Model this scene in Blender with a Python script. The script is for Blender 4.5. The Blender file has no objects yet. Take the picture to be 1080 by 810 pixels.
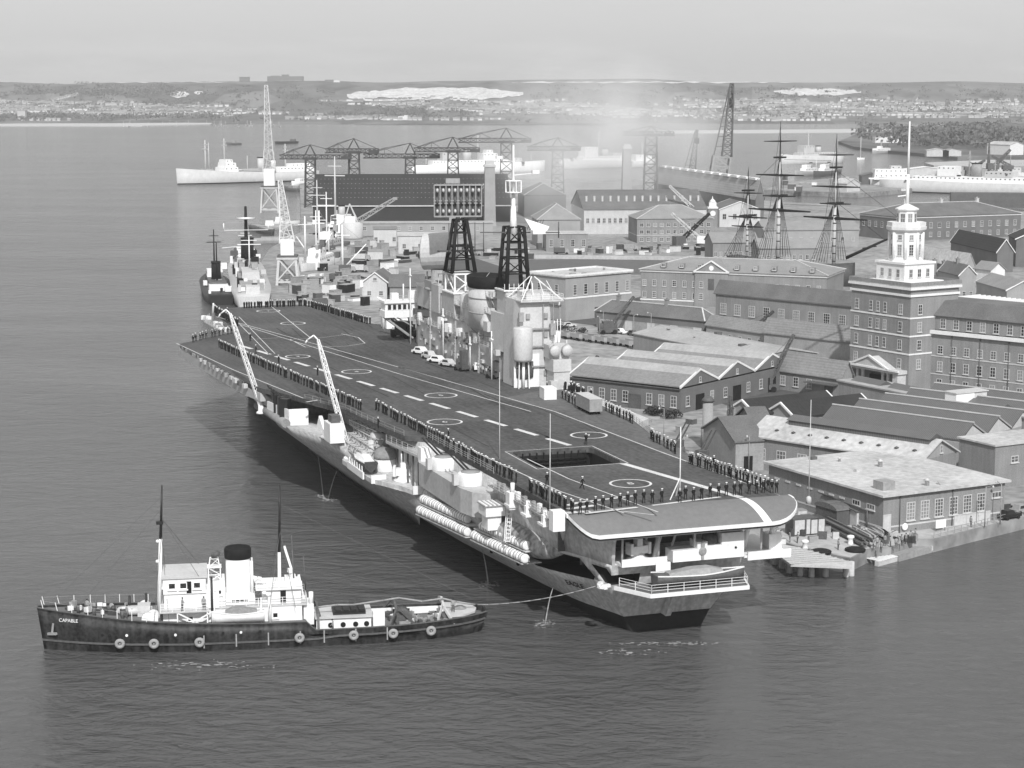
import bpy, bmesh, math, random
from mathutils import Vector, Matrix
random.seed(7)
R=math.radians
SC=bpy.context.scene
COL=SC.collection
# ------------------------------------------------------------------ camera
F_PX=2000.0; CAM_H=69.0; TILT=math.atan(305/F_PX)
cd=bpy.data.cameras.new('camera'); cam=bpy.data.objects.new('camera',cd); COL.objects.link(cam)
cam.location=(0,0,CAM_H); cam.rotation_euler=(math.pi/2-TILT,0,0)
cd.sensor_width=36.0; cd.lens=36.0*F_PX/1080.0; cd.clip_start=1.0; cd.clip_end=60000.0
SC.camera=cam
# ------------------------------------------------------------------ sky, sun, exposure
SUN_EL=41.0; SUN_AZ=172.0            # degrees, azimuth clockwise from +Y (north): behind the camera, to the right
w=bpy.data.worlds.new('World'); SC.world=w; w.use_nodes=True
nt=w.node_tree; nt.nodes.clear()
def N(t,k,**kw):
    n=t.nodes.new(k)
    for a,b in kw.items(): setattr(n,a,b)
    return n
out=N(nt,'ShaderNodeOutputWorld'); bg=N(nt,'ShaderNodeBackground'); bg.inputs[1].default_value=0.088
sky=N(nt,'ShaderNodeTexSky',sky_type='NISHITA',sun_disc=False)
sky.sun_elevation=R(SUN_EL); sky.sun_rotation=R(SUN_AZ); sky.altitude=50; sky.dust_density=2.0
bw=N(nt,'ShaderNodeRGBToBW')
tc=N(nt,'ShaderNodeTexCoord'); mp=N(nt,'ShaderNodeMapping'); mp.inputs['Scale'].default_value=(3.0,3.0,22.0)
cn=N(nt,'ShaderNodeTexNoise'); cn.inputs['Scale'].default_value=2.2; cn.inputs['Detail'].default_value=7; cn.inputs['Roughness'].default_value=0.58
cr=N(nt,'ShaderNodeMapRange'); cr.inputs[1].default_value=0.50; cr.inputs[2].default_value=0.74; cr.inputs[3].default_value=0.0; cr.inputs[4].default_value=1.0
mx=N(nt,'ShaderNodeMix',data_type='FLOAT'); 
cl=N(nt,'ShaderNodeMath',operation='MULTIPLY'); cl.inputs[1].default_value=0.26
L=nt.links.new
L(sky.outputs[0],bw.inputs[0]); L(tc.outputs['Generated'],mp.inputs[0]); L(mp.outputs[0],cn.inputs['Vector']); L(cn.outputs[0],cr.inputs[0])
ca=N(nt,'ShaderNodeMath',operation='ADD'); ca.inputs[1].default_value=0.72       # thin high cloud over the whole sky, thicker in streaks
L(cr.outputs[0],cl.inputs[0]); L(cl.outputs[0],ca.inputs[0]); L(ca.outputs[0],mx.inputs[0]); L(bw.outputs[0],mx.inputs[2]); mx.inputs[3].default_value=5.2
L(mx.outputs[0],bg.inputs[0]); L(bg.outputs[0],out.inputs[0])
sd=bpy.data.lights.new('sun','SUN'); sun=bpy.data.objects.new('sun',sd); COL.objects.link(sun)
sd.energy=2.6; sd.angle=R(0.6); sd.color=(1.0,1.0,1.0)
sun.rotation_euler=(R(90-SUN_EL),0,R(180-SUN_AZ)); sun.location=(0,0,300)
SC.view_settings.view_transform='Standard'; SC.view_settings.look='None'
SC.view_settings.exposure=0.62; SC.view_settings.gamma=1.0; SC.view_settings.use_curve_mapping=False
SC.cycles.max_bounces=6; SC.cycles.volume_bounces=3
# ------------------------------------------------------------------ pixel -> ground helpers (survey of the photograph)
_c,_s=math.cos(TILT),math.sin(TILT)
def ray(px,py):
    a=(px-540)/F_PX; b=(py-405)/F_PX
    return (a,_c-_s*b,-_s-_c*b)
def P(px,py,z=0.0):
    d=ray(px,py); t=(z-CAM_H)/d[2]
    return Vector((d[0]*t,d[1]*t,z))
def proj(x,y,z):
    dz=z-CAM_H; q=y*_c-dz*_s
    return 540+F_PX*x/q, 405-F_PX*(y*_s+dz*_c)/q
def zat(x,y,py):
    lo,hi=-30.0,200.0
    for _ in range(50):
        m=(lo+hi)/2
        if proj(x,y,m)[1]>py: lo=m
        else: hi=m
    return (lo+hi)/2
# ------------------------------------------------------------------ mesh kit
class MB:
    def __init__(s): s.v=[]; s.f=[]; s.m=[]; s.sm=[]; s.g=[]
    def add(s,vs,fs,mi=0,sm=False):
        s.g.append((len(s.v),len(s.f))); o=len(s.v); s.v.extend(tuple(p) for p in vs)
        for f in fs: s.f.append([i+o for i in f]); s.m.append(mi); s.sm.append(sm)
        return s
    def bx(s,x0,x1,y0,y1,z0,z1,mi=0):
        vs=[(x,y,z) for z in (z0,z1) for y in (y0,y1) for x in (x0,x1)]
        return s.add(vs,[(0,2,3,1),(4,5,7,6),(0,1,5,4),(2,6,7,3),(0,4,6,2),(1,3,7,5)],mi)
    def box(s,c,d,rz=0.0,mi=0):
        ca,sa=math.cos(rz),math.sin(rz); vs=[]
        for z in (-.5,.5):
            for y in (-.5,.5):
                for x in (-.5,.5):
                    X,Y=x*d[0],y*d[1]; vs.append((c[0]+X*ca-Y*sa,c[1]+X*sa+Y*ca,c[2]+z*d[2]))
        return s.add(vs,[(0,2,3,1),(4,5,7,6),(0,1,5,4),(2,6,7,3),(0,4,6,2),(1,3,7,5)],mi)
    def extr(s,poly,vec,mi=0):
        n=len(poly); a=[Vector(p) for p in poly]; v=Vector(vec)
        return s.add(a+[p+v for p in a],[list(range(n))[::-1],list(range(n,2*n))]+[(i,(i+1)%n,n+(i+1)%n,n+i) for i in range(n)],mi)
    def prism(s,poly,z0,z1,mi=0): return s.extr([(x,y,z0) for x,y in poly],(0,0,z1-z0),mi)
    def tube(s,p,q,r0,r1=None,n=8,mi=0,sm=True):
        p=Vector(p); q=Vector(q); r1=r0 if r1 is None else r1
        d=(q-p)
        if d.length<1e-6: return s
        d.normalize(); a=d.orthogonal().normalized(); b=d.cross(a)
        vs=[p+(a*math.cos(2*math.pi*i/n)+b*math.sin(2*math.pi*i/n))*r0 for i in range(n)]+[q+(a*math.cos(2*math.pi*i/n)+b*math.sin(2*math.pi*i/n))*r1 for i in range(n)]
        s.add(vs,[(i,(i+1)%n,n+(i+1)%n,n+i) for i in range(n)],mi,sm)
        o=len(s.v)-2*n
        s.f.append([o+i for i in range(n)][::-1]); s.m.append(mi); s.sm.append(False)
        s.f.append([o+n+i for i in range(n)]); s.m.append(mi); s.sm.append(False)
        return s
    def path(s,pts,r,n=6,mi=0):
        for a,b in zip(pts[:-1],pts[1:]): s.tube(a,b,r,r,n,mi)
        return s
    def bar(s,p,q,w,h=None,mi=0):
        h=w if h is None else h
        p=Vector(p); q=Vector(q); d=(q-p).normalized()
        up=Vector((0,0,1)) if abs(d.z)<.95 else Vector((1,0,0))
        a=d.cross(up).normalized()*w/2; b=d.cross(a).normalized()*h/2
        vs=[p-a-b,p+a-b,p+a+b,p-a+b,q-a-b,q+a-b,q+a+b,q-a+b]
        return s.add(vs,[(3,2,1,0),(4,5,6,7),(0,1,5,4),(1,2,6,5),(2,3,7,6),(3,0,4,7)],mi)
    def loft(s,rings,mi=0,sm=False,closed=True,caps=(True,True)):
        n=len(rings[0]); vs=[p for r in rings for p in r]; fs=[]
        k=n if closed else n-1
        for j in range(len(rings)-1):
            for i in range(k):
                fs.append((j*n+i,j*n+(i+1)%n,(j+1)*n+(i+1)%n,(j+1)*n+i))
        s.add(vs,fs,mi,sm); o=len(s.v)-len(vs)
        if caps[0]: s.f.append([o+i for i in range(n)][::-1]); s.m.append(mi); s.sm.append(False)
        if caps[1]: s.f.append([o+(len(rings)-1)*n+i for i in range(n)]); s.m.append(mi); s.sm.append(False)
        return s
    def lathe(s,c,prof,n=16,mi=0,sm=True,sx=1.0,sy=1.0):
        return s.loft([[(c[0]+r*sx*math.cos(2*math.pi*i/n),c[1]+r*sy*math.sin(2*math.pi*i/n),c[2]+z) for i in range(n)] for r,z in prof],mi,sm)
    def ball(s,c,r,n=8,mi=0):
        rx,ry,rz=(r,r,r) if isinstance(r,(int,float)) else r
        prof=[(max(.02,math.sin(math.pi*k/n)),-math.cos(math.pi*k/n)) for k in range(n+1)]
        return s.loft([[(c[0]+a*rx*math.cos(2*math.pi*i/(n+2)),c[1]+a*ry*math.sin(2*math.pi*i/(n+2)),c[2]+z*rz) for i in range(n+2)] for a,z in prof],mi,True)
    def lattice(s,p,q,w0,w1,n,r,mi=0,w0b=None,w1b=None,ax=None):
        p=Vector(p); q=Vector(q); d=(q-p).normalized()
        if ax is None: ax=Vector((0,0,1)) if abs(d.z)<.8 else Vector((1,0,0))
        a=d.cross(Vector(ax)).normalized(); b=d.cross(a).normalized()
        w0b=w0 if w0b is None else w0b; w1b=w1 if w1b is None else w1b
        cs=[]
        for k in range(n+1):
            t=k/n; c=p.lerp(q,t); wa=(w0+(w1-w0)*t)/2; wb=(w0b+(w1b-w0b)*t)/2
            cs.append([c+a*wa+b*wb,c-a*wa+b*wb,c-a*wa-b*wb,c+a*wa-b*wb])
        for i in range(4): s.bar(cs[0][i],cs[-1][i],r*1.5,None,mi)
        for k in range(n):
            for i in range(4):
                j=(i+1)%4
                if (k+i)%2: s.bar(cs[k][i],cs[k+1][j],r,None,mi)
                else: s.bar(cs[k][j],cs[k+1][i],r,None,mi)
                s.bar(cs[k+1][i],cs[k+1][j],r*.9,None,mi)
        return s
    def mesh(s,name,mats,weld=False):
        me=bpy.data.meshes.new(name); me.from_pydata(s.v,[],s.f)
        for m in (mats if isinstance(mats,(list,tuple)) else [mats]): me.materials.append(M[m] if isinstance(m,str) else m)
        me.polygons.foreach_set('material_index',s.m); me.polygons.foreach_set('use_smooth',s.sm)
        b=bmesh.new(); b.from_mesh(me)
        if weld: bmesh.ops.remove_doubles(b,verts=b.verts,dist=1e-4)
        bmesh.ops.recalc_face_normals(b,faces=b.faces); b.to_mesh(me); b.free()
        me.update(); return me
    def build(s,name,mats,parent=None,loc=(0,0,0),rz=0.0,label=None,kind=None,weld=False):
        return link(name,s.mesh(name,mats,weld),parent,loc,rz,label,kind)
def each(mb,name,mats,parent=None):
    """one object for every piece added to the kit"""
    g=mb.g+[(len(mb.v),len(mb.f))]
    for (v0,f0),(v1,f1) in zip(g[:-1],g[1:]):
        q=MB(); q.v=mb.v[v0:v1]; q.f=[[i-v0 for i in f] for f in mb.f[f0:f1]]; q.m=mb.m[f0:f1]; q.sm=mb.sm[f0:f1]; ms=mats if isinstance(mats,(list,tuple)) else [mats]
        k=q.m[0]; q.m=[0]*len(q.m); q.build(name,[ms[k]],parent)
def link(name,me,parent=None,loc=(0,0,0),rz=0.0,label=None,kind=None):
    o=bpy.data.objects.new(name,me); COL.objects.link(o); o.location=loc; o.rotation_euler=(0,0,rz)
    if parent is not None: o.parent=parent
    if label: o['label']=label
    if kind: o['kind']=kind
    return o
def thing(name,label,cat,loc=(0,0,0),rz=0.0,group=None):
    o=bpy.data.objects.new(name,None); COL.objects.link(o); o.location=loc; o.rotation_euler=(0,0,rz)
    o.empty_display_size=.5
    return tag(o,label,cat,group)
def tag(o,label,cat,group=None,kind=None):
    o['label']=label; o['category']=cat
    if group: o['group']=group
    if kind: o['kind']=kind
    return o
def dup(root,loc,rz,label=None,group=None):
    r=root.copy(); COL.objects.link(r); r.location=loc; r.rotation_euler=(0,0,rz)
    if label: r['label']=label
    if group: r['group']=group
    for ch in list(root.children):
        c=ch.copy(); COL.objects.link(c); c.parent=r
        for g in ch.children:
            d=g.copy(); COL.objects.link(d); d.parent=c
    return r
# ------------------------------------------------------------------ materials (a black and white photograph: greys only)
M={}
def mat(name,val,rough=.75,var=.14,sc=.35,fine=3.0,metal=0.0,bands=None,streak=0.0,bump=0.0,spec=.3,wear=0.0):
    m=bpy.data.materials.new(name); m.use_nodes=True; t=m.node_tree; b=t.nodes['Principled BSDF']; K=t.links.new
    b.inputs['Roughness'].default_value=rough; b.inputs['Metallic'].default_value=metal; b.inputs['Specular IOR Level'].default_value=spec
    c=N(t,'ShaderNodeTexCoord'); n1=N(t,'ShaderNodeTexNoise'); n1.inputs['Scale'].default_value=sc; n1.inputs['Detail'].default_value=6; n1.inputs['Roughness'].default_value=.62
    n2=N(t,'ShaderNodeTexNoise'); n2.inputs['Scale'].default_value=fine; n2.inputs['Detail'].default_value=4
    K(c.outputs['Object'],n1.inputs['Vector']); K(c.outputs['Object'],n2.inputs['Vector'])
    ad=N(t,'ShaderNodeMath',operation='ADD'); K(n1.outputs[0],ad.inputs[0]); K(n2.outputs[0],ad.inputs[1]); last=ad.outputs[0]
    lo,hi=.72,1.28
    if streak:
        mp=N(t,'ShaderNodeMapping'); mp.inputs['Scale'].default_value=(1.6,1.6,.12); n3=N(t,'ShaderNodeTexNoise'); n3.inputs['Scale'].default_value=1.0; n3.inputs['Detail'].default_value=5
        K(c.outputs['Object'],mp.inputs[0]); K(mp.outputs[0],n3.inputs['Vector'])
        mm=N(t,'ShaderNodeMath',operation='MULTIPLY_ADD'); mm.inputs[1].default_value=streak; K(n3.outputs[0],mm.inputs[0]); K(last,mm.inputs[2]); last=mm.outputs[0]; lo+=streak*.5; hi+=streak*.5
    if wear:      # tyre tracks and drips drawn out along the deck
        mp=N(t,'ShaderNodeMapping'); mp.inputs['Scale'].default_value=(1.1,.045,1); n4=N(t,'ShaderNodeTexNoise'); n4.inputs['Scale'].default_value=1.0; n4.inputs['Detail'].default_value=7; n4.inputs['Roughness'].default_value=.7
        K(c.outputs['Object'],mp.inputs[0]); K(mp.outputs[0],n4.inputs['Vector'])
        mm=N(t,'ShaderNodeMath',operation='MULTIPLY_ADD'); mm.inputs[1].default_value=wear; K(n4.outputs[0],mm.inputs[0]); K(last,mm.inputs[2]); last=mm.outputs[0]; lo+=wear*.5; hi+=wear*.5
    if bands:
        ax,bs,ba=bands
        wv=N(t,'ShaderNodeTexWave',bands_direction=ax); wv.inputs['Scale'].default_value=bs; wv.inputs['Distortion'].default_value=.6
        K(c.outputs['Object'],wv.inputs['Vector'])
        mm=N(t,'ShaderNodeMath',operation='MULTIPLY_ADD'); mm.inputs[1].default_value=ba; K(wv.outputs['Fac'],mm.inputs[0]); K(last,mm.inputs[2]); last=mm.outputs[0]; lo+=ba*.5; hi+=ba*.5
    mr=N(t,'ShaderNodeMapRange'); mr.inputs[1].default_value=lo; mr.inputs[2].default_value=hi; mr.inputs[3].default_value=val*(1-var); mr.inputs[4].default_value=min(.92,val*(1+var))
    K(last,mr.inputs[0]); K(mr.outputs[0],b.inputs['Base Color'])
    if bump:
        bp=N(t,'ShaderNodeBump'); bp.inputs['Strength'].default_value=bump; bp.inputs['Distance'].default_value=.1; K(n2.outputs[0],bp.inputs['Height']); K(bp.outputs[0],b.inputs['Normal'])
    M[name]=m; return m
mat('hull_grey',.50,.55,.26,.10,1.6,streak=.9)
mat('upper_grey',.43,.6,.14,.3,2,streak=.4)
mat('boot_black',.018,.6,.3,.2,2)
mat('deck_dark',.076,.85,.42,.05,1.6,wear=.9)
mat('deck_round',.17,.8,.10,.15,1.5)
mat('platform_grey',.16,.8,.2,.4,2)
mat('white_paint',.80,.5,.08,.4,2.5,streak=.25)
mat('pale_grey',.52,.55,.12,.3,2.5,streak=.3)
mat('mid_grey',.30,.6,.18,.3,2.5,streak=.2)
mat('dark_grey',.10,.6,.25,.4,3)
mat('black_paint',.022,.45,.3,.5,3)
mat('tug_black',.028,.55,.7,.35,2.5,streak=1.2)
mat('soot_and_shade',.012,.8,.3,.6,3)  # near-black for sooty and black parts; also paints shade inside recesses
mat('steel_dark',.06,.5,.3,.6,3)
mat('line_white',.60,.8,.22,.5,3)
mat('glass_mid',.11,.12,.35,.6,3,spec=.5)
mat('glass_dark',.025,.08,.2,.5,2,spec=.5)
mat('canvas',.24,.9,.2,.8,4)
mat('wood_pale',.34,.85,.22,.6,5)
mat('wood_dark',.12,.85,.3,.6,5)
mat('rope',.30,.9,.2,2,8)
mat('cloth_navy',.012,.9,.25,3,9)
mat('skin',.38,.6,.1,4,9)
mat('cap_white',.85,.7,.05,4,9)
mat('cloth_grey',.10,.9,.3,3,9)
mat('brick',.235,.9,.24,.12,5,streak=.5)
mat('brick_dark',.145,.9,.2,.18,4,streak=.3)
mat('brick_pale',.31,.9,.16,.18,4,streak=.3)
mat('stone_white',.72,.8,.10,.4,3,streak=.3)
mat('stone_pale',.5,.85,.14,.4,3,streak=.3)
mat('slate',.135,.75,.3,.14,4,bands=('Z',3.0,.25))
mat('slate_pale',.25,.8,.16,.2,3,bands=('Z',3.0,.2))
mat('roof_felt',.46,.85,.26,.09,1.0)
mat('sheet_pale',.36,.75,.18,.12,1.2,bands=('X',.9,.25))
mat('sheet_grey',.22,.8,.2,.14,1.5,bands=('X',.9,.25))
mat('sheet_dark',.032,.8,.25,.1,1.5,bands=('X',.5,.2))
mat('glass_roof',.12,.35,.25,.15,2,bands=('Y',.9,.9))
mat('concrete',.42,.9,.2,.06,.9)
mat('quay_ground',.26,.95,.45,.03,.35)
mat('asphalt',.09,.95,.2,.05,.9)
mat('rail_steel',.26,.5,.2,1,4)
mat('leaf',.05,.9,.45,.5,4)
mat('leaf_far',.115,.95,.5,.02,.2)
mat('bark',.09,.9,.3,1,5)
mat('chalk',.62,.9,.42,.03,.12)
# ------------------------------------------------------------------ window kit: frame with glazing bars, pane as its child
WC={}; WR=random.Random(99)
mat('glass_pale',.24,.15,.3,.6,3,spec=.5)
def window_meshes(wd,ht,nx,ny,fm,pm):
    k=(round(wd,2),round(ht,2),nx,ny,fm,pm)
    if k not in WC:
        a=MB(); fr=min(.13,wd*.11); y0,y1=.04,-.07
        a.bx(-wd/2,-wd/2+fr,y1,y0,0,ht); a.bx(wd/2-fr,wd/2,y1,y0,0,ht); a.bx(-wd/2+fr,wd/2-fr,y1,y0,ht-fr,ht); a.bx(-wd/2+fr,wd/2-fr,y1,y0,0,fr)
        for i in range(1,nx): x=-wd/2+wd*i/nx; a.bx(x-.05,x+.05,y1+.02,y0,fr,ht-fr)
        for i in range(1,ny): z=ht*i/ny; a.bx(-wd/2+fr,wd/2-fr,y1+.022,y0,z-.045,z+.045)
        a.bx(-wd/2-.12,wd/2+.12,-.2,.03,-.16,-.002)
        b=MB(); b.bx(-wd/2+fr*.5,wd/2-fr*.5,-.03,.03,fr*.5,ht-fr*.5)
        WC[k]=(a.mesh('window',[fm]),b.mesh('pane',[pm]))
    return WC[k]
def window(parent,x,y,z,rz,wd,ht,nx=2,ny=3,fm='stone_pale',pm='glass_mid'):
    if pm=='glass_mid': pm=WR.choice(('glass_mid','glass_mid','glass_dark','glass_pale'))
    f,p=window_meshes(wd,ht,nx,ny,fm,pm)
    o=link('window',f,parent,(x,y,z),rz); link('pane',p,o); return o
# ------------------------------------------------------------------ building kit: three eaves corners seen in the photograph
class Bld:
    def __init__(s,name,label,cat,pl,pc,pr,zt,zg=2.0,ang=None,wid=None,length=None,group=None):
        Cn=P(pc[0],pc[1],zt)
        if ang is None:
            A=P(pl[0],pl[1],zt); d=A-Cn; s.L=math.hypot(d.x,d.y); ya=math.atan2(d.y,d.x)
        else:
            ya=R(ang); s.L=s._along(Cn,ya,pl[0],zt) if length is None else length
        s.ang=ya-math.pi/2
        s.W=s._along(Cn,s.ang,pr[0],zt) if wid is None else wid
        s.H=zt-zg; s.C=Cn
        s.root=thing(name,label,cat,(Cn.x,Cn.y,zg),s.ang,group); s.zg=zg
    @staticmethod
    def _along(C,a,px,z):
        lo,hi=0.0,400.0; sg=1 if proj(C.x+math.cos(a),C.y+math.sin(a),z)[0]>proj(C.x,C.y,z)[0] else -1
        for _ in range(50):
            m=(lo+hi)/2
            if sg*(proj(C.x+m*math.cos(a),C.y+m*math.sin(a),z)[0]-px)<0: lo=m
            else: hi=m
        return (lo+hi)/2
    def walls(s,m='brick',trim=None,top=0.0,name='wall'):
        a=MB(); a.bx(0,s.W,0,s.L,-.5,s.H+top); o=a.build(name,[m],s.root); s.wall=o; return o
    def band(s,z,h=.35,p=.12,m='stone_pale',name='string_course'):
        a=MB()
        a.bx(-p,s.W+p,-p,.02,z,z+h); a.bx(-p,.02,.02,s.L+p,z,z+h); return a.build(name,[m],s.root)
    def winR(s,n,z,wd,ht,u0=.06,u1=.94,nx=2,ny=3,fm='stone_pale',pm='glass_mid',skip=()):
        for i in range(n):
            if i in skip: continue
            u=s.W*(u0+(u1-u0)*(i/(n-1) if n>1 else .5)); window(s.root,u,-.01,z,0,wd,ht,nx,ny,fm,pm)
    def winL(s,n,z,wd,ht,u0=.06,u1=.94,nx=2,ny=3,fm='stone_pale',pm='glass_mid',skip=()):
        for i in range(n):
            if i in skip: continue
            u=s.L*(u0+(u1-u0)*(i/(n-1) if n>1 else .5)); window(s.root,-.01,u,z,-math.pi/2,wd,ht,nx,ny,fm,pm)
    def flat(s,m='roof_felt',ov=.35,th=.4,par=0.0,pm='stone_pale'):
        a=MB(); a.bx(-ov,s.W+ov,-ov,s.L+ov,s.H+.01,s.H+.01+th)
        o=a.build('roof',[m],s.root)
        if par:
            b=MB(); z=s.H+th+.012
            b.bx(-ov,s.W+ov,-ov,-ov+.35,z,z+par); b.bx(-ov,s.W+ov,s.L+ov-.35,s.L+ov,z,z+par); b.bx(-ov,-ov+.35,-ov+.35,s.L+ov-.35,z,z+par); b.bx(s.W+ov-.35,s.W+ov,-ov+.35,s.L+ov-.35,z,z+par)
            b.build('parapet',[pm],s.root)
        return o
    def gable(s,rise,axis='y',m='slate',ov=.4,wm='brick',barge=None,x0=0,x1=None,y0=0,y1=None,bm='stone_white'):
        x1=s.W if x1 is None else x1; y1=s.L if y1 is None else y1; th=.25; H=s.H
        def T(a,b,z): return (a,b,z) if axis=='y' else (b,a,z)
        if axis=='y': A0,A1,B0,B1=x0,x1,y0,y1
        else: A0,A1,B0,B1=y0,y1,x0,x1
        mid=(A0+A1)/2; hw=(A1-A0)/2; k=rise/hw
        g=MB(); g.extr([T(A0,B0+.01,H-.02),T(A1,B0+.01,H-.02),T(mid,B0+.01,H+rise-.03)],Vector(T(0,B1-B0-.02,0))); g.build('gable_wall',[wm],s.root)
        r=MB()
        for sg in (-1,1):
            e=mid+sg*(hw+ov); ze=H-k*ov+.03; zr=H+rise+.03
            r.extr([T(e,B0-ov,ze),T(mid+sg*.005,B0-ov,zr),T(mid+sg*.005,B0-ov,zr+th),T(e,B0-ov,ze+th)],Vector(T(0,B1-B0+2*ov,0)))
        o=r.build('roof',[m],s.root)
        if barge:
            for e0 in (B0-ov-.06,B1+ov-.3):
                b=MB()
                for sg in (-1,1):
                    e=mid+sg*(hw+ov+.1); ze=H-k*ov; zr=H+rise
                    b.extr([T(e,e0,ze-.15),T(mid+sg*.008,e0,zr-.1),T(mid+sg*.008,e0,zr+barge),T(e,e0,ze+barge)],Vector(T(0,.36,0)))
                b.build('coping',[bm],s.root)
        return o
    def hip(s,rise,m='slate',ov=.4,ins=None,trim=True,flat=0.0,tm='stone_pale'):
        hw=min(s.W,s.L)/2; ins=hw if ins is None else ins; H=s.H+.02
        a=MB(); lo=[(-ov,-ov,H),(s.W+ov,-ov,H),(s.W+ov,s.L+ov,H),(-ov,s.L+ov,H)]
        q=.02+flat
        if s.W>=s.L: t=[(ins,s.L/2-q,H+rise),(s.W-ins,s.L/2-q,H+rise),(s.W-ins,s.L/2+q,H+rise),(ins,s.L/2+q,H+rise)]
        else: t=[(s.W/2-q,ins,H+rise),(s.W/2+q,ins,H+rise),(s.W/2+q,s.L-ins,H+rise),(s.W/2-q,s.L-ins,H+rise)]
        a.loft([lo,t]); o=a.build('roof',[m],s.root)
        if trim:
            b=MB()
            for i in range(4): b.bar(Vector(lo[i])+Vector((0,0,.1)),Vector(t[i])+Vector((0,0,.1)),.4,.25)
            b.bar(Vector(t[0])+Vector((0,q,.12)),Vector(t[1 if s.W>=s.L else 3])+Vector((0,q if s.W>=s.L else 0,.12)),.4,.25)
            b.build('ridge_tiles',[tm],s.root)
        return o
    def rooftop(s,n,seed,z=None):
        rr=random.Random(seed); z=s.H+.4 if z is None else z
        for k in range(n):
            x,y=rr.uniform(.15,.85)*s.W,rr.uniform(.06,.94)*s.L; a=MB(); w_=rr.uniform(.3,.9)
            if rr.random()<.5: a.lathe((x,y,z),[(w_*.5,-.6),(w_*.45,w_),(w_*.8,w_*1.1),(.02,w_*1.5)],8)
            else: a.bx(x-w_,x+w_,y-w_*.7,y+w_*.7,z-.6,z+w_*.8)
            a.build('roof_vent',[rr.choice(('mid_grey','dark_grey','pale_grey'))],s.root)
    def chimney(s,x,y,z,h,w=1.0,m='brick'):
        a=MB(); a.bx(x-w/2,x+w/2,y-w/2,y+w/2,z,z+h); a.bx(x-w/2-.12,x+w/2+.12,y-w/2-.12,y+w/2+.12,z+h,z+h+.25)
        for k in (-1,1): a.tube((x,y+k*w*.22,z+h+.25),(x,y+k*w*.22,z+h+.8),.15,.12)
        a.build('chimney',[m],s.root)
    def doorR(s,u,wd,ht,m='dark_grey',z=0):
        a=MB(); a.bx(u-wd/2,u+wd/2,-.09,.03,z,z+ht); a.bx(u-wd/2-.15,u-wd/2,-.13,.03,z,z+ht+.15); a.bx(u+wd/2,u+wd/2+.15,-.13,.03,z,z+ht+.15); a.bx(u-wd/2,u+wd/2,-.13,.03,z+ht,z+ht+.15); return a.build('door',[m],s.root)
    def doorL(s,u,wd,ht,m='dark_grey',z=0):
        a=MB(); a.bx(-.09,.03,u-wd/2,u+wd/2,z,z+ht); a.bx(-.13,.03,u-wd/2-.15,u-wd/2,z,z+ht+.15); a.bx(-.13,.03,u+wd/2,u+wd/2+.15,z,z+ht+.15); a.bx(-.13,.03,u-wd/2,u+wd/2,z+ht,z+ht+.15); return a.build('door',[m],s.root)
# ================================================================== SETTING: water, dockyard ground
def water():
    m=bpy.data.materials.new('harbour_water'); m.use_nodes=True; t=m.node_tree; b=t.nodes['Principled BSDF']; K=t.links.new
    b.inputs['Base Color'].default_value=(.085,.085,.085,1); b.inputs['Roughness'].default_value=.10; b.inputs['IOR'].default_value=1.33
    c=N(t,'ShaderNodeTexCoord')
    def nz(sc,det,mapx,mapy,dist=0,ro=.6):
        mp=N(t,'ShaderNodeMapping'); mp.inputs['Scale'].default_value=(mapx,mapy,1); mp.inputs['Rotation'].default_value=(0,0,.18)
        n=N(t,'ShaderNodeTexNoise'); n.inputs['Scale'].default_value=sc; n.inputs['Detail'].default_value=det; n.inputs['Roughness'].default_value=ro; n.inputs['Distortion'].default_value=dist
        K(c.outputs['Object'],mp.inputs[0]); K(mp.outputs[0],n.inputs['Vector']); return n
    a=nz(.55,6,.62,1.0,.4,.62); d=nz(.11,4,.55,1.0,.6); e=nz(.012,4,.35,1.3,.8)
    s1=N(t,'ShaderNodeMath',operation='MULTIPLY_ADD'); s1.inputs[1].default_value=2.2; K(d.outputs[0],s1.inputs[0]); K(a.outputs[0],s1.inputs[2])
    bp=N(t,'ShaderNodeBump'); bp.inputs['Distance'].default_value=.85; K(s1.outputs[0],bp.inputs['Height'])
    mr=N(t,'ShaderNodeMapRange'); mr.inputs[1].default_value=.35; mr.inputs[2].default_value=.65; mr.inputs[3].default_value=.45; mr.inputs[4].default_value=.95
    K(e.outputs[0],mr.inputs[0]); K(mr.outputs[0],bp.inputs['Strength']); K(bp.outputs[0],b.inputs['Normal'])
    M['water']=m
water()
g=MB(); g.add([(-4600,-200,0),(4600,-200,0),(4600,5200,0),(-4600,5200,0)],[(0,1,2,3)]); g.build('harbour_water',['water'],kind='structure')
# carrier frame: X to starboard (t), Y forward (s)
CO=(20.7,239.0); CU=(-.3269,.9451); CV=(.9451,.3269); CRZ=math.atan2(CV[1],CV[0])
def W(t,s,z=0.0): return Vector((CO[0]+s*CU[0]+t*CV[0],CO[1]+s*CU[1]+t*CV[1],z))
def Cc(px,py,z=17.0):
    q=P(px,py,z); x=q.x-CO[0]; y=q.y-CO[1]; return (x*CV[0]+y*CV[1],x*CU[0]+y*CU[1])
QZ=2.0
def pg(*pts,z=QZ): return [tuple(P(px,py,z)[:2]) for px,py in pts]
quay=[tuple(W(20.5,46)[:2]),tuple(W(20.5,262)[:2])]
quay+=pg((268,318),(262,300),(284,262),(318,244),(316,190),(330,186),(700,190),(752,205),(800,211),(905,217),(1010,222),(1300,226))
quay+=[(420,700),(330,380),(130,335)]
quay+=pg((1180,522),(1082,545),(1020,560),(985,569),(966,569),(940,577),(915,580),(897,589),(845,577.5),(812,567))
quay+=[tuple(W(26,37)[:2]),tuple(W(20.5,44)[:2])]
a=MB(); a.prism(quay,-4,QZ); a.build('dockyard_ground',['quay_ground'],kind='structure')
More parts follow.
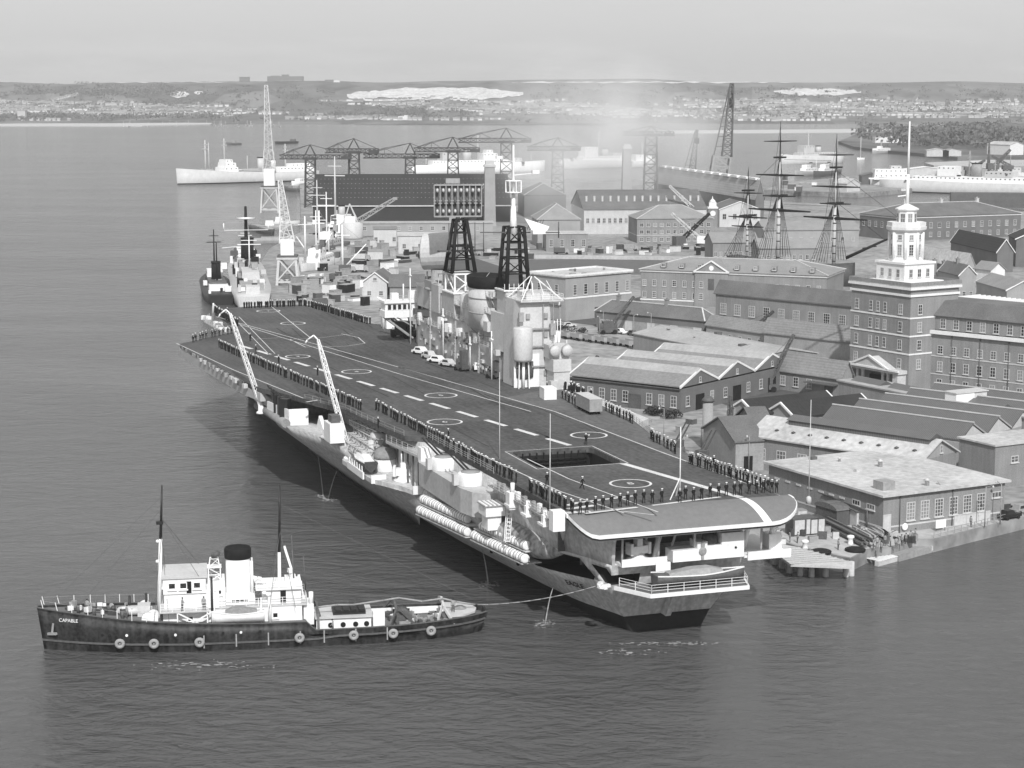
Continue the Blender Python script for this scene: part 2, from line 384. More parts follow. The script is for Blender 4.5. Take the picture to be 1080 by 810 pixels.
# paler concrete apron astern of the ship, quay kerb
def sheet(name,poly,z,m,kind='structure',th=.0):
    a=MB(); a.add([(x,y,z) for x,y in poly],[list(range(len(poly)))]); return a.build(name,[m],kind=kind)
apron=pg((814,566.5),(845,576.5),(897,588),(914,579),(939,576),(965,568),(984,568),(1080,544),(1078,538),(985,552),(890,552),(815,540))
sheet('concrete_apron',apron,QZ+.004,'concrete')
sheet('dockyard_road',pg((700,404),(790,436),(870,412),(900,404),(880,398),(800,412),(770,420),(745,406)),QZ+.008,'asphalt')
sheet('dockyard_road',pg((440,272),(560,335),(640,345),(760,352),(760,346),(640,332),(600,320),(540,285),(470,262)),QZ+.008,'asphalt')
sheet('dry_dock_water',pg((690,290),(560,288),(548,274),(700,272),(760,277),(750,286)),QZ+.006,'dark_grey')
# ================================================================== AIRCRAFT CARRIER
car=thing('aircraft_carrier','grey aircraft carrier with white-lined flight deck and a tall island, moored at the quay','aircraft carrier',(CO[0],CO[1],0),CRZ)
def ip(tab,x):
    for (a,*A),(b,*B) in zip(tab[:-1],tab[1:]):
        if a<=x<=b:
            k=(x-a)/(b-a); k=k*k*(3-2*k)*.3+k*.7; return [p+(q-p)*k for p,q in zip(A,B)]
    return list(tab[0][1:]) if x<tab[0][0] else list(tab[-1][1:])
HT=[(0,4.9,8.8,9.6),(12,7.2,13.2,14.0),(22,8.2,15.6,15.4),(34,9.4,17.6,16),(46,10.8,18.9,16.4),(57,11.7,19.0,17.5),(90,15.3,18.6,18.4),(130,17.2,18.3,18.8),(163,17.6,18,18.4),(191,15.7,17,17.4),(215,12.8,14.4,15.6),(235,5.5,9.5,13.2),(243,1.2,5,10),(246.5,.2,1.6,6)]
def hb(s,z):
    b0,b7,b13=ip(HT,s)
    if z<=0: return b0*(1+z*.02)
    if z<=7: k=z/7; return b0+(b7-b0)*k
    k=min(1,(z-7)/6); return b7+(b13-b7)*k
ss=[0,2,4,6,9,12,16,20,25,30,38,48,57,70,80,90,105,120,140,163,178,191,203,215,225,235,240,243,246.5]
zz=[-3,0,1.9,2.2,4,5.5,7,8.5,10]
def hull_ring(s,zs):
    r=[]
    def sh(z):
        if s<=9: return s-(1-s/9)*max(0,(z-2))*.42+(1-s/9)*1.4
        if s>235: return s+(z-13)*.25*(s-235)/11
        return s
    for z in zs: r.append((-hb(s,z),sh(z),z))
    for z in reversed(zs): r.append((hb(s,z),sh(z),z))
    return r
a=MB(); rings=[hull_ring(s,zz) for s in ss]; n=len(rings[0])
a.loft(rings,0,True,caps=(False,True))
r0=rings[0]
for j in range(len(zz)-1): a.add([r0[j],r0[n-1-j],r0[n-2-j],r0[j+1]],[(0,1,2,3)],0)
a.add([r0[0],r0[n-1],rings[1][n-1],rings[1][0]],[(0,1,2,3)],0) if False else None
hull=a.build('hull',['hull_grey','boot_black'],car,weld=True)
for p in hull.data.polygons:
    if p.center.z<2.05 and abs(p.normal.z)<.9: p.material_index=1
# name and openings on the port quarter
def cut(target,poly,axis_vec,depth):
    c=MB(); c.extr(poly,Vector(axis_vec)*depth); o=c.build('cutter',['soot_and_shade'])
    o.matrix_world=car.matrix_world.copy(); bpy.context.view_layer.update()
    o.matrix_world=Matrix.Translation((CO[0],CO[1],0))@Matrix.Rotation(CRZ,4,'Z')
    md=target.modifiers.new('b','BOOLEAN'); md.object=o; md.operation='DIFFERENCE'; md.solver='EXACT'
    bpy.context.view_layer.update()
    dg=bpy.context.evaluated_depsgraph_get(); me=bpy.data.meshes.new_from_object(target.evaluated_get(dg))
    target.modifiers.clear(); target.data=me; bpy.data.objects.remove(o)
# upper hull under the flight deck (open quarterdeck aft of it)
us=[8,10,13,16,20,25,30,38,48,57,70,80,90,105,120,140,163,178,191,203,215,225,235,240,243,246.5]
a=MB(); r2=[]
for s in us:
    r=[(-hb(s,z)*(1 if s>16 else 1.0),s+(max(0,s-235)/11)*(z-13)*.25-(0 if s>10 else (z-10)*.55),z) for z in (10.005,12,14,16.19)]
    r+=[(-x,y,z) for x,y,z in reversed(r)]
    r2.append(r)
def sec(lo,hi): 
    out=[]
    for s in us:
        if lo<=s<=hi: out.append(r2[us.index(s)])
    return out
a.loft(sec(8,25),0,True); a.loft(sec(48,247),0,True)
for sg in (0,1):
    q=[]
    for r in sec(25,48):
        o=r[:4] if sg==0 else r[4:]
        q.append(o+[(x+(.5 if sg==0 else -.5),y,z) for x,y,z in reversed(o)])
    a.loft(q,0,True)
uh=a.build('upper_hull',['hull_grey'],car)
if True:
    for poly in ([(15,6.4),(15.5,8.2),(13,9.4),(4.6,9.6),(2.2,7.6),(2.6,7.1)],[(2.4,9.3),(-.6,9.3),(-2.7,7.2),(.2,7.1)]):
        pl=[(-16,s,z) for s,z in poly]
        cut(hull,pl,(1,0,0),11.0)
    hull.data.materials.clear(); hull.data.materials.append(M['hull_grey']); hull.data.materials.append(M['boot_black']); hull.data.materials.append(M['soot_and_shade'])
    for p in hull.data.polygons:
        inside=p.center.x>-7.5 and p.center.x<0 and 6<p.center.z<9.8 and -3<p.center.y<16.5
        p.material_index=1 if (p.center.z<2.05 and abs(p.normal.z)<.9) else (2 if (6<p.center.z<9.95 and -4<p.center.y<17 and -hb(p.center.y,p.center.z)+.5<p.center.x<-3) else 0)  # faces inside the openings coloured near-black to stand for shade
# frames and gear seen through the mooring openings
a=MB()
for s in (4,7,10,13): a.bx(-7,-6.7,s,s+.25,7,9.4)
a.tube((-8.2,8,7.1),(-8.2,8,8.0),.35); a.tube((-8.0,5.5,7.1),(-8.0,5.5,8.0),.35); a.tube((-8.2,11,7),(-8.2,11,8.2),.3)
each(a,'mooring_fittings',['mid_grey'],car)
a=MB(); 
for k in range(9): a.box((-10.3+random.uniform(-.5,.4),-1.6+random.uniform(-1,.9),7.35+random.uniform(0,.3)),(.5,.5,.4),random.random())
a.build('rope_coil',['white_paint'],car)
def text_mesh(txt,size,ext=.02):
    cu=bpy.data.curves.new('t','FONT'); cu.body=txt; cu.size=size; cu.extrude=ext; cu.align_x='CENTER'; cu.align_y='CENTER'
    o=bpy.data.objects.new('t',cu); COL.objects.link(o); bpy.context.view_layer.update()
    me=bpy.data.meshes.new_from_object(o.evaluated_get(bpy.context.evaluated_depsgraph_get())); bpy.data.objects.remove(o); return me
me=text_mesh('EAGLE',1.25,.03); me.materials.clear(); me.materials.append(M['black_paint'])
nm=link('ship_name',me,car); b0=hb(7,5.2)
def port_plate(o,s,z,off=.06):
    """lay a flat piece on the port shell at (s,z)"""
    e=.6; p=Vector((-hb(s,z),s,z)); ds=Vector((-hb(s-e,z)+hb(s+e,z),-2*e,0)); dz=Vector((-hb(s,z+e)+hb(s,z-e),0,2*e))
    X=ds.normalized(); Nn=X.cross(dz).normalized(); Y=Nn.cross(X)
    o.matrix_local=Matrix((( X.x,Y.x,Nn.x,p.x+Nn.x*off),(X.y,Y.y,Nn.y,p.y+Nn.y*off),(X.z,Y.z,Nn.z,p.z+Nn.z*off),(0,0,0,1)))
port_plate(nm,7.2,5.6,.34)
# scuttles
a=MB()
for s,z in ((6,12.6),(8,12.7),(-1,12.3)):
    pass
pm=MB()
for s in (11,12.2,7.2): pm.bx(-hb(s,13.2)-.07,-hb(s,13.2)+.1,s-.45,s+.45,12.9,13.7)
each(pm,'scuttle',['pale_grey'],car)
pm=MB()
for s in (22,30,60,66,70,96,104,128,150): pm.bx(-hb(s,5)-.06,-hb(s,5)+.2,s-.3,s+.3,4.7,5.3)
each(pm,'discharge_port',['soot_and_shade'],car)
# quarterdeck under the round-down
a=MB(); q=[]
def rdz(s): return min(16.15,17-.066*s*s-.85) if s<0 else 16.15
for s in (0,1,2.5,4,6,8.2):
    def shz(z,s=s): return s-(1-s/9)*(z-2)*.42+(1-s/9)*1.4
    zs=[10.005,11.5,13,14.2,15,15.8]; zs=[min(z,rdz(shz(15))) if z>14.5 else z for z in zs]
    o=[(-hb(s,z),shz(z),z) for z in zs]; q.append(o+[(x+.4,y,z) for x,y,z in reversed(o)])
a.loft(q,0,True); a.build('quarter_plating',['hull_grey'],car)
a=MB(); a.bx(-13,13,7.2,7.5,10.01,16.1); a.build('quarterdeck_bulkhead',['dark_grey'],car)
a=MB()
for t in (-8,-3,2,7,11.5): a.tube((t,-2.4,10),(t,-2.6,15),.16)
for t in (-4.5,-2.5,-.5,3.4,5.2): a.bar((t,0,10),(t+.9,-1.5,15.2),.22)
a.tube((-3,-1,10),(-2.2,-1,14.4),.3); a.tube((4,1,10),(4,1,13.5),.7)
each(a,'deck_pillar',['pale_grey'],car)
# white deckhouse on the stern
a=MB(); a.extr([(-1.4,-3.4,10.1),(8.6,-3.4,10.1),(8.6,-3.4,13.4),(5.4,-3.4,13.4),(5.4,-3.4,11.9),(3.4,-3.4,11.9),(3.4,-3.4,12.5),(2.0,-3.4,12.5),(2.0,-3.4,11.6),(-1.4,-3.4,11.6)],(0,2.4,0))
dh=a.build('stern_deckhouse',['white_paint'],car)
a=MB(); a.tube((7.4,-3.5,11.4),(7.4,-3.38,11.4),.16); a.build('scuttle',['soot_and_shade'],dh)
# crest below the deckhouse
a=MB(); a.lathe((0,0,0),[(.02,0),(.5,0),(.55,.1),(.5,.14),(.02,.14)],12); a.box((0,.75,.1),(.5,.4,.12)); a.box((0,-.8,.1),(.35,.5,.12)); a.box((0,1.15,.1),(.3,.4,.12)); a.box((.0,.0,.16),(.34,.5,.1))
cre=a.build('ship_badge',['mid_grey'],car); cre.location=(2.7,-3.45,11.3); cre.rotation_euler=(math.pi/2,0,0)
a=MB(); a.lathe((4.2,-2.2,12.4),[(.02,-.9),(.9,-.7),(1.05,0),(.9,.7),(.02,.9)],14); a.bar((5.0,-2,12),(5.0,-2,14.6),.3); a.build('capstan_drum',['dark_grey'],car)
# port side of the quarterdeck: white twin mount platform
a=MB(); a.prism([(-8.3,-3.2),(-2.2,-3.2),(-2.2,4),(-8.6,4)],9.95,10.3); a.bx(-8.4,-2.2,-3.4,-3.25,10.0,11.0,0); a.bx(-3.8,-1.8,-3.6,-3.45,9.2,10.3,0)
a.build('stern_platform',['white_paint'],car)
def aa_mount(parent,x,y,z,rz=0,k=1.0,name='gun_mounting'):
    a=MB(); a.lathe((0,0,0),[(1.5*k,0),(1.5*k,.25*k),(.9*k,.4*k),(.8*k,1.0*k)],14)
    a.bx(-1.1*k,1.1*k,-.7*k,.7*k,.9*k,1.9*k); a.bx(-1.5*k,-1.15*k,-.6*k,.8*k,.8*k,2.3*k); a.bx(1.15*k,1.5*k,-.6*k,.8*k,.8*k,2.3*k); a.bx(-.4*k,.4*k,-.5*k,.5*k,1.9*k,2.8*k)
    a.tube((-.25*k,0,2.2*k),(-.25*k,.6*k,4.2*k),.1*k); a.tube((.25*k,0,2.2*k),(.25*k,.6*k,4.2*k),.1*k); a.bx(-.9*k,.9*k,-1.4*k,-.75*k,.5*k,1.3*k)
    return a.build(name,['white_paint'],parent,(x,y,z),rz)
aa_mount(car,-5.3,-1.2,10.3,3.3)
# boat deck at the stern
a=MB(); a.prism([(-5.8,-6.6),(7.9,-6.6),(9.6,-1.3),(-8.6,-1.3)],6.6,7.1); pl=a.build('stern_gallery',['white_paint'],car)
a=MB(); a.prism([(-5.6,-6.4),(7.7,-6.4),(9.3,-1.3),(-8.3,-1.3)],7.104,7.13); a.build('gallery_deck',['platform_grey'],car)
def rail(parent,pts,h=1.0,m='pale_grey',step=2.2,r=.045,name='guard_rail',nr=3):
    a=MB(); pts=[Vector(p) for p in pts]
    for k in range(1,nr+1):
        for p,q in zip(pts[:-1],pts[1:]): a.bar(p+Vector((0,0,h*k/nr)),q+Vector((0,0,h*k/nr)),r)
    for p,q in zip(pts[:-1],pts[1:]):
        n=max(1,int((q-p).length/step))
        for i in range(n+1): c=p.lerp(q,i/n); a.bar(c,c+Vector((0,0,h)),r*1.6)
    return a.build(name,[m],parent)
rail(car,[(-8,-1.6,7.13),(-5.6,-6.4,7.13),(7.7,-6.4,7.13),(9.2,-1.6,7.13)],1.1,'white_paint')
a=MB(); a.extr([(-1.2,-.9,2.4),(-.5,-.9,2.4),(.3,-2.4,6.6),(-.4,-2.4,6.6)],(0,1.5,0)); a.build('stern_fin',['hull_grey'],car)
# flight deck with the aft lift well
LH=(-8.3,4.5,27.3,40.6)
ctn=[(-15,0),(-15.1,8),(-15.2,14),(-15.4,27.3),(-15.5,34),(-15.7,40.6)]
port=[(-15.9,46),(-16.2,56),(-19.2,58.5),(-20.2,66),(-21.8,85),(-25.6,98.6),(-30.4,113),(-31.6,122),(-33,150),(-34.2,178.7),(-33.6,180),(-19.4,196),(-16.8,208),(-16.4,236),(-15.6,240),(-13,243),(-6,245.6),(0,246.3),(5,245.4),(9,242.5),(11,238)]
stb=[(12.4,230),(12.6,203),(16,196),(20.5,190),(22,170),(22,110),(20.5,82),(19.6,60),(17,46),(16.6,40.6)]
sb2=[(16.2,34),(15.8,27.3),(15.4,14),(15.2,0)]
d=MB(); z0,z1=16.2,17.0
d.prism(ctn[:4]+[(LH[0],27.3),(LH[1],27.3)]+sb2[1:],z0,z1)
d.prism([ctn[3],ctn[4],ctn[5],(LH[0],40.6),(LH[0],27.3)],z0,z1)
d.prism([(LH[1],27.3),(LH[1],40.6),stb[-1],sb2[0],sb2[1]],z0,z1)
d.prism([ctn[5]]+port+stb+[(LH[1],40.6),(LH[0],40.6)],z0,z1)
# chamfered well corners
for cx,cy,sx,sy in ((LH[0],40.6,1,-1),(LH[0],27.3,1,1),(LH[1],40.6,-1,-1),(LH[1],27.3,-1,1)):
    d.prism([(cx,cy),(cx+sx*1.6,cy),(cx+sx*.45,cy+sy*.45),(cx,cy+sy*1.6)],z0,z1-.003)
fd=d.build('flight_deck',['deck_dark'],car)
# lighter starboard strip and the parking area: a worn deck coating
def Dk(*pts): return [Cc(x,y) for x,y in pts]
def deck_sheet(name,poly,z,m):
    a=MB(); a.add([(x,y,z) for x,y in poly],[list(range(len(poly)))]); return a.build(name,[m],car)
mat('deck_stain',.038,.9,.4,.4,2)
mat('deck_mid',.115,.85,.34,.06,1.5,wear=.7)
deck_sheet('deck_coating',Dk((530,420),(585,434),(698,477),(790,511))+[(14.8,5.2),(15.2,14),(15.6,27.3),(16.4,40),(16.9,46),(19.4,60),(20.3,82),(20.2,97)],17.004,'deck_mid')
# lift well and guides: near-black colour stands for the shade of the open hangar
a=MB(); x0,x1,y0,y1=LH
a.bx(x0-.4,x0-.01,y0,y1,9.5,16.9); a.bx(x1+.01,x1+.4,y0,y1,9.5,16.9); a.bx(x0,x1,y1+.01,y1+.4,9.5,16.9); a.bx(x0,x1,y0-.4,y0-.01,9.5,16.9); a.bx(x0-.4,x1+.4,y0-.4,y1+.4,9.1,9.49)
lw=a.build('lift_well',['soot_and_shade'],car)
a=MB()
for k in range(11): a.bx(x0+.9+k*1.1,x0+1.05+k*1.1,y1-.3,y1-.02,9.6,16.6)
a.tube((x0+.6,y1-.5,15.6),(x1-.6,y1-.5,15.6),.09); a.tube((x0+.6,y1-.5,15.0),(x1-.6,y1-.5,15.0),.09); a.build('lift_guide',['soot_and_shade'],car)
# round-down
def rd(t,k):
    ext=5.6
    e0=(t+15)/2.6; e1=(16.6-t)/5.0; e=min(1,max(0,e0),max(0,e1)); e=math.sqrt(max(0,1-(1-e)**2)) if e<1 else 1
    x=ext*k*(.25+.75*e); return (t,-x,17-.066*x*x)
ts=[-15,-14.8,-14.4,-13.9,-13.3,-12.4,-10,-5,0,5,9,11.6,12.6,13.6,14.4,15.1,15.7,16.1,16.4,16.6]
a=MB(); top=[[rd(t,k/8) for t in ts] for k in range(9)]
a.loft(top,0,True,closed=False,caps=(False,False))
a.loft([[(x,y,z-.75) for x,y,z in r] for r in top],1,True,closed=False,caps=(False,False))
rdn=a.build('round_down',['deck_round','dark_grey'],car)
lip=[Vector(p) for p in top[-1]]; a=MB()
def edge(pts,o): a.loft([[p+o+Vector((0,0,.03)),p-o+Vector((0,0,.03)),p-o+Vector((0,0,-.42)),p+o+Vector((0,0,-.42))] for p in pts],0)
edge([p+Vector((0,-.06,0)) for p in lip],Vector((0,-.16,0)))
sideL=[Vector(r[0]) for r in top]; sideR=[Vector(r[-1]) for r in top]
for sd_ in (sideL,sideR): edge(sd_,Vector((.12,0,0)))
a.build('deck_lip',['white_paint'],rdn)
a=MB()
for k in range(12):
    t=-11.5+k*2.2
    a.bar((t,0,15.6),(t,-4.6,14.6),.2,.5)
a.build('deck_beam',['mid_grey'],rdn)
# markings
mk=MB()
def line(pts,wd,z=17.009):
    for p,q in zip(pts[:-1],pts[1:]):
        p=Vector((p[0],p[1])); q=Vector((q[0],q[1])); dd=(q-p).normalized(); nn=Vector((-dd.y,dd.x))*wd/2
        mk.add([(p.x-nn.x,p.y-nn.y,z),(q.x-nn.x,q.y-nn.y,z),(q.x+nn.x,q.y+nn.y,z),(p.x+nn.x,p.y+nn.y,z)],[(0,1,2,3)])
e0=Vector((-24.2,177.0)); e1=Vector((4.1,27.5)); dv=(e1-e0).normalized()
for i in range(14):
    c=Vector((-22.0,169.5)).lerp(Vector((1.4,45.9)),i/13); line([c-dv*3.3,c+dv*3.3],.95)
line([(4.1,27.0),(9.9,.4)],1.05)
line(Dk((228,334),(420,387),(470,401)),.22); line(Dk((420,387),(585,434),(698,477),(788,510)),.22)
line(Dk((246,340),(420,394),(560,434)),.22)
line(Dk((470,462),(590,518),(658,541)),.2); line(Dk((556,484),(600,505),(694,540)),.2)
line(Dk((252,334),(290,373)),.16); line(Dk((247,336),(284,374)),.16)
line(Dk((286,323),(327,356)),.18)
line(Dk((263,358),(299,356)),.14); line(Dk((306,358),(322,366),(366,365),(385,362),(378,356),(360,352)),.2); line(Dk((306,358),(340,356),(372,352)),.14)
line(Dk((186,362),(246,390),(320,420)),.2)
line([(-14,1.3),(-10,2.2)],.9)
line(Dk((598,541),(622,539)),1.1); line(Dk((617,541.5),(672,535)),.7); line(Dk((610,530),(668,523)),.55); line(Dk((610,530),(598,533)),.7)
line(Dk((688,533),(760,524)),.55); line(Dk((655,539),(690,543)),.2)
line([(LH[0]-.5,27),(LH[0]-.5,41),(LH[1]+.5,41),(LH[1]+.5,27),(LH[0]-.5,27)],.16)
line(Dk((323,424),(335,422)),.4)
mk.build('deck_markings',['line_white'],car)
mk=MB(); rj=random.Random(5)
for k in range(36):
    s=2.2+k*6.3; x0=-14.4 if s<56 else (-18 if s<90 else -24 if s<175 else -12); 
    if LH[2]-1<s<LH[3]+1: line([(x0,s),(LH[0]-.8,s)],.06,17.0065); line([(LH[1]+.8,s),(14,s)],.06,17.0065)
    else: line([(x0,s),(14 if s<200 else 9,s)],.06,17.0065)
for k in range(26):
    t=rj.uniform(-13,12); s=rj.uniform(45,215); l=rj.uniform(4,26); d=rj.uniform(-.06,.1); line([(t,s),(t+d*l,s+l)],rj.uniform(.18,.4),17.0068)
mk.build('deck_seams',['deck_stain'],car)
a=MB()
for k in range(8):
    c=[]
    for j,t in ((k,9.9),(k+1,9.9)):
        for dt in (-.55,.55):
            x,y,z=rd(t+j*.12+dt,j/8); c.append((x,y,z+.012))
    a.add(c,[(0,1,3,2)])
a.build('centreline_stripe',['white_paint'],rdn)
for txt,(px,py) in zip('12345678',((283,328),(309,341),(314,376),(376,392),(465,417),(469,445),(621,459),(665,510))):
    t,s=Cc(px,py); r=2.75 if txt not in '3' else 2.4
    a=MB(); n=40; a.add([((r-.17+.34*k)*math.cos(2*math.pi*i/n),(r-.17+.34*k)*math.sin(2*math.pi*i/n),0) for k in (0,1) for i in range(n)],[(i,(i+1)%n,n+(i+1)%n,n+i) for i in range(n)])
    sp=a.build('spot_circle',['line_white'],car,(t,s,17.014))
    me=text_mesh(txt,1.9,.004); me.materials.clear(); me.materials.append(M['line_white']); link('spot_number',me,sp,(0,0,.008))
# angled deck support and port sponsons
a=MB(); rg=[]
for s,T,zt in ((152,18.6,15.5),(140,23,15.7),(128,27.5,15.9),(118,29.6,15.9),(112,28.5,15.9)):
    rg.append([(-17.5,s,6),(-17.5-(T-17.5)*.25,s,8.5),(-17.5-(T-17.5)*.7,s,12.5),(-T,s,zt),(-17.5,s,zt)])
a.loft(rg,0,True); a.build('overhang_flare',['hull_grey'],car)
a=MB(); rg=[]
for s,T,zt in ((134,18.5,11),(128,24,11.8),(122,28,12),(112,29.2,12.2),(98,29,12.4),(90,27,12.6),(82,24.5,12.2),(74,21.5,9.5),(66,19,8.2)):
    b_=hb(s,3); rg.append([(-b_+.6,s,1.0),(-b_-(T-b_)*.12,s,3.2),(-b_-(T-b_)*.45,s,6.2),(-b_-(T-b_)*.85,s,zt-2.2),(-T,s,zt),(-b_+.6,s,zt)])
a.loft(rg,0,True); a.build('port_sponson',['hull_grey'],car)
a=MB(); a.prism([(-34.4,178),(-33.2,150),(-31.8,122),(-30.6,113),(-29.6,113),(-30.8,122),(-32.2,150),(-33.2,178)],14.6,16.1); a.build('deck_edge_gallery',['upper_grey'],car)
a=MB()
for k in range(16):
    s=120+k*3.7; t=-33.9+(178-s)*.032; a.box((t+random.uniform(-.2,.2),s,16.5),(random.uniform(.5,1.1),random.uniform(.8,2.2),random.uniform(.5,.9)),.1,random.choice((0,1,2)))
each(a,'gallery_stores',['dark_grey','pale_grey','mid_grey'],car)
rail(car,[(-34.4,178,16.1),(-33.2,150,16.1),(-31.8,122,16.1)],.9,'mid_grey',3)
# gallery catwalk along the port edge with white fittings
ed=[(-15.05,2),(-15.15,8),(-15.25,14),(-15.4,25)]
ed2=[(-19.2,58.5),(-20.2,66),(-21.8,85),(-25.6,98.6)]
a=MB()
for (t0,s0),(t1,s1) in zip(ed[:-1],ed[1:]): a.prism([(t0-.01,s0),(t1-.01,s1),(t1-1.4,s1),(t0-1.4,s0)],15.55,15.7)
a.build('catwalk',['mid_grey'],car)
rail(car,[(t-1.3,s,15.7) for t,s in ed],1.05,'pale_grey',2.0,.05); rail(car,[(t-.1,s,17) for t,s in ed2],.9,'mid_grey',2.6,.035,'guard_rail',2); rail(car,[(-15.6,26,17),(-16.3,56,17)],.9,'mid_grey',2.6,.05)
a=MB(); random.seed(3)
for k in range(11):
    s=3+k*1.9+random.uniform(-.5,.5)
    for (t0,s0),(t1,s1) in zip(ed[:-1],ed[1:]):
        if s0<=s<=s1: t=t0+(t1-t0)*(s-s0)/(s1-s0)
    h=random.uniform(.4,1.1); a.box((t-.75,s,15.7+h/2),(random.uniform(.3,.6),random.uniform(.4,.7),h),.2,random.choice((0,0,1)))
for s,t in ((3.5,-15.2),(9.5,-15.4),(15.5,-15.6)):
    a.bx(t-1.7,t-.4,s-1.1,s+1.1,14.6,14.9); a.tube((t-1,s,14.9),(t-1,s,16.6),.28); a.bx(t-1.5,t-.6,s-.6,s+.2,14.9,16.0)
each(a,'catwalk_fitting',['white_paint','mid_grey'],car)
a=MB(); a.bx(-16.9,-15.3,-1.3,.2,14.8,17.4); a.build('edge_locker',['white_paint'],car)
# turret sponson with two director-type gun houses
a=MB(); a.prism([(-15,24.5),(-17.0,25),(-18.5,26.8),(-19.2,30),(-19.4,50),(-18.6,53),(-15,54)],10.9,14.4); sp=a.build('gun_sponson',['upper_grey'],car)
a=MB(); rg=[[(-17,20,6.5),(-17.2,20,6.6),(-16.8,20,6.5)]]
a.loft([[(-14,26,10.85),(-17.6,28,10.85),(-18.6,32,10.85),(-18.8,50,10.85),(-14,54,10.85)],[(-14,26,7),(-15,28,7),(-15.6,32,7),(-16.6,50,7),(-14,54,7)]],0); a.build('sponson_flare',['hull_grey'],car)
def turret(t,s):
    a=MB(); a.lathe((0,0,0),[(1.75,0),(1.8,.1),(1.8,1.65),(1.7,1.85),(.02,1.95)],28)
    tr=a.build('gun_turret',['white_paint'],car,(t,s,14.4))
    b=MB(); b.bx(-2.5,-1.7,-.2,.9,.1,1.7); b.build('turret_locker',['pale_grey'],tr)
    b=MB(); b.lathe((0,0,0),[(1.35,1.9),(1.35,2.02),(.02,2.04)],20); b.build('turret_roof',['mid_grey'],tr)
    for k in (-.3,.3): b=MB(); b.tube((k,.3,1.7),(k-1.0,6.6,3.6),.17,.11,8); b.build('gun_barrel',['black_paint'],tr)
turret(-17.5,43.6); turret(-17.2,31.6)
# shelter, ladders abaft the guns
a=MB(); a.bx(-18.6,-15.8,20.4,23.6,12.2,13.6,0); a.bx(-18.8,-15.6,20.2,23.8,13.6,13.75,1); a.bx(-18.2,-16.2,20.8,23.4,10.2,12.2,0)
for k in range(5): a.bx(-18.7+k*.62,-18.4+k*.62,20.3,23.7,13.75,13.85,0)
a.build('gun_shelter',['white_paint','mid_grey'],car)
a=MB(); a.bx(-17.2,-15.9,14.6,16.2,14.3,16.6); a.tube((-16.5,15.4,16.6),(-16.5,15.4,17.8),.3); a.build('director_tub',['white_paint'],car)
for s in (16.6,17.2):
    a=MB(); a.bar((-17.3,s-.6,9.6),(-16.7,s,14.3),.1); a.bar((-16.7,s-.6,9.6),(-16.1,s,14.3),.1)
    for k in range(9): q=k/9; a.bar((-17.3+.6*q,s-.6+.6*q,9.7+4.6*q),(-16.7+.6*q,s-.6+.6*q,9.7+4.6*q),.09)
    a.build('ladder',['white_paint'],car)
# weathered blister under the aft guns
a=MB(); rg=[]
for k in range(11):
    q=k/10; s=8.5+q*20; rr=.35+2.0*math.sin(math.pi*min(1,q*1.05))**.6; t=-hb(s,9)+.3
    rg.append([(t+rr*.9*math.sin(A),s,9.5+rr*.95*math.cos(A)) for A in [math.pi*2*i/12 for i in range(12)]])
mat('worn_grey',.30,.6,.5,.5,1.5,streak=1.2)
a.loft(rg,0,True); a.build('blister',['worn_grey'],car)
# raft racks
RK=lambda s: -15.2-(s-14)*.142
a=MB()
for z,o in ((7.4,1.25),(9.0,0.75)):
    for s0,s1 in ((12.5,28),(29.5,46.5)):
        a.prism([(RK(s0)-o,s0),(RK(s1)-o,s1),(RK(s1)+1.6,s1),(RK(s0)+1.6,s0)],z-.12,z)
each(a,'raft_rack',['hull_grey'],car)
# boat platform, gun platform
a=MB(); a.prism([(-15.5,52.5),(-19.6,52.5),(-20.6,57),(-23.4,63),(-23.8,80),(-20,90),(-15.5,92)],8.9,9.6)
a.loft([[(-15,56,5),(-16,57,4.5),(-18,64,4.5),(-18,80,4.5),(-15,88,5)],[(-15,52.6,8.89),(-19.4,53,8.89),(-23.2,63.4,8.89),(-23.4,80,8.89),(-15,91,8.89)]],0); a.build('boat_platform',['hull_grey'],car)
a=MB(); a.bx(-19.7,-16,52.2,52.45,9.0,10.3); a.bx(-24.0,-23.75,66,76,9.0,10.1); a.bx(-23.6,-21.2,62.2,62.5,9.0,10.3); each(a,'platform_bulwark',['white_paint'],car)
a=MB()
for k in range(6): a.extr([(-23.9,66.5+k*1.6,9.6),(-23.9,67.5+k*1.6,9.6),(-23.9,67+k*1.6,11)],(.1,0,0))
each(a,'platform_bracket',['white_paint'],car)
aa_mount(car,-19.0,60.0,9.6,2.8,1.05)
def Cz(px,py,z): t,s=Cc(px,py,z); return (t,s,z)
a=MB(); t,s,_=Cz(400,491,9.6); a.lathe((t,s,9.6),[(1.4,0),(1.4,5.2),(1.1,5.5),(.02,5.6)],22); a.lathe((t-1.5,s-1,9.6),[(.6,0),(.6,4.4),(.02,4.5)],12); a.build('director_trunk',['pale_grey'],car)
t,s,_=Cz(407,494,9.6)
a=MB(); a.lathe((t-.6,s-2,9.6),[(1.7,0),(1.75,.2),(1.75,2.2)],20,0); dt=a.build('covered_drum',['white_paint'],car)
a=MB(); a.lathe((t-.6,s-2,9.6),[(1.85,2.1),(1.9,2.6),(1.55,3.5),(.9,3.8),(.02,3.9)],20,0); a.build('canvas_cover',['canvas'],dt)
a=MB(); a.lathe((t+1.6,s-1,9.6),[(.18,0),(.18,5.8),(1.1,6.0),(1.1,6.2),(.02,6.3)],14); a.build('rangefinder',['dark_grey'],car)
a=MB(); a.prism([(-16.3,51.5),(-18.8,51.5),(-20.2,66),(-18,68)],14.6,15.0); a.build('director_platform',['upper_grey'],car)
a=MB(); a.bx(-18.9,-17.3,50.6,52.3,14.0,16.4); a.build('director_tub',['white_paint'],car)
a=MB()
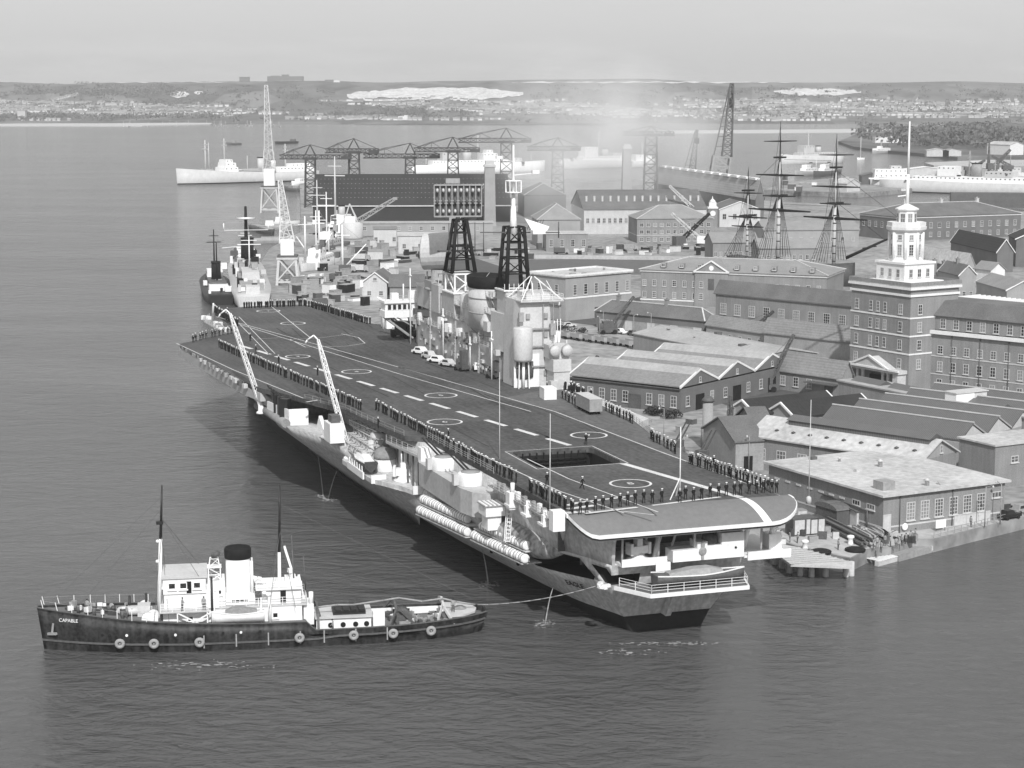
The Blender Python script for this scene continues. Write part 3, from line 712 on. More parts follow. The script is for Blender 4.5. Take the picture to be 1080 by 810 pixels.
for k in range(5): a.bar((-18.6-.1*k,53+k*2.6,9.6),(-18.6-.1*k,53+k*2.6,14.6),.25)
each(a,'platform_strut',['dark_grey'],car)
rail(car,[(-18.7,52.5,15.0),(-20.1,66,15.0)],1.0,'pale_grey',2)
# deck crane stowage truss and cranes
def jib_crane(x,y,z,tip,base_h,name='boat_crane'):
    a=MB(); a.lathe((x,y,z),[(.9,0),(.8,.3),(.5,.5),(.45,base_h)],12); c=a.build(name,['white_paint'],car)
    p=Vector((x,y,z+base_h*.6)); q=Vector(tip); b=MB(); m=p.lerp(q,.82)
    b.lattice(p,m,.7,.64,13,.07); b.lattice(m,q,.64,.3,3,.07)
    dd=(q-p).normalized(); b.path([q,q+dd*.6+Vector((-.5,.4,.2)),q+Vector((-1.6,1.1,-.1)),q+Vector((-1.9,1.3,-.7))],.14,6)
    b.build('jib',['white_paint'],c)
    return c
jib_crane(-30.2,114.5,12.2,(-34,122,29.6),2.6); jib_crane(-22.6,80.6,9.6,(-25,91,28.2),2.2)
a=MB()
for k in range(3):
    a.lattice((-22.4+k*1.2,70,12.0+.9*k),(-22.4+k*1.1,84,11.8+.9*k),1.2,1.2,9,.11)
a.lattice((-19.6,72,15.0),(-20.6,86,14.8),.8,.8,9,.1)
a.build('crane_stowage',['pale_grey'],car)
a=MB(); a.bx(-25.8,-23.4,80,84.4,12.4,15.6,0); a.lathe((-24.6,85.6,12.4),[(1.7,0),(1.7,.4),(1.2,.5),(1.2,1.2)],12,1); a.bx(-25.3,-23.8,81,83.4,15.6,16.8,2); a.build('winch_house',['white_paint','pale_grey','dark_grey'],car)
a=MB(); a.bx(-28.6,-25.0,99.2,99.5,12.3,15.2); a.extr([(-28.6,99.2,12.3),(-28.6,99.2,15.2),(-29.6,112,14.8),(-29.6,112,12.3)],(.25,0,0)); a.extr([(-24.6,88.6,12.3),(-24.6,93,14.9),(-24.6,95,12.3)],(.6,0,0)); each(a,'gun_tub_bulwark',['white_paint'],car)
a=MB()
for s in (102,104.4,106.8,109.4): a.box((-28.4,s,14.9),(1.6,1.5,3.6),.1+s*.3); a.tube((-28.4,s,15.6),(-29.4,s+2.6,17.6),.14)
each(a,'gun_mounting',['black_paint'],car)
a=MB(); a.tube((-29.5,121,12.6),(-29.0,99,12.8),.75,.8,10); a.build('rolled_canvas',['canvas'],car)
# ------------------------------------------------------------------ island
isl=MB(); isl.prism([(14.2,107),(13,112),(12.6,160),(14,166),(18,168),(21.5,166),(22,110),(21,106)],17,22.4); isl.build('island',['upper_grey'],car)
island=[o for o in car.children if o.name.startswith('island')][0]
def ipart(name,mb,m,sub=None): return mb.build(name,m if isinstance(m,list) else [m],sub or island)
a=MB(); a.prism([(14.3,112),(13.3,116),(13.0,152),(14.4,158),(21.3,158),(21.6,112)],22.41,25.4); ipart('upper_deckhouse',a,'upper_grey')
a=MB(); a.prism([(12.9,144),(12.9,161),(14.2,166.5),(20.8,166.5),(21.2,144)],25.41,29.6); a.prism([(12.6,145),(12.6,150),(20.9,150),(20.9,145)],25.42,31.0); ipart('bridge_block',a,'upper_grey')
for z,t,s0,s1 in ((22.45,12.3,110,162),(25.45,12.8,114,150)): rail(island,[(t,s0,z),(t+.1,s1,z)],1.0,'pale_grey',2.4)
# flying control position: glazed box on the port side
a=MB(); a.bx(6.6,16.5,164.2,168.4,22.6,24.0); a.bx(6.8,16.3,164.5,168.2,24.0,25.6); a.bx(6.5,16.6,164.1,168.5,25.6,26.1); fl=ipart('flying_control',a,'white_paint')
for k in range(8):
    if k==5: continue
    window(fl,7.7+k*1.1,164.49,24.15,0,.85,1.25,1,1,'pale_grey','glass_dark')
rail(fl,[(6.8,164.4,26.1),(16.2,164.4,26.1)],1.1,'pale_grey',1.6)
a=MB(); a.bar((7,165,22.5),(13,165,18),.35); a.bar((7,167,22.5),(13,167,18),.35); a.bar((9.5,165,22.5),(13,165,20.5),.25); ipart('flying_control_bracket',a,'mid_grey',fl)
a=MB(); a.bx(8.5,10,165.5,167,26.1,27.6); a.bx(12.5,14.5,165.2,167,26.1,28.0); a.tube((11.2,166,26.1),(11.2,166,29.5),.15); each(a,'signal_locker',['white_paint'],island)
# funnel
fc=(14.9,121.0)
a=MB(); a.lathe((fc[0],fc[1],25.4),[(3.35,0),(3.3,7.6)],30,0,sy=1.5); fun=ipart('funnel',a,'pale_grey')
a=MB(); a.lathe((fc[0],fc[1],33.0),[(3.36,0),(3.55,.25),(3.6,2.1),(3.2,2.35),(3.0,1.6),(.02,1.5)],30,0,sy=1.5); ipart('funnel_top',a,'soot_and_shade',fun)
a=MB()
for z in (28.2,31): a.lathe((fc[0],fc[1],z),[(3.36,0),(3.42,.05),(3.42,.18),(3.36,.22)],30,0,sy=1.5)
a.path([(13.2,118,25.4),(13.0,117.6,29),(13.4,117.4,32.5)],.18,8); ipart('funnel_band',a,'mid_grey',fun)
a=MB(); a.lathe((fc[0]-.9,fc[1]-4.4,25.4),[(1.9,0),(1.8,1.6),(1.2,2.9),(.02,3.4)],16); ipart('funnel_casing',a,'pale_grey',fun)
a=MB(); a.bx(12.4,15.0,113.2,115.6,25.4,27.2); a.bx(13,15.4,126,129,25.4,28.6); a.lathe((15,131,25.4),[(2.2,0),(2.2,5),(1.6,5.4),(.02,5.5)],16); a.bx(14.6,17.6,131.5,134,25.4,31); each(a,'vent_trunk',['pale_grey'],island)
# after white tower
a=MB(); rg=[]
for z,k in ((17,1.0),(26,.96),(30,.93),(32.4,.88)): rg.append([(16.7+x*k,102.2+y*k,z) for x,y in ((-3.1,-3.6),(-3.6,-1),(-3.6,4),(3.6,4),(3.6,-1),(3.1,-3.6))])
a.loft(rg); ipart('aft_tower',a,'pale_grey')
a=MB()
for z in (20.6,24.2,27.4): a.bx(12.9,20.3,98.2,98.5,z,z+.25)
for z in (19,22.6,26,29.4):
    for t in (15.2,18.6): a.bx(t-.35,t+.35,98.35,98.62,z,z+.9)
a.bx(19.2,20.2,97.6,98.4,26.4,28.4); a.bx(13.3,14.2,97.8,98.4,29,30.6); a.bar((19.9,98.2,17),(19.9,98.2,32),.14); a.bar((18.0,98.2,24),(18.0,98.2,32),.12)
each(a,'tower_fitting',['mid_grey'],island)
a=MB(); a.prism([(13.6,97.8),(21.8,97.8),(21.8,106.6),(13.6,106.6)],32.41,32.6); a.bx(15.4,20,100,105,32.6,33.8); ipart('tower_platform',a,'pale_grey')
rail(island,[(13.6,97.9,32.6),(21.7,97.9,32.6),(21.7,106.5,32.6),(13.6,106.5,32.6),(13.6,97.9,32.6)],1.1,'white_paint',2)
a=MB(); a.bar((13.8,98,32.6),(17.5,103,36.5),.16); a.bar((21.6,98,32.6),(18,103,36.5),.16); a.bar((14,106,32.6),(17.5,104,36.5),.14)
for k in range(4): a.bar((14+k*2,98,33.7),(15+k*1.4,100,36),.09)
ipart('tower_stay',a,'white_paint')
a=MB(); a.lathe((13.9,97.6,22.4),[(1.5,-.5),(1.75,0),(1.75,5.4),(1.6,5.6),(.02,5.7)],22); ipart('gunnery_director',a,'pale_grey')
a=MB(); a.extr([(12.6,98.6,17),(17.4,98.6,17),(17.4,98.6,23),(12.6,98.6,23)],(0,.2,0)); ipart('director_pedestal',a,'white_paint')
a=MB(); a.lathe((14.6,98.5,20.3),[(.02,-1.9),(1.6,-1.5),(1.7,0),(1.6,1.4),(.02,1.6)],14,0,sy=.3); ipart('tower_doorway',a,'dark_grey')
a=MB(); a.tube((14,97.5,17),(14,97.5,22),.28); a.bar((13,97.2,17),(13.1,97.2,22.4),.16); a.bar((15.0,97.2,17),(14.8,97.2,22.4),.2); each(a,'director_leg',['white_paint'],island)
a=MB(); a.bx(18.6,21.6,94.2,98,17,20.2,0); a.bx(18.4,21.8,94,98.4,20.2,22.4,0); a.bx(18.2,22,95.5,98.4,22.4,24.8,0); a.bx(17.9,19.3,93.8,95,17,18.6,0); a=a; ipart('aft_deckhouse',a,'pale_grey')
for t in (18.9,21.2):
    a=MB(); a.lathe((0,0,0),[(.95,-.5),(1.0,.3),(.95,.5),(.02,.52)],16); a.tube((0,.6,-.2),(0,1.9,-.2),.15)
    o=ipart('fire_control_dish',a,'pale_grey'); o.location=(t,94.6,23.9); o.rotation_euler=(math.pi/2,0,0)
a=MB()
for k in range(6): a.tube((18.6+k*.6,99,24.8),(18.6+k*.6,99,random.uniform(27,30)),.07)
a.bx(18.4,21.6,99,101,24.8,26.8); ipart('signal_rail',a,'white_paint')
# radar masts
def lat_mast(t,s,z0,z1,w0,w1,name='lattice_mast',n=5):
    a=MB(); P0=Vector((t,s,z0)); P1=Vector((t,s,z1))
    for i in range(4):
        sx,sy=((1,1),(-1,1),(-1,-1),(1,-1))[i]; a.tube(P0+Vector((sx*w0/2,sy*w0/2,0)),P1+Vector((sx*w1/2,sy*w1/2,0)),.42,.34,8)
    for k in range(n+1):
        q=k/n; ww=w0+(w1-w0)*q; z=z0+(z1-z0)*q; cs=[Vector((t+sx*ww/2,s+sy*ww/2,z)) for sx,sy in ((1,1),(-1,1),(-1,-1),(1,-1))]
        for i in range(4): a.bar(cs[i],cs[(i+1)%4],.26)
        if k<n and k%2==1:
            q2=(k+1)/n; w2=w0+(w1-w0)*q2; z2=z0+(z1-z0)*q2; c2=[Vector((t+sx*w2/2,s+sy*w2/2,z2)) for sx,sy in ((1,1),(-1,1),(-1,-1),(1,-1))]
            for i in range(4): a.bar(cs[i],c2[(i+1)%4],.18)
    return ipart(name,a,'soot_and_shade')
m1=lat_mast(15.6,140,34.2,44.6,4.8,2.1,n=4); m2=lat_mast(16.0,108.5,33.9,45.2,4.3,2.9,n=4)
a=MB(); a.prism([(12.9,135.5),(12.9,143.5),(18.6,143.5),(18.6,135.5)],25.41,30.2); ipart('mast_house',a,'upper_grey')
a=MB(); a.bx(12.7,18.8,135.3,143.7,30.21,30.45); a.bx(13.3,18.2,136.4,143,33.9,34.15)
for t in (13.4,15.6,18):
    for s in (136.6,142.8): a.bar((t,s,30.4),(t,s,33.9),.3)
for p,q in (((13.4,136.6,30.4),(18,136.6,33.9)),((18,136.6,30.4),(13.4,136.6,33.9)),((13.4,136.6,30.4),(13.4,142.8,33.9))): a.bar(p,q,.2)
ipart('mast_base',a,'white_paint')
a=MB(); a.prism([(13.4,105.8),(13.0,113),(19.6,113),(19.6,105.8)],22.41,29.4); a.bx(13.6,18.4,106.2,111,29.41,33.6); ipart('mast_house',a,'pale_grey')
a=MB(); a.bx(13.2,18.8,105.9,111.3,33.61,33.88)
for k in range(7): a.bar((13.3+k*.9,105.9,33.9),(13.3+k*.9,105.9,35),.09)
ipart('mast_base',a,'white_paint')
random.seed(91); a=MB()
for k in range(80):
    z0=random.choice((25.42,25.42,22.42,29.62)); 
    t=random.uniform(13.6,20.5) if z0>23 else random.uniform(12.6,13.0); s=random.uniform(144.5,160) if z0>29 else (random.uniform(113.5,157) if z0>23 else random.uniform(111,164))
    h=random.uniform(.6,2.4); a.box((t,s,z0+h/2),(random.uniform(.3,1.3),random.uniform(.3,1.5),h),random.random()*.4,random.choice((0,0,1,2)))
each(a,'island_fitting',['white_paint','mid_grey','dark_grey'],island)
a=MB()
for k in range(34):
    s=random.uniform(109,162); z=random.uniform(18,22); w_=random.uniform(.25,.5); a.box((12.75 if s<160 else 13.4,s,z),(.5,random.uniform(.5,1.6),w_),0,random.choice((0,1)))
each(a,'wall_fitting',['pale_grey','dark_grey'],island)
for s,z1 in ((118,25.2),(133,25.2),(150,29.4)):
    a=MB(); a.bar((12.3,s,17),(12.5,s,z1),.09); a.bar((12.3,s+.6,17),(12.5,s+.6,z1),.09)
    for k in range(int((z1-17)/.6)): a.bar((12.35,s,17.3+k*.6),(12.35,s+.6,17.3+k*.6),.07)
    ipart('ladder',a,'pale_grey')
a=MB(); a.path([(12.0,109,25),(12.4,118,24.2),(12.6,126,25.3)],.06,5); ipart('aerial_wire',a,'dark_grey')
a=MB(); a.bx(11.2,20.6,139.6,141.2,38.2,38.5); 
for k in range(5): a.tube((13+k*1.8,139,38),(13+k*1.8,139,44),.1)
ipart('mast_platform',a,'dark_grey',m1)
def radar():
    a=MB(); wd,ht=9.4,6.2; z=45.2
    for zz_ in (0,.42*ht,.5*ht,ht): a.bar((-wd/2,0,z+zz_),(wd/2,0,z+zz_),.3)
    for k in range(9): a.bar((-wd/2+wd*k/8,0,z),(-wd/2+wd*k/8,0,z+ht),.2)
    a.bx(-wd/2,wd/2,.35,.5,z,z+ht,1)
    for r in range(3):
        for k in range(8):
            c=(-wd/2+wd*(k+.5)/8,-.55,z+ht*(.17+.33*r))
            a.ball(c,(.28,.5,.62 if r==1 else .42),6,1 if r==1 else 2)
    a.tube((0,.3,z-1.2),(0,.3,z+ht*.5),.45,.4,10,1); a.bx(-2.4,.4,-.2,.3,z+ht+.3,z+ht+1.3,0); a.bar((-1.9,0,z+ht),(-1.9,0,z+ht+1),.2); a.bar((.1,0,z+ht),(.1,0,z+ht+1),.2)
    o=ipart('radar_array',a,['mid_grey','dark_grey','pale_grey'],m1); o.location=(15.2,140,0); o.rotation_euler=(0,0,-CRZ+.12)
radar()
# pole mast with crow's nest
a=MB(); a.tube((15.6,107.6,45),(15.6,107.6,51.5),.42,.34); a.tube((15.6,107.6,51.5),(15.6,107.6,60),.26,.14); a.tube((15.6,107.6,44),(15.6,107.6,49),.8,.42)
pm_=ipart('pole_mast',a,'white_paint',m2)
a=MB()
a.lathe((15.6,107.6,51.4),[(1.5,0),(1.5,.15),(.3,.2)],10)
for k in range(8): A=k*math.pi/4; a.bar((15.6+1.5*math.cos(A),107.6+1.5*math.sin(A),51.5),(15.6+1.5*math.cos(A),107.6+1.5*math.sin(A),53.6),.14)
a.lathe((15.6,107.6,53.5),[(1.55,0),(1.55,.14),(1.4,.16)],10); a.bar((15.6,107.6,54.6),(19.2,106,55),.12); a.box((19.2,106,55.2),(1.3,1,.6)); a.bar((15.6,107.6,57),(13.2,108,57.6),.1); a.box((13,108,57.8),(1.2,.6,.5))
ipart('mast_cage',a,'white_paint',m2)
a=MB(); a.extr([(17.4,106.6,46.8),(21.6,105.0,45.3),(21.2,105.0,44.6),(18.6,106,44.6)],(.2,.9,0)); a.bx(18.4,20.8,104.8,106.2,44.0,44.7); ipart('radar_scanner',a,'white_paint',m2)
a=MB(); a.bar((9.5,108.5,44.3),(24.5,107.4,44.0),.2); a.tube((24.3,107.4,43),(24.3,107.4,46),.12); a.bar((14,108.5,41),(22,108,41),.16)
for k in range(6): a.bar((18+k*.5,107,44.6),(18.6+k*.5,106.6,46.5),.1)
ipart('yard',a,'dark_grey',m2)
# large drum radar forward
a=MB(); dn=Vector((.86,-.5,.06)).normalized(); up=Vector((0,0,1)); sx=dn.cross(up).normalized(); c0=Vector((15.2,152.5,37.4))
def ringd(off,r): return [c0+dn*off+sx*r*math.cos(A)*.92+up*r*math.sin(A) for A in [2*math.pi*i/24 for i in range(24)]]
a.loft([ringd(-3.6,3.2),ringd(-3.3,3.75),ringd(2.2,3.8),ringd(2.6,3.9)],0,False)
dr=ipart('drum_radar',a,'pale_grey')
a=MB(); a.loft([ringd(2.62,3.7),ringd(2.72,3.6)],0)
ipart('radar_face',a,'mid_grey',dr)
a=MB(); a.lathe((15.4,152.5,29.6),[(3.4,0),(3.2,.3),(2.0,.6),(2.0,4.0)],18); a.bx(12.6,18,150,155,29.6,31.4); ipart('radar_pedestal',a,'mid_grey')
a=MB(); a.bx(12.8,19,146,151,31,31.2); 
for k in range(7): a.bar((12.9+k,146,31.2),(12.9+k,146,33.4),.14)
a.bar((12.8,146,33.3),(19.6,146,33.3),.16); a.bx(13,15,141,143,25.5,30); a.bx(15.4,17.6,142,144,29.6,32.5); a.tube((13.5,156,29.6),(13.5,156,33),.2); ipart('signal_bridge',a,'pale_grey')
for z,x0,s0,s1 in ((28.6,13.0,113.4,119),(28.2,12.9,126,135.4),(31.6,13.2,113.4,117)):
    a=MB(); a.bx(x0,x0+1.5,s0,s1,z,z+.14)
    for k in range(3): s=s0+(s1-s0)*(k+.5)/3; a.bar((x0+.1,s,z),(x0+.9,s,z-1.6),.1); a.bx(x0+.4,x0+1.2,s-.4,s+.4,z+.14,z+1.1)
    ipart('gun_platform',a,'pale_grey'); rail(island,[(x0,s0,z+.14),(x0,s1,z+.14)],1.0,'white_paint',1.4,.05)
a=MB(); a.bx(14.6,19,127,134.5,25.42,28.6); ipart('funnel_deckhouse',a,'upper_grey')
a=MB(); a.bx(14.4,19.8,113.2,115.8,25.42,31.4); ipart('funnel_deckhouse',a,'upper_grey')
a=MB()
for k in range(9): a.tube((13.4+random.uniform(0,5),random.choice((random.uniform(113.5,117),random.uniform(128,134),random.uniform(146,156))),28.4),(14+random.uniform(0,5),random.uniform(113,134) if k<6 else 150,random.uniform(31,36)),.08,.05,5)
each(a,'whip_aerial',['pale_grey'],island)
# vertical aerial poles on the island's port wall
for s,z1 in ((163.5,33),(140,27),(122.5,23.5),(109.5,26)):
    a=MB(); a.tube((12.0,s,17),(12.0,s,z1),.16,.11); a.bx(11.8,12.2,s-.5,s+.5,z1-1.6,z1-1.4); ipart('aerial_pole',a,'white_paint')
random.seed(11)
a=MB()
for k in range(26):
    s=108+k*2.0; z=random.choice((18,19.6,20.5,21.6,23.6)); a.bx(12.35,13.2,s,s+random.uniform(.3,1.2),z,z+random.uniform(.3,1.1),random.choice((0,1,1)))
each(a,'wall_fitting',['mid_grey','pale_grey'],island)
# forward starboard deck edge: white hut and post
a=MB(); a.bx(14,19,190,195,17,19.4); a.bx(13.8,19.2,189.8,195.2,19.4,19.7); a.bx(15,18,186,189,15.8,17.6); h=a.build('deck_edge_house',['white_paint'],car)
a=MB(); a.tube((13.4,190.5,17),(13.4,190.5,23.5),.3,.26); a.bar((13.4,190.5,23.4),(12.2,191,24.2),.3); a.build('fairlead_post',['white_paint'],car)
# radio masts at the deck edges: tall thin poles
for px,py,h in ((527,493,20),(580,543,19),(853,524,19)):
    t,s=Cc(px,py,15.7); a=MB(); a.tube((t,s,15.2),(t,s,15.2+h*.72),.085,.045,6); a.lathe((t,s,14.8),[(.4,0),(.35,.8),(.15,1.0)],10); a.build('radio_mast',['pale_grey'],car)
# ensign staff on the deck
ex,ey=Cc(717,526); a=MB(); a.tube((ex,ey,17),(ex,ey,26.5),.1,.06,8); a.bar((ex,ey,19.8),(ex-1.6,ey-.5,17.05),.1); a.bar((ex,ey,19.6),(ex+.1,ey+1.5,17.05),.1); a.build('ensign_staff',['white_paint'],car)
# bow fittings
a=MB(); a.tube(tuple(Cc(224,333))+(15.6,),tuple(Cc(225,318,21))+(20.5,),.3,.2); a.build('bow_post',['white_paint'],car)
a=MB(); a.prism([(-16.9,206),(-19.6,214),(-20.0,232),(-17,240)],14.4,15.2); a.build('bow_gallery',['mid_grey'],car)
a=MB(); random.seed(5)
for k in range(22): a.box((-18.2+random.uniform(-.9,.6),209+k*1.35,15.6),(.9,.9,random.uniform(.4,1.2)),random.random(),random.choice((0,0,1)))
each(a,'gallery_stores',['white_paint','mid_grey'],car)
rail(car,[(-19.6,214,15.2),(-20,232,15.2),(-17,240,15.2)],1.0,'pale_grey',2)
# starboard deck edge, crane post and sponson
a=MB(); a.prism([(16.6,30),(19.4,33),(19.6,44),(17,46)],14.6,15.4); a.prism([(20.4,60),(24,64),(24,96),(21,100)],15.4,16.4); each(a,'starboard_sponson',['pale_grey'],car)
rail(car,[(15.3,2,16.9),(15.6,14,16.9),(16.1,27,16.9)],1.0,'pale_grey',2)
rail(car,[(17.1,46,16.9),(19.7,60,16.9),(20.6,82,16.9)],1.0,'pale_grey',2)
def twin_gun(t,s):
    a=MB(); a.lathe((0,0,0),[(1.2,0),(1.1,.9),(.6,1.2)],12); a.bx(-.8,.8,-.8,.6,1,2); o=a.build('gun_mounting',['dark_grey'],car,(t,s,15.4),-.9)
    for k in (-.35,.35): b=MB(); b.tube((k,0,1.8),(k,3.6,4.4),.14,.11,8); b.build('gun_barrel',['steel_dark'],o)
twin_gun(18.3,39.5); twin_gun(18.4,30.8)
a=MB(); a.tube((13.2,22.0,9.5),(13.2,22,9.6),.1); 
for t in (10.5,14.2): a.tube((t,.6,10),(t,-1.2,15.2),.35)
a.bx(13.6,15.4,-.6,1.4,10,12); a.bx(9.4,15.6,-3.0,-2.7,9.4,10.5); a.prism([(9,-2.7),(15.6,-2.7),(15.6,8),(9,8)],9.7,10.0); each(a,'starboard_stern_wing',['white_paint'],car)
# ------------------------------------------------------------------ loose things on or against the carrier
def raft_mesh():
    a=MB(); rg=[]
    for x,r in ((-.72,.3),(-.66,.46),(-.3,.5),(.3,.5),(.66,.46),(.72,.3)): rg.append([(x,r*math.cos(A),r*math.sin(A)) for A in [2*math.pi*i/12 for i in range(12)]])
    a.loft(rg,0,True)
    for x in (-.35,.35): a.loft([[(x+d,.53*math.cos(A),.53*math.sin(A)) for A in [2*math.pi*i/12 for i in range(12)]] for d in (-.05,.05)],1)
    return a.mesh('life_raft',['white_paint','mid_grey'])
rm=raft_mesh(); k=0
for z,o,s0,s1,n,lab,grp in ((7.4,.75,12.9,27.4,11,'white raft canister in the lower after rack on the carrier side','rafts in the lower after rack'),(7.4,.75,30.2,45.6,12,'white raft canister in the lower forward rack on the carrier side','rafts in the lower forward rack'),(9.0,.2,13.6,26,9,'white raft canister in the upper after rack on the carrier side','rafts in the upper after rack'),(9.0,.2,31.5,45.6,11,'white raft canister in the upper forward rack on the carrier side','rafts in the upper forward rack')):
    for i in range(n):
        s=s0+(s1-s0)*i/(n-1); q=W(RK(s)-o,s,z+.66)
        o_=tag(link('life_raft',rm,None,q,CRZ+math.pi/2+.14+random.uniform(-.06,.06)),lab,'life raft',grp); o_.scale=(.98,1.3,1.3)
def boat(name,label,t,s,z,ln,bm,rz,hm,top='canvas',cat='boat',loc=None):
    rt=thing(name,label,cat,loc or W(t,s,z),rz)
    a=MB(); rg=[]
    for i in range(9):
        x=-ln/2+ln*i/8; q=i/8; w_=bm/2*(math.sin(math.pi*min(1,.18+q*.82)) if q>.4 else .92-.25*(.4-q))
        w_=max(.04,w_); sh=.25*(2*q-1)**2
        rg.append([(x,-w_,1.3+sh),(x,-w_*.86,.7),(x,-w_*.2,.05),(x,w_*.2,.05),(x,w_*.86,.7),(x,w_,1.3+sh)])
    a.loft(rg,0,True); a.build('hull',[hm],rt)
    a=MB()
    for r0,r1 in zip(rg[:-1],rg[1:]):
        for j in (0,5): a.bar(Vector(r0[j])+Vector((0,0,.05)),Vector(r1[j])+Vector((0,0,.05)),.14)
    a.build('gunwale',['white_paint'],rt)
    a=MB(); a.loft([[(x,-w_,1.35),(x,-w_*.6,h),(x,w_*.6,h),(x,w_,1.35)] for x,w_,h in ((-ln*.36,bm*.36,1.7),(-ln*.1,bm*.42,2.1),(ln*.1,bm*.42,2.1),(ln*.24,bm*.3,1.7))],0); a.build('canopy',[top],rt)
    return rt
boat('ship_boat','dark-hulled launch stowed across the carrier stern below the white deckhouse',1.6,-5.0,7.6,12.5,2.9,CRZ,'dark_grey','mid_grey')
boat('ship_boat','white-topped launch stowed on the port side platform beside the white gun crane',-22.4,71.4,10.1,11.5,2.8,CRZ+math.pi/2-.05,'steel_dark','white_paint')
# aircraft tow tractors and cars parked along the island
def vehicle(name,label,cat,loc,rz,ln=3.8,wd=1.7,ht=1.5,body='pale_grey',group=None,cab=True,deck=False):
    rt=thing(name,label,cat,loc,rz,group)
    a=MB(); b0=.35; sh=ht*.55
    a.extr([(-ln/2,-wd/2,b0),(ln/2,-wd/2,b0),(ln/2,-wd/2,sh*.9),(ln*.46,-wd/2,sh),(-ln*.48,-wd/2,sh),(-ln/2,-wd/2,sh*.9)],(0,wd,0))
    a.build('body',[body],rt)
    if cab:
        c=MB(); c.loft([[(-ln*.38,-wd*.47,sh+.003),(ln*.2,-wd*.47,sh+.003),(ln*.2,wd*.47,sh+.003),(-ln*.38,wd*.47,sh+.003)],[(-ln*.27,-wd*.38,ht),(ln*.06,-wd*.38,ht),(ln*.06,wd*.38,ht),(-ln*.27,wd*.38,ht)]]); cb=c.build('cabin',[body],rt)
        c=MB(); c.extr([(-ln*.28,-wd*.46,sh+.1),(ln*.12,-wd*.46,sh+.1),(ln*.03,-wd*.42,ht-.12),(-ln*.24,-wd*.42,ht-.12)],(0,.03,0)); c.extr([(-ln*.28,wd*.46,sh+.1),(ln*.12,wd*.46,sh+.1),(ln*.03,wd*.42,ht-.12),(-ln*.24,wd*.42,ht-.12)],(0,-.03,0)); c.build('window',['glass_dark'],rt)
    for x in (-ln*.3,ln*.31):
        for y in (-wd/2,wd/2):
            c=MB(); c.tube((x,y-.1,.33),(x,y+.1,.33),.33,.33,12); c.build('wheel',['black_paint'],rt)
    return rt
vl=['white saloon car parked farthest forward beside the carrier island','white car second in line beside the carrier island','white car with a pale bonnet third in line beside the island','white car nearest the camera in the line beside the island']
for i,(px,py) in enumerate(((444,374),(453,379),(462,383),(473,387))):
    t,s=Cc(px,py); vehicle('parked_car',vl[i],'car',W(t+.3,s+.5,17.0),CRZ-math.pi/2+(.45,.3,.62,.5)[i],(4.4,3.9,4.6,4.2)[i],1.75,(1.5,1.6,1.4,1.45)[i],('white_paint','pale_grey','white_paint','pale_grey')[i],'cars parked beside the island')
# dark mobile crane forward of the island
def deck_crane(px,py,name,label,rz,jib,body='black_paint',z=17.0):
    q=P(px,py,z); rt=thing(name,label,'mobile crane',q,rz)
    a=MB(); a.bx(-2.6,2.6,-1.4,1.4,.6,1.7); a.bx(-1.5,1.6,-1.2,1.2,1.7,3.6); a.bx(-2.4,-1.5,-1,1,1.8,3.0); a.build('body',[body],rt)
    for x in (-1.7,1.7):
        for y in (-1.45,1.45): c=MB(); c.tube((x,y-.25,.65),(x,y+.25,.65),.65,.65,14); c.build('wheel',['soot_and_shade'],rt)
    c=MB(); c.lattice((1.2,0,2.4),(1.2+jib[0],jib[1],2.4+jib[2]),.9,.5,8,.12); c.build('jib',[body],rt)
    c=MB(); c.bar((-1.4,0,3.6),(-1.0,0,5.4),.16); c.bar((-1,0,5.4),(1.2+jib[0],jib[1],2.4+jib[2]),.06); c.build('gantry',[body],rt)
    return rt
deck_crane(426,356,'mobile_crane','black mobile crane parked forward of the island under the glazed control position',CRZ+2.2,(6,-1,3.2))
deck_crane(553,401,'mobile_crane','black wheeled crane parked at the after end of the island',CRZ+1.4,(3.0,.5,2.4))
def forklift(px,py,label,m='dark_grey',h=2.2,z=17.0):
    q=P(px,py,z); rt=thing('deck_tractor',label,'tractor',q,CRZ+random.uniform(.8,2)); a=MB(); a.bx(-1.4,1.4,-.8,.8,.4,1.1); a.bx(-1.2,-.3,-.7,.7,1.1,h); a.bx(.9,1.3,-.5,.5,1.1,1.5); a.build('body',[m],rt)
    for x in (-.9,.9):
        for y in (-.8,.8): c=MB(); c.tube((x,y-.15,.4),(x,y+.15,.4),.4,.4,10); c.build('wheel',['soot_and_shade'],rt)
forklift(487,391,'dark deck tractor with a mast standing aft of the white cars',h=4); forklift(521,399,'dark deck tractor with a raised frame by the island wall',h=3.4); forklift(504,391,'small white tractor beside the island aerial','white_paint',1.7); forklift(514,393,'tall white trolley standing against the island wall','white_paint',3.2)
# white low container and long van by the starboard edge
def crate_box(name,label,cat,p,rz,d,m,legs=True):
    rt=thing(name,label,cat,p,rz); a=MB(); a.bx(-d[0]/2,d[0]/2,-d[1]/2,d[1]/2,.55 if legs else 0,d[2]); a.build('body',[m],rt)
    a=MB(); a.bx(-d[0]/2-.04,d[0]/2+.04,-d[1]/2-.04,d[1]/2+.04,d[2],d[2]+.08); a.build('lid',['white_paint' if m!='mid_grey' else 'pale_grey'],rt)
    if legs:
        for x in (-d[0]*.38,-d[0]*.13,d[0]*.13,d[0]*.38):
            for y in (-d[1]*.35,d[1]*.35): c=MB(); c.tube((x,y-.15,.3),(x,y+.15,.3),.3,.3,10); c.build('wheel',['soot_and_shade'],rt)
t,s=Cc(621,434); crate_box('box_trailer','long pale box trailer on small wheels at the starboard deck edge','trailer',W(t,s,17),CRZ+math.pi/2-.05,(7.4,2.2,2.6),'mid_grey')
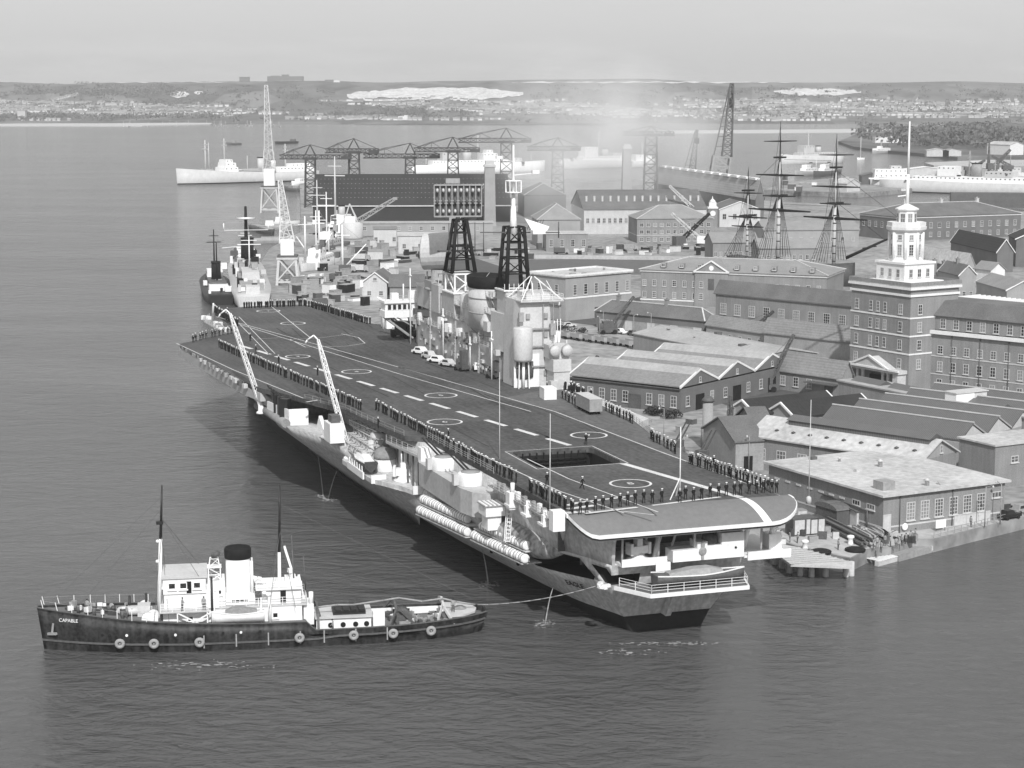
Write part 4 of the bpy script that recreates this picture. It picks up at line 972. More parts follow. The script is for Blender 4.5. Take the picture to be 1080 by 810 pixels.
t,s=Cc(578,420); crate_box('equipment_box','low white equipment box near the after end of the island','box',W(t,s,17),CRZ+math.pi/2-.1,(3.4,2.2,1.9),'white_paint',False)
# ================================================================== PEOPLE
def skin_body(verts,edges,rad,mats_by):
    me=bpy.data.meshes.new('person'); me.from_pydata(verts,edges,[]); o=bpy.data.objects.new('p',me); COL.objects.link(o)
    md=o.modifiers.new('s','SKIN'); md.use_smooth_shade=True
    for i,r in enumerate(rad): me.skin_vertices[0].data[i].radius=r if isinstance(r,tuple) else (r,r)
    me.skin_vertices[0].data[0].use_root=True
    sb=o.modifiers.new('d','SUBSURF'); sb.levels=1
    bpy.context.view_layer.update()
    m=bpy.data.meshes.new_from_object(o.evaluated_get(bpy.context.evaluated_depsgraph_get())); bpy.data.objects.remove(o)
    m.materials.clear()
    for q in mats_by[0]: m.materials.append(M[q])
    for p in m.polygons: p.material_index=mats_by[1](p.center)
    m.name='person'; return m
def pose(kind):
    if kind=='stand':      # hands behind the back, feet apart
        v=[(0,0,.95),(0,.01,1.18),(0,0,1.40),(0,0,1.50),(0,.02,1.58),(0,.02,1.70),
           (-.19,0,1.41),(-.26,-.05,1.18),(-.12,-.15,.98),(-.03,-.17,.95),(.19,0,1.41),(.26,-.05,1.18),(.12,-.15,.98),(.03,-.17,.95),
           (-.10,0,.88),(-.14,.01,.50),(-.16,-.02,.09),(-.17,.10,.05),(.10,0,.88),(.14,.01,.50),(.16,-.02,.09),(.17,.10,.05)]
    elif kind=='walk':
        v=[(0,0,.95),(0,.03,1.18),(0,.04,1.40),(0,.05,1.50),(0,.08,1.58),(0,.09,1.70),
           (-.19,.04,1.41),(-.25,.14,1.16),(-.22,.30,.98),(-.2,.36,.94),(.19,.04,1.41),(.25,-.10,1.16),(.24,-.16,.92),(.23,-.17,.84),
           (-.10,0,.88),(-.11,-.14,.50),(-.11,-.36,.13),(-.11,-.28,.05),(.10,0,.88),(.11,.20,.51),(.11,.27,.09),(.11,.40,.06)]
    elif kind=='easy':     # arms straight down, weight on one leg
        v=[(0,0,.95),(.02,.01,1.18),(.02,0,1.40),(.01,0,1.50),(.0,.03,1.58),(-.01,.04,1.69),(-.18,0,1.40),(-.25,.0,1.13),(-.24,.04,.88),(-.23,.06,.80),(.21,0,1.41),(.28,-.01,1.15),(.27,.04,.90),(.26,.06,.82),(-.09,0,.88),(-.10,.03,.50),(-.08,0,.09),(-.09,.12,.05),(.11,0,.88),(.17,.03,.50),(.24,.05,.09),(.28,.16,.05)]
    else:                  # arms at the sides, working
        v=[(0,0,.95),(0,.02,1.18),(0,.03,1.40),(0,.04,1.50),(0,.08,1.57),(0,.10,1.69),
           (-.19,.02,1.41),(-.27,.06,1.15),(-.24,.22,.98),(-.2,.30,.97),(.19,.02,1.41),(.27,.02,1.13),(.26,.08,.88),(.25,.1,.80),
           (-.10,0,.88),(-.13,.03,.50),(-.14,0,.09),(-.15,.12,.05),(.10,0,.88),(.13,-.03,.50),(.14,-.08,.09),(.15,.04,.05)]
    e=[(0,1),(1,2),(2,3),(3,4),(4,5),(2,6),(6,7),(7,8),(8,9),(2,10),(10,11),(11,12),(12,13),(0,14),(14,15),(15,16),(16,17),(0,18),(18,19),(19,20),(20,21)]
    r=[(.17,.12),(.16,.115),(.16,.11),.06,.085,.075,.075,.055,.045,.04,.075,.055,.045,.04,.10,.07,.06,.045,.10,.07,.06,.045]
    return v,e,r
def cap_mesh():
    a=MB(); a.lathe((0,.03,1.70),[(.09,0),(.11,.03),(.155,.075),(.14,.10),(.02,.115)],12); return a.mesh('cap',['cap_white'])
def collar_mesh():
    a=MB(); a.extr([(-.15,-.125,1.42),(.15,-.125,1.42),(.13,-.135,1.26),(-.13,-.135,1.26)],(0,-.02,0)); return a.mesh('collar',['mid_grey'])
sk=lambda mats:(mats,lambda c:(1 if (c.z>1.50) or (.90<c.z<1.0 and c.y<-.14 and abs(c.x)<.09) else 0))
BODY={k:skin_body(*pose(k),sk(['cloth_navy','skin'])) for k in ('stand','walk','easy')}
BODY['work']=skin_body(*pose('work'),(['cloth_grey','skin','mid_grey'],lambda c:1 if c.z>1.50 else (2 if c.z>.95 else 0)))
CAP=cap_mesh(); COLR=collar_mesh()
hm=MB(); hm.lathe((0,.06,1.64),[(.105,-.02),(.115,.05),(.08,.11),(.02,.125)],10); HAIR=hm.mesh('hair',['soot_and_shade'])
cnt=[0]
def sailor(loc,rz,label,group,kind='stand',sc=1.0,capon=True):
    cnt[0]+=1
    o=link('person',BODY[kind],None,loc,rz); o.scale=(1,1,sc*random.uniform(.97,1.04)); tag(o,label,'person',group)
    if capon: link('cap',CAP,o); link('collar',COLR,o)
    else: link('hair',HAIR,o)
    return o
def row(px0,px1,n,face,label,group,z=17.0,jit=.26,gaps=()):
    """a file of men from one deck point to another, all facing `face` (carrier frame angle)"""
    a=Cc(*px0) ; b=Cc(*px1)
    for i in range(n):
        q=i/(n-1)
        if any(g0<q<g1 for g0,g1 in gaps): continue
        t=a[0]+(b[0]-a[0])*q+random.gauss(0,jit)*.5; s=a[1]+(b[1]-a[1])*q+random.gauss(0,jit)
        sailor(W(t,s,z),CRZ+face+random.uniform(-.3,.3),label,group,random.choice(('stand','stand','easy')))
random.seed(21)
PORT=math.pi/2; AFT=math.pi; STB=-math.pi/2
row((231,367),(381,433),96,PORT,'dark-uniformed sailor in the long forward file along the port deck edge','sailors in the long forward port file')
row((396,432),(542,509),60,PORT,'dark-uniformed sailor in the port file inboard of the white gun turrets','sailors in the middle port file')
row((556,517),(604,541),18,PORT,'dark-uniformed sailor in the short aftermost port file near the stern','sailors in the aftermost port file')
for px,py in ((612,542),(619,541),(628,538.5),(636,537.5),(645,536),(654,535),(662,533.5),(670,532.5),(679,531),(688,531),(698,530)): sailor(P(px,py,17),CRZ+AFT+random.uniform(-.2,.2),'dark-uniformed sailor in the stern file left of the ensign staff','sailors in the left stern file')
for px,py in ((723,527),(731.5,528),(740,526.5),(749,525),(758,524),(766,523),(774.5,522.5),(781,522),(790,521.5),(798,521),(805,520),(810,518),(814,520),(819,520)): sailor(P(px,py,17),CRZ+AFT+random.uniform(-.2,.2),'dark-uniformed sailor in the stern file right of the ensign staff','sailors in the right stern file')
row((727,489),(806,516),30,STB,'sailor in dark uniform in the after starboard file above the flat pale roof','sailors in the after starboard file')
row((640,434),(668,447),12,STB,'sailor in dark uniform in the starboard file beside the long pale box trailer','sailors beside the box trailer')
row((593,421),(612,431),8,STB,'sailor in dark uniform in the starboard file just forward of the box trailer','sailors forward of the box trailer')
row((686,463),(713,479),11,STB,'sailor in dark uniform in the starboard group by the twin guns','sailors by the starboard guns')
row((202,361),(248,351),12,0.3,'dark-uniformed sailor in the spaced file across the fore end of the angled deck','sailors across the angled deck end')
for px,py,k,lab in ((614,516,'walk','sailor striding alone across the deck abaft the open lift'),(577,512,'stand','sailor standing alone inboard of the aftermost port file'),(618,469,'stand','sailor standing alone at the forward edge of the open lift'),(264,360,'stand','sailor standing alone on the deck nearest the bow in the port group of lone men'),(270,373,'stand','sailor standing alone second from the bow behind the forward port file'),(294,384,'stand','sailor standing alone third from the bow behind the forward port file'),(335,396,'stand','sailor standing alone beside the white dash nearest the taller boat crane'),(399,452,'stand','sailor standing alone outboard of the middle port file'),(473,464,'stand','officer in dark uniform standing inboard of the middle port file'),(717,530,'stand','sailor standing at the foot of the ensign staff'),(515,397,'stand','dark figure standing by the white trolley at the island wall'),(577,413,'stand','dark figure standing beside the white equipment box'),(753,494,'stand','sailor standing inboard of the after starboard file'),(240,332,'stand','sailor standing alone at the port bow')):
    sailor(P(px,py,17),CRZ+random.uniform(1.2,3.4) if k=='stand' else CRZ-2.2,lab,None,k)
# the far files at the bow and abaft the island: one mass
def crowd(name,pts,label):
    a=MB(); 
    for p in pts:
        x,y,z=p; r=random.uniform(.2,.26); a.lathe((x,y,z),[(.16,0),(.2,.5),(r,1.0),(.26,1.38),(.1,1.5)],6,0); a.ball((x,y,z+1.6),(.11,.11,.14),5,1); a.lathe((x,y,z+1.7),[(.1,0),(.16,.06),(.02,.12)],7,2)
    return tag(a.build(name,['cloth_navy','skin','cap_white']),label,'crowd',None,'stuff')
pts=[]
for (a0,a1,n) in (((258,325),(320,322.5),24),((322,322.5),(389,342),34),((226,329),(250,344),26)):
    for i in range(n):
        q=P(a0[0]+(a1[0]-a0[0])*i/(n-1),a0[1]+(a1[1]-a0[1])*i/(n-1),17); pts.append((q.x+random.gauss(0,.12),q.y+random.gauss(0,.25),17.0))
for i in range(26): t,s=20.6+random.uniform(-1.2,2.2),92+random.uniform(-6,5); q=W(t,s); pts.append((q.x,q.y,17.0 if t<20.6 else 16.4))
crowd('sailor_crowd',pts,'distant sailors in dark uniforms lining the carrier bow')
# ================================================================== TUG
TA=Vector((-58.7,231.7,0)); TB=Vector((-4.3,240.7,0)); TC=(TA+TB)/2; TL=(TA-TB).length; TRZ=math.atan2((TA-TB).y,(TA-TB).x)
tug=thing('tug_boat','black-hulled tug with white deckhouses and a tall white funnel, in the open water','tug',(TC.x,TC.y,0),TRZ)
def tW(x,y,z): return Vector((TC.x+x*math.cos(TRZ)-y*math.sin(TRZ),TC.y+x*math.sin(TRZ)+y*math.cos(TRZ),z))
def TX(px): return (TL/2)-(px-50)/8.36
def thb(x):
    q=x/(TL/2)
    if q>.25: return max(.12,5.1*(1-((q-.25)/.80)**2.4))
    if q<-.55: return max(.3,5.1*math.sqrt(max(0.0,1-((-q-.55)/.475)**2)))
    return 5.1
def tsheer(x):
    q=x/(TL/2)
    if x> -5.4: return 3.25+1.9*max(0,(q+.05))**1.7
    return 2.1+.9*max(0,-q-.35)**1.5
TXS=[27.9,27.3,26,24,21.5,18,14,10,5,0,-4.8,-6.0,-9,-13,-17,-20,-22.5,-24.5,-26,-27,-27.6]
def tring(x,zs,sx=1.0,fl=.0):
    rake=lambda z:(.13*z*max(0,(x-22)/6) if x>22 else (-.28*z*max(0,(-22-x)/5.6) if x<-22 else 0))
    r=[]
    for z in zs: hbm=thb(x)*(.80+.2*min(1,(z+1.5)/3.5)) if x>12 or x<-16 else thb(x)*(.93+.07*min(1,(z+1.5)/3)); r.append((x+rake(z),-hbm*sx,z))
    return r+[(p[0],-p[1],p[2]) for p in reversed(r)]
a=MB(); BWH=lambda x: .32 if x>-5.4 else .75
a.loft([tring(x,[-2,0,.55,1.6,tsheer(x)*.62,tsheer(x)-BWH(x)]) for x in TXS],0,True); th_=a.build('hull',['tug_black','pale_grey'],tug)
# bulwarks
a=MB()
for x0,x1 in zip(TXS[:-1],TXS[1:]):
    r0=tring(x0,[tsheer(x0)-BWH(x0),tsheer(x0)]); r1=tring(x1,[tsheer(x1)-BWH(x1),tsheer(x1)])
    for sd_ in (0,1):
        A0,A1=(r0[0],r0[1]) if sd_==0 else (r0[3],r0[2]); B0,B1=(r1[0],r1[1]) if sd_==0 else (r1[3],r1[2])
        inw=Vector((0,.16 if sd_==0 else -.16,0)); A0,A1,B0,B1=map(Vector,(A0,A1,B0,B1))
        a.loft([[A0,A1,A1+inw,A0+inw],[B0,B1,B1+inw,B0+inw]],0)
        a.bar(A1+inw/2+Vector((0,0,.05)),B1+inw/2+Vector((0,0,.05)),.3,.1,1)
a.loft([[ (p[0]-.15,p[1],p[2]) for p in tring(-27.6,[tsheer(-27.6)-.9,tsheer(-27.6)])],[(p[0]+.1,p[1],p[2]) for p in tring(-27.6,[tsheer(-27.6)-.9,tsheer(-27.6)])]],0)
bw_=a.build('bulwark',['tug_black','dark_grey'],tug)
# break of the forecastle deck, decks
a=MB(); a.loft([tring(x,[tsheer(x)-.31,tsheer(x)-.27],.985) for x in TXS if x>-5.2],0); a.loft([tring(x,[tsheer(x)-.74,tsheer(x)-.70],.985) for x in TXS if x<-5.8],0); a.build('deck',['platform_grey'],tug)
for sd_ in (-1,1):
    a=MB(); z=lambda x:tsheer(x)-.8 if x<-6 else 1.0+.25*max(0,x/27)**2
    pts=[]
    for x in TXS: q=tring(x,[z(x)]); p=q[0] if sd_==-1 else q[1]; pts.append(Vector((p[0],p[1]+sd_*.06,p[2])))
    for p,q in zip(pts[:-1],pts[1:]): a.bar(p,q,.2,.22)
    a.build('rubbing_strake',['dark_grey'],tug)
a=MB()
for x in (8,4,0,-4,-7,-11,-15):
    for sd_ in (-1,1): y=sd_*(thb(x)+.08); a.bx(x-.08,x+.08,y-.1,y+.1,.5,2.1)
each(a,'fender_batten',['mid_grey'],tug)
me=text_mesh('CAPABLE',.62,.02); me.materials.clear(); me.materials.append(M['white_paint'])
nm=link('ship_name',me,tug); zc_=4.0
def hp(x): a_,b_=[Vector(p) for p in tring(x,[tsheer(x)*.62,tsheer(x)-.32])[0:2]]; k=(zc_-a_.z)/(b_.z-a_.z); c=a_.lerp(b_,k); return Vector((c.x,-c.y,c.z)),(b_-a_)
c0,u0=hp(25.6); c1,u1=hp(23.2); dirv=(c1-c0).normalized(); upv=Vector((u0.x,-u0.y,u0.z)).normalized(); nrm=dirv.cross(upv).normalized(); upv=nrm.cross(dirv)
cm=(c0+c1)/2+nrm*.16
nm.matrix_local=Matrix(((dirv.x,upv.x,nrm.x,cm.x),(dirv.y,upv.y,nrm.y,cm.y),(dirv.z,upv.z,nrm.z,cm.z),(0,0,0,1)))
# anchor, portholes
a=MB(); a.bar((26.6,1.55,3.5),(26.8,1.4,2.1),.25); a.bar((26.2,2.0,2.3),(27.3,1.1,2.1),.3); a.build('anchor',['mid_grey'],tug)
a=MB()
for i,x in enumerate((20.5,19.6,17.5,15,12.6,11.5,9,5.6,3.4,1)): q_=tring(x,[2.3])[1]; y=q_[1]; a.tube((q_[0],y-.3,2.3),(q_[0],y+.04,2.3),.17,.17,10,i%3//2)
each(a,'porthole',['soot_and_shade','white_paint'],tug)
def tb(name,x0,x1,y0,y1,z0,z1,m='white_paint',par=None): a=MB(); a.bx(x0,x1,y0,y1,z0,z1); return a.build(name,[m],par or tug)
FD=2.95
dh1=tb('deckhouse',-4.4,13.0,-3.0,3.0,FD,4.9); 
a=MB(); a.bx(7.3,13.4,-4.3,4.3,4.91,5.06); a.bx(-5,7.29,-3.1,3.1,4.91,5.06); a.build('boat_deck',['pale_grey'],tug)
for x in (-1,3,6.4,9.6): window(dh1,x,3.01,3.4,math.pi,.7,.7,1,1,'white_paint','glass_dark')
br=tb('bridge',6.0,12.8,-3.2,3.2,5.07,7.1); 
wh=tb('wheelhouse',7.6,12.9,-3.4,3.4,7.11,9.1,'white_paint',br)
a=MB(); a.bx(7.4,13.1,-3.6,3.6,9.11,9.28); a.build('roof',['pale_grey'],wh)
for x in (11.8,10.4,8.7): window(wh,x,3.41,7.75,math.pi,.95,.85,1,1,'white_paint','glass_dark')
tb('wheelhouse_door',9.4,10.0,3.38,3.46,7.2,8.7,'soot_and_shade',wh)
for y in (-2.2,-.8,.8,2.2): window(wh,12.91,y,7.8,math.pi/2,1.0,.8,1,1,'white_paint','glass_dark')
tb('chart_house',5.2,7.55,-2.6,2.6,5.08,8.0,'white_paint'); 
window(tug,6.4,2.61,6.6,math.pi,1.6,.7,3,1,'white_paint','glass_dark')
rail(tug,[(13.3,4.2,5.06),(7.4,4.2,5.06)],1.0,'white_paint',1.4,.05); rail(tug,[(7.2,-3.0,5.06),(-5,-3.0,5.06),(-5,3.0,5.06),(7.2,3.0,5.06)],1.0,'white_paint',1.4,.05)
a=MB()
for p,q in (((11.2,4.2,2.5),(6.9,4.2,4.9)),((6.9,4.2,2.5),(11.2,4.2,4.9)),((11.2,4.2,2.5),(11.2,4.2,4.9)),((6.9,4.2,2.5),(6.9,4.2,4.9)),((7.5,4.2,2.9),(7.5,4.2,4.9)),((.8,3.4,2.9),(.8,3.4,6.2)),((6.6,3.4,2.9),(6.6,3.4,6.2)),((.8,3.4,6.2),(.8,4.6,6.4)),((6.6,3.4,6.2),(6.6,4.6,6.4)),((.8,4.6,6.4),(.8,4.6,4.8)),((6.6,4.6,6.4),(6.6,4.6,4.8))): a.bar(p,q,.16)
a.build('boat_deck_brace',['white_paint'],tug)
tb('deck_locker',13.6,15.0,2.4,3.9,3.4,4.7); tb('deck_locker',14.6,16.2,-.6,1.4,FD,5.2,'pale_grey')
a=MB()
for x,y,h in ((17.2,-.4,6.2),(15.2,-2.0,6.0),(6.9,3.9,9.3)): a.tube((x,y,FD),(x,y,h),.16,.14,8)
each(a,'vent_pipe',['black_paint'],tug)
# lattice stand with searchlight, funnel
a=MB(); a.lattice((6.5,.6,8.0),(6.5,.6,9.8),1.5,1.5,2,.09); a.bx(5.6,7.4,-.3,1.5,9.8,9.9); a.lattice((6.5,.6,9.9),(6.5,.6,10.9),1.3,1.0,1,.07); a.tube((6.7,.6,11),(5.9,.9,11.7),.28,.36,8,1); a.build('lamp_stand',['white_paint','dark_grey'],tug)
fu=MB(); fu.lathe((3.5,0,5.07),[(1.5,0),(1.45,.6),(1.4,5.6)],26,0,sx=1.1); fu=fu.build('funnel',['white_paint'],tug)
a=MB(); a.lathe((3.5,0,10.66),[(1.46,0),(1.54,.1),(1.56,1.2),(1.45,1.45),(1.25,1.0),(.02,.95)],26,0,sx=1.1); a.build('funnel_top',['soot_and_shade'],fu)
a=MB(); a.bx(1.5,5.15,-2.3,2.3,5.07,6.2); fb=a.build('engine_casing',['white_paint'],tug); window(fb,3.4,2.31,5.3,math.pi,2.2,.6,4,1,'white_paint','glass_dark')
for y in (-1.5,1.5):
    a=MB(); a.tube((1.75,y*.6,6),(1.8,y*.6,10.4),.18,.18,8); a.build('steam_pipe',['white_paint'],fu)
a=MB(); a.path([(.2,1.2,5),(.2,1.2,7.4),(.6,1.2,8.1),(1.1,1.2,8.2)],.24,8); a.tube((1.1,1.2,8.2),(1.6,1.2,8.1),.24,.5,10); a.path([(-.3,3.4,2.9),(-.3,3.4,6.3),(.1,3.4,6.8),(.6,3.4,6.8)],.22,8); a.build('ventilator',['white_paint'],tug)
ah=tb('after_house',-4.3,.6,-2.6,2.6,5.07,7.0); tb('deckhouse_door',-2.4,-1.7,2.58,2.66,5.2,6.8,'soot_and_shade',ah)
a=MB(); a.bx(-4.5,1.4,-3.0,3.0,7.01,7.14); a.bx(-3.6,-2.4,-1.2,1.2,7.14,7.9); a.build('upper_platform',['white_paint'],tug)
rail(tug,[(1.3,2.9,7.14),(-4.4,2.9,7.14)],.9,'white_paint',1.4,.05)
# masts and rigging
fm_=MB(); fm_.tube((13.6,0,FD),(13.1,0,13.5),.3,.22,10,0); fm_.tube((13.1,0,13.5),(12.75,0,20.4),.2,.09,8,1); fm_.bx(12.7,13.6,-.3,.3,15.4,15.8,1); fm_.ball((13.5,0,13.2),.22,6,0); fm_.ball((13.6,0,10.6),.22,6,0); fm=fm_.build('foremast',['white_paint','black_paint'],tug)
a=MB()
for p,q in (((12.8,0,19),(27.2,0,5.4)),((12.8,0,17.5),(24,0,4.6)),((12.8,0,16),(8.4,3.3,9.2)),((12.8,0,16),(8.4,-3.3,9.2)),((12.8,0,19),(-1.4,0,17.5)),((13,0,14),(14.2,4.6,3)),((13,0,14),(12.2,4.7,3)),((13,0,14),(14.2,-4.6,3)),((13,0,14),(12.2,-4.7,3))): a.bar(p,q,.045)
a.build('rigging',['dark_grey'],fm)
mm_=MB(); mm_.tube((-1.7,0,5.05),(-1.75,0,11.2),.26,.2,10,0); mm_.tube((-1.75,0,11.2),(-2.0,0,20),.19,.1,8,1); mm_.bar((-1.8,-.9,17.9),(-1.8,.9,17.9),.12,None,1); mm=mm_.build('mainmast',['white_paint','black_paint'],tug)
a=MB()
for p,q in (((-1.9,0,17.5),(-26.5,0,4)),((-1.9,0,14),(-3.5,4.4,5)),((-1.9,0,14),(-3.5,-4.4,5)),((-1.9,0,14),(-.2,4.4,5)),((-1.9,0,14),(-.2,-4.4,5)),((-1.9,0,13),(-6,0,14.5))): a.bar(p,q,.045)
a.build('rigging',['dark_grey'],mm)
a=MB(); a.bar((-5.2,.6,2.2),(-2.4,.2,12.0),.4,.3,0); a.bar((-5.2,-.6,2.2),(-4.2,-.4,8.0),.35,.3,0)
for k in range(7): a.box((-4.6+k*.25,.3,4.6+k*.7),(.9-.06*k,.8,.5),.3,0)
a.tube((-3.6,.8,5),(-3.3,.8,13.5),.12,.07,6,1); a.tube((-5.0,.2,6),(-4.8,.2,10.6),.1,.06,6,1); a.bx(-5.9,-4.6,-1,2.6,2.2,4.8,0); a.tube((-5.6,1.9,4.8),(-5.6,1.9,6.3),.3,.3,8,0); a.build('towing_winch',['white_paint','dark_grey'],tug)
# after deck
AD=1.38
ad=tb('after_deckhouse',-13.2,-6.2,-2.6,2.6,AD,2.9); tb('deckhouse_roof',-13.5,-6.0,-2.9,2.9,2.91,3.0,'pale_grey',ad)
for x in (-8.0,-9.6,-11.2,-12.6): a=MB(); a.tube((x,2.55,2.0),(x,2.68,2.0),.34,.34,12); a.build('porthole',['soot_and_shade'],ad)
a=MB(); a.bx(-12.6,-8.4,-1.6,1.6,3.0,3.5)
for k in range(4): a.bx(-12.4+k*1.0,-11.7+k*1.0,-1.9,1.9,3.5,3.75)
a.build('skylight',['black_paint'],ad)
tb('deck_box',-14.8,-13.9,.8,2.6,AD,3.1); tb('companionway',-14.9,-13.4,2.0,3.2,AD,3.6)
tb('bulwark_locker',-24.0,-13.6,-3.4,-2.6,AD,2.3)
for x,lean in ((-6.4,.0),(-16.4,1.3),(-22.6,-1.2)):
    a=MB(); pts=[(x+lean,thb(x)-.5,tsheer(x)-.7),(x,thb(x)*.6,3.7),(x,0,4.3),(x,-thb(x)*.6,3.7),(x+lean,-thb(x)+.5,tsheer(x)-.7)]
    for p,q in zip(pts[:-1],pts[1:]): a.bar(p,q,.28,.28)
    a.bar((x,1.6,4.0),(x-lean*1.4-.8,2.4,1.4),.22); a.build('towing_arch',['dark_grey' if x>-20 else 'pale_grey'],tug)
a=MB(); a.tube((-17.5,-1.3,2.2),(-17.5,1.3,2.2),.95,.95,14); a.bx(-18.6,-16.4,-1.7,-1.4,AD,2.6); a.bx(-18.6,-16.4,1.4,1.7,AD,2.6); a.build('rope_reel',['dark_grey'],tug)
a=MB()
for i in range(26): a.box((random.uniform(-23.5,-15),random.uniform(-2.4,3.4),AD+random.uniform(.2,.6)),(random.uniform(.3,1.0),random.uniform(.3,.8),random.uniform(.4,1.2)),random.random(),random.choice((0,1,2)))
each(a,'deck_gear',['white_paint','dark_grey','mid_grey'],tug)
a=MB(); a.prism([(-23.2,-3.4),(-23.2,3.4),(-25.2,3.0),(-26.8,1.6),(-27.2,0),(-26.8,-1.6),(-25.2,-3.0)],2.5,2.75); a.build('stern_platform',['pale_grey'],tug)
a=MB()
for k in range(3): rr=.9-.22*k; a.lathe((-25.0,0,2.76+k*.12),[(rr-.25,0),(rr,.03),(rr,.1),(rr-.25,.13)],18)
a.build('rope_coil',['rope'],tug)
# foredeck: windlass, liferaft cover, drums, stanchions
a=MB(); a.tube((19.4,-1.3,3.2),(19.4,1.3,3.2),.55,.55,12); a.bx(18.6,20.3,-.7,.7,FD,3.6); a.ball((19.2,.9,3.9),.35,6); a.bar((25.2,0,3.9),(19.8,.8,3.6),.22); a.bar((25,-.9,3.9),(20,-.4,3.7),.16); a.build('windlass',['steel_dark','white_paint'],tug,(0,0,1.1))
a=MB(); a.lathe((0,0,0),[(.02,-.5),(.9,-.42),(1.15,0),(.9,.42),(.02,.5)],14,0,sy=2.0); o=a.build('covered_gear',['pale_grey'],tug); o.location=(16.8,.4,4.5); o.rotation_euler=(0,0,math.pi/2)
for x,y in ((14.9,3.2),(15.4,-2.8),(14.2,1.9)): a=MB(); a.tube((x,y-.35,3.3),(x,y+.35,3.3),.75,.75,14); a.bx(x-.5,x+.5,y-.3,y+.3,FD,2.9); a.build('rope_drum',['white_paint'],tug,(0,0,.8))
a=MB()
for sd_ in (0,1):
    for x in (27.2,25.6,24,22.2,20.4,18.6,16.8,15):
        p=Vector(tring(x,[tsheer(x)])[sd_]); a.bar(p,p+Vector((.25 if x>24 else 0,0,1.15)),.075)
each(a,'stanchion',['white_paint'],tug)
a=MB()
for sd_ in (0,1):
    pp=[Vector(tring(x,[tsheer(x)])[sd_])+Vector((0,0,1.05)) for x in (27.2,25.6,24,22.2,20.4,18.6,16.8,15)]
    for p,q in zip(pp[:-1],pp[1:]): a.bar(p,q,.028)
a.build('rail_wire',['mid_grey'],tug)
a=MB()
for i in range(26):
    x=random.uniform(13.5,25); a.box((x,random.uniform(-.5,.6)*thb(x),tsheer(x)+.1+random.uniform(0,.4)),(random.uniform(.25,.8),random.uniform(.25,.7),random.uniform(.4,1.1)),random.random(),random.choice((0,1,2,2)))
for x,y in ((21.5,2.2),(23.5,1.2),(21.5,-2.0),(18,3.0),(13.8,-3.2)): a.tube((x,y,tsheer(x)-.3),(x,y,tsheer(x)+.8),.2,.2,8,1)
each(a,'deck_gear',['white_paint','dark_grey','mid_grey'],tug)
# its boat, fenders and tow line, all carried by the tug
q=tW(3.7,4.5,3.35); boat('ship_boat','white and dark lifeboat hung on the near side of the tug below the funnel',0,0,0,6.6,1.9,TRZ,'white_paint','canvas',loc=q)
fmsh=MB(); fmsh.loft([[(.42*math.cos(B)+.0,0,0) for B in (0,)]]*1,0,caps=(False,False)) if False else None
def torus(R0,r,n=14,k=7):
    a=MB(); a.loft([[((R0+r*math.cos(B))*math.cos(A),r*math.sin(B),(R0+r*math.cos(B))*math.sin(A)) for B in [2*math.pi*j/k for j in range(k)]] for A in [2*math.pi*i/n for i in range(n+1)]],0,True,caps=(False,False)); a.tube((0,-.1,0),(0,.1,0),.12,.12,6); return a
FEN=torus(.42,.24).mesh('rope_fender',['rope'])
for i,px in enumerate((127,162,209,313,370,412,453)):
    x=TX(px); o=link('rope_fender',FEN,None,tW(x,thb(x)+.42,1.35),TRZ); tag(o,'round rope fender hung along the near side of the black tug','fender','fenders on the tug')
a=MB(); p0=tW(-27.4,0,3.1); p1=W(-9.6,-1.2,7.6); pts=[]
for i in range(13): q=i/12; c=p0.lerp(p1,q); c.z-=1.1*4*q*(1-q)*.6; pts.append(c)
a.path(pts,.07,5); tag(a.build('tow_rope',['rope']),'pale tow rope stretched from the tug stern to the carrier','rope')
a=MB(); pts=[tW(x,y,z) for x,y,z in ((-6,.8,3.9),(-9,1.0,4.2),(-11,.6,4.0),(-15,.2,4.3),(-17,.4,4.6),(-20,.8,4.1),(-22.6,1.2,4.5),(-24.5,1.0,3.9),(-27,.2,3.2))]; a.path(pts,.13,6); tag(a.build('tow_hawser',['rope']),'thick pale hawser laid over the towing arches of the tug','rope')
for x,y,z,lab in ((17.5,2.4,tsheer(17.5)-.27,'crewman standing by the rope drums on the tug foredeck'),(22.4,.6,tsheer(22.4)-.27,'crewman near the windlass at the bow of the tug'),(-8.2,3.9,AD,'crewman at the near rail beside the tug skylight'),(-18.9,3.4,AD,'crewman by the rope reel on the tug after deck'),(10.6,4.0,5.06,'crewman at the tug bridge rail below the wheelhouse windows'),(7.9,3.9,5.07,'dark-clothed crewman by the vent pipe on the tug bridge'),(-20.6,3.0,AD,'crewman standing among the gear on the tug after deck'),(-21.6,2.2,AD,'crewman in pale shirt beside the after towing arch of the tug'),(-23.9,1.8,2.76,'crewman standing on the pale stern platform of the tug')):
    sailor(tW(x,y,z),random.uniform(0,6),lab,None,'work',1,False)
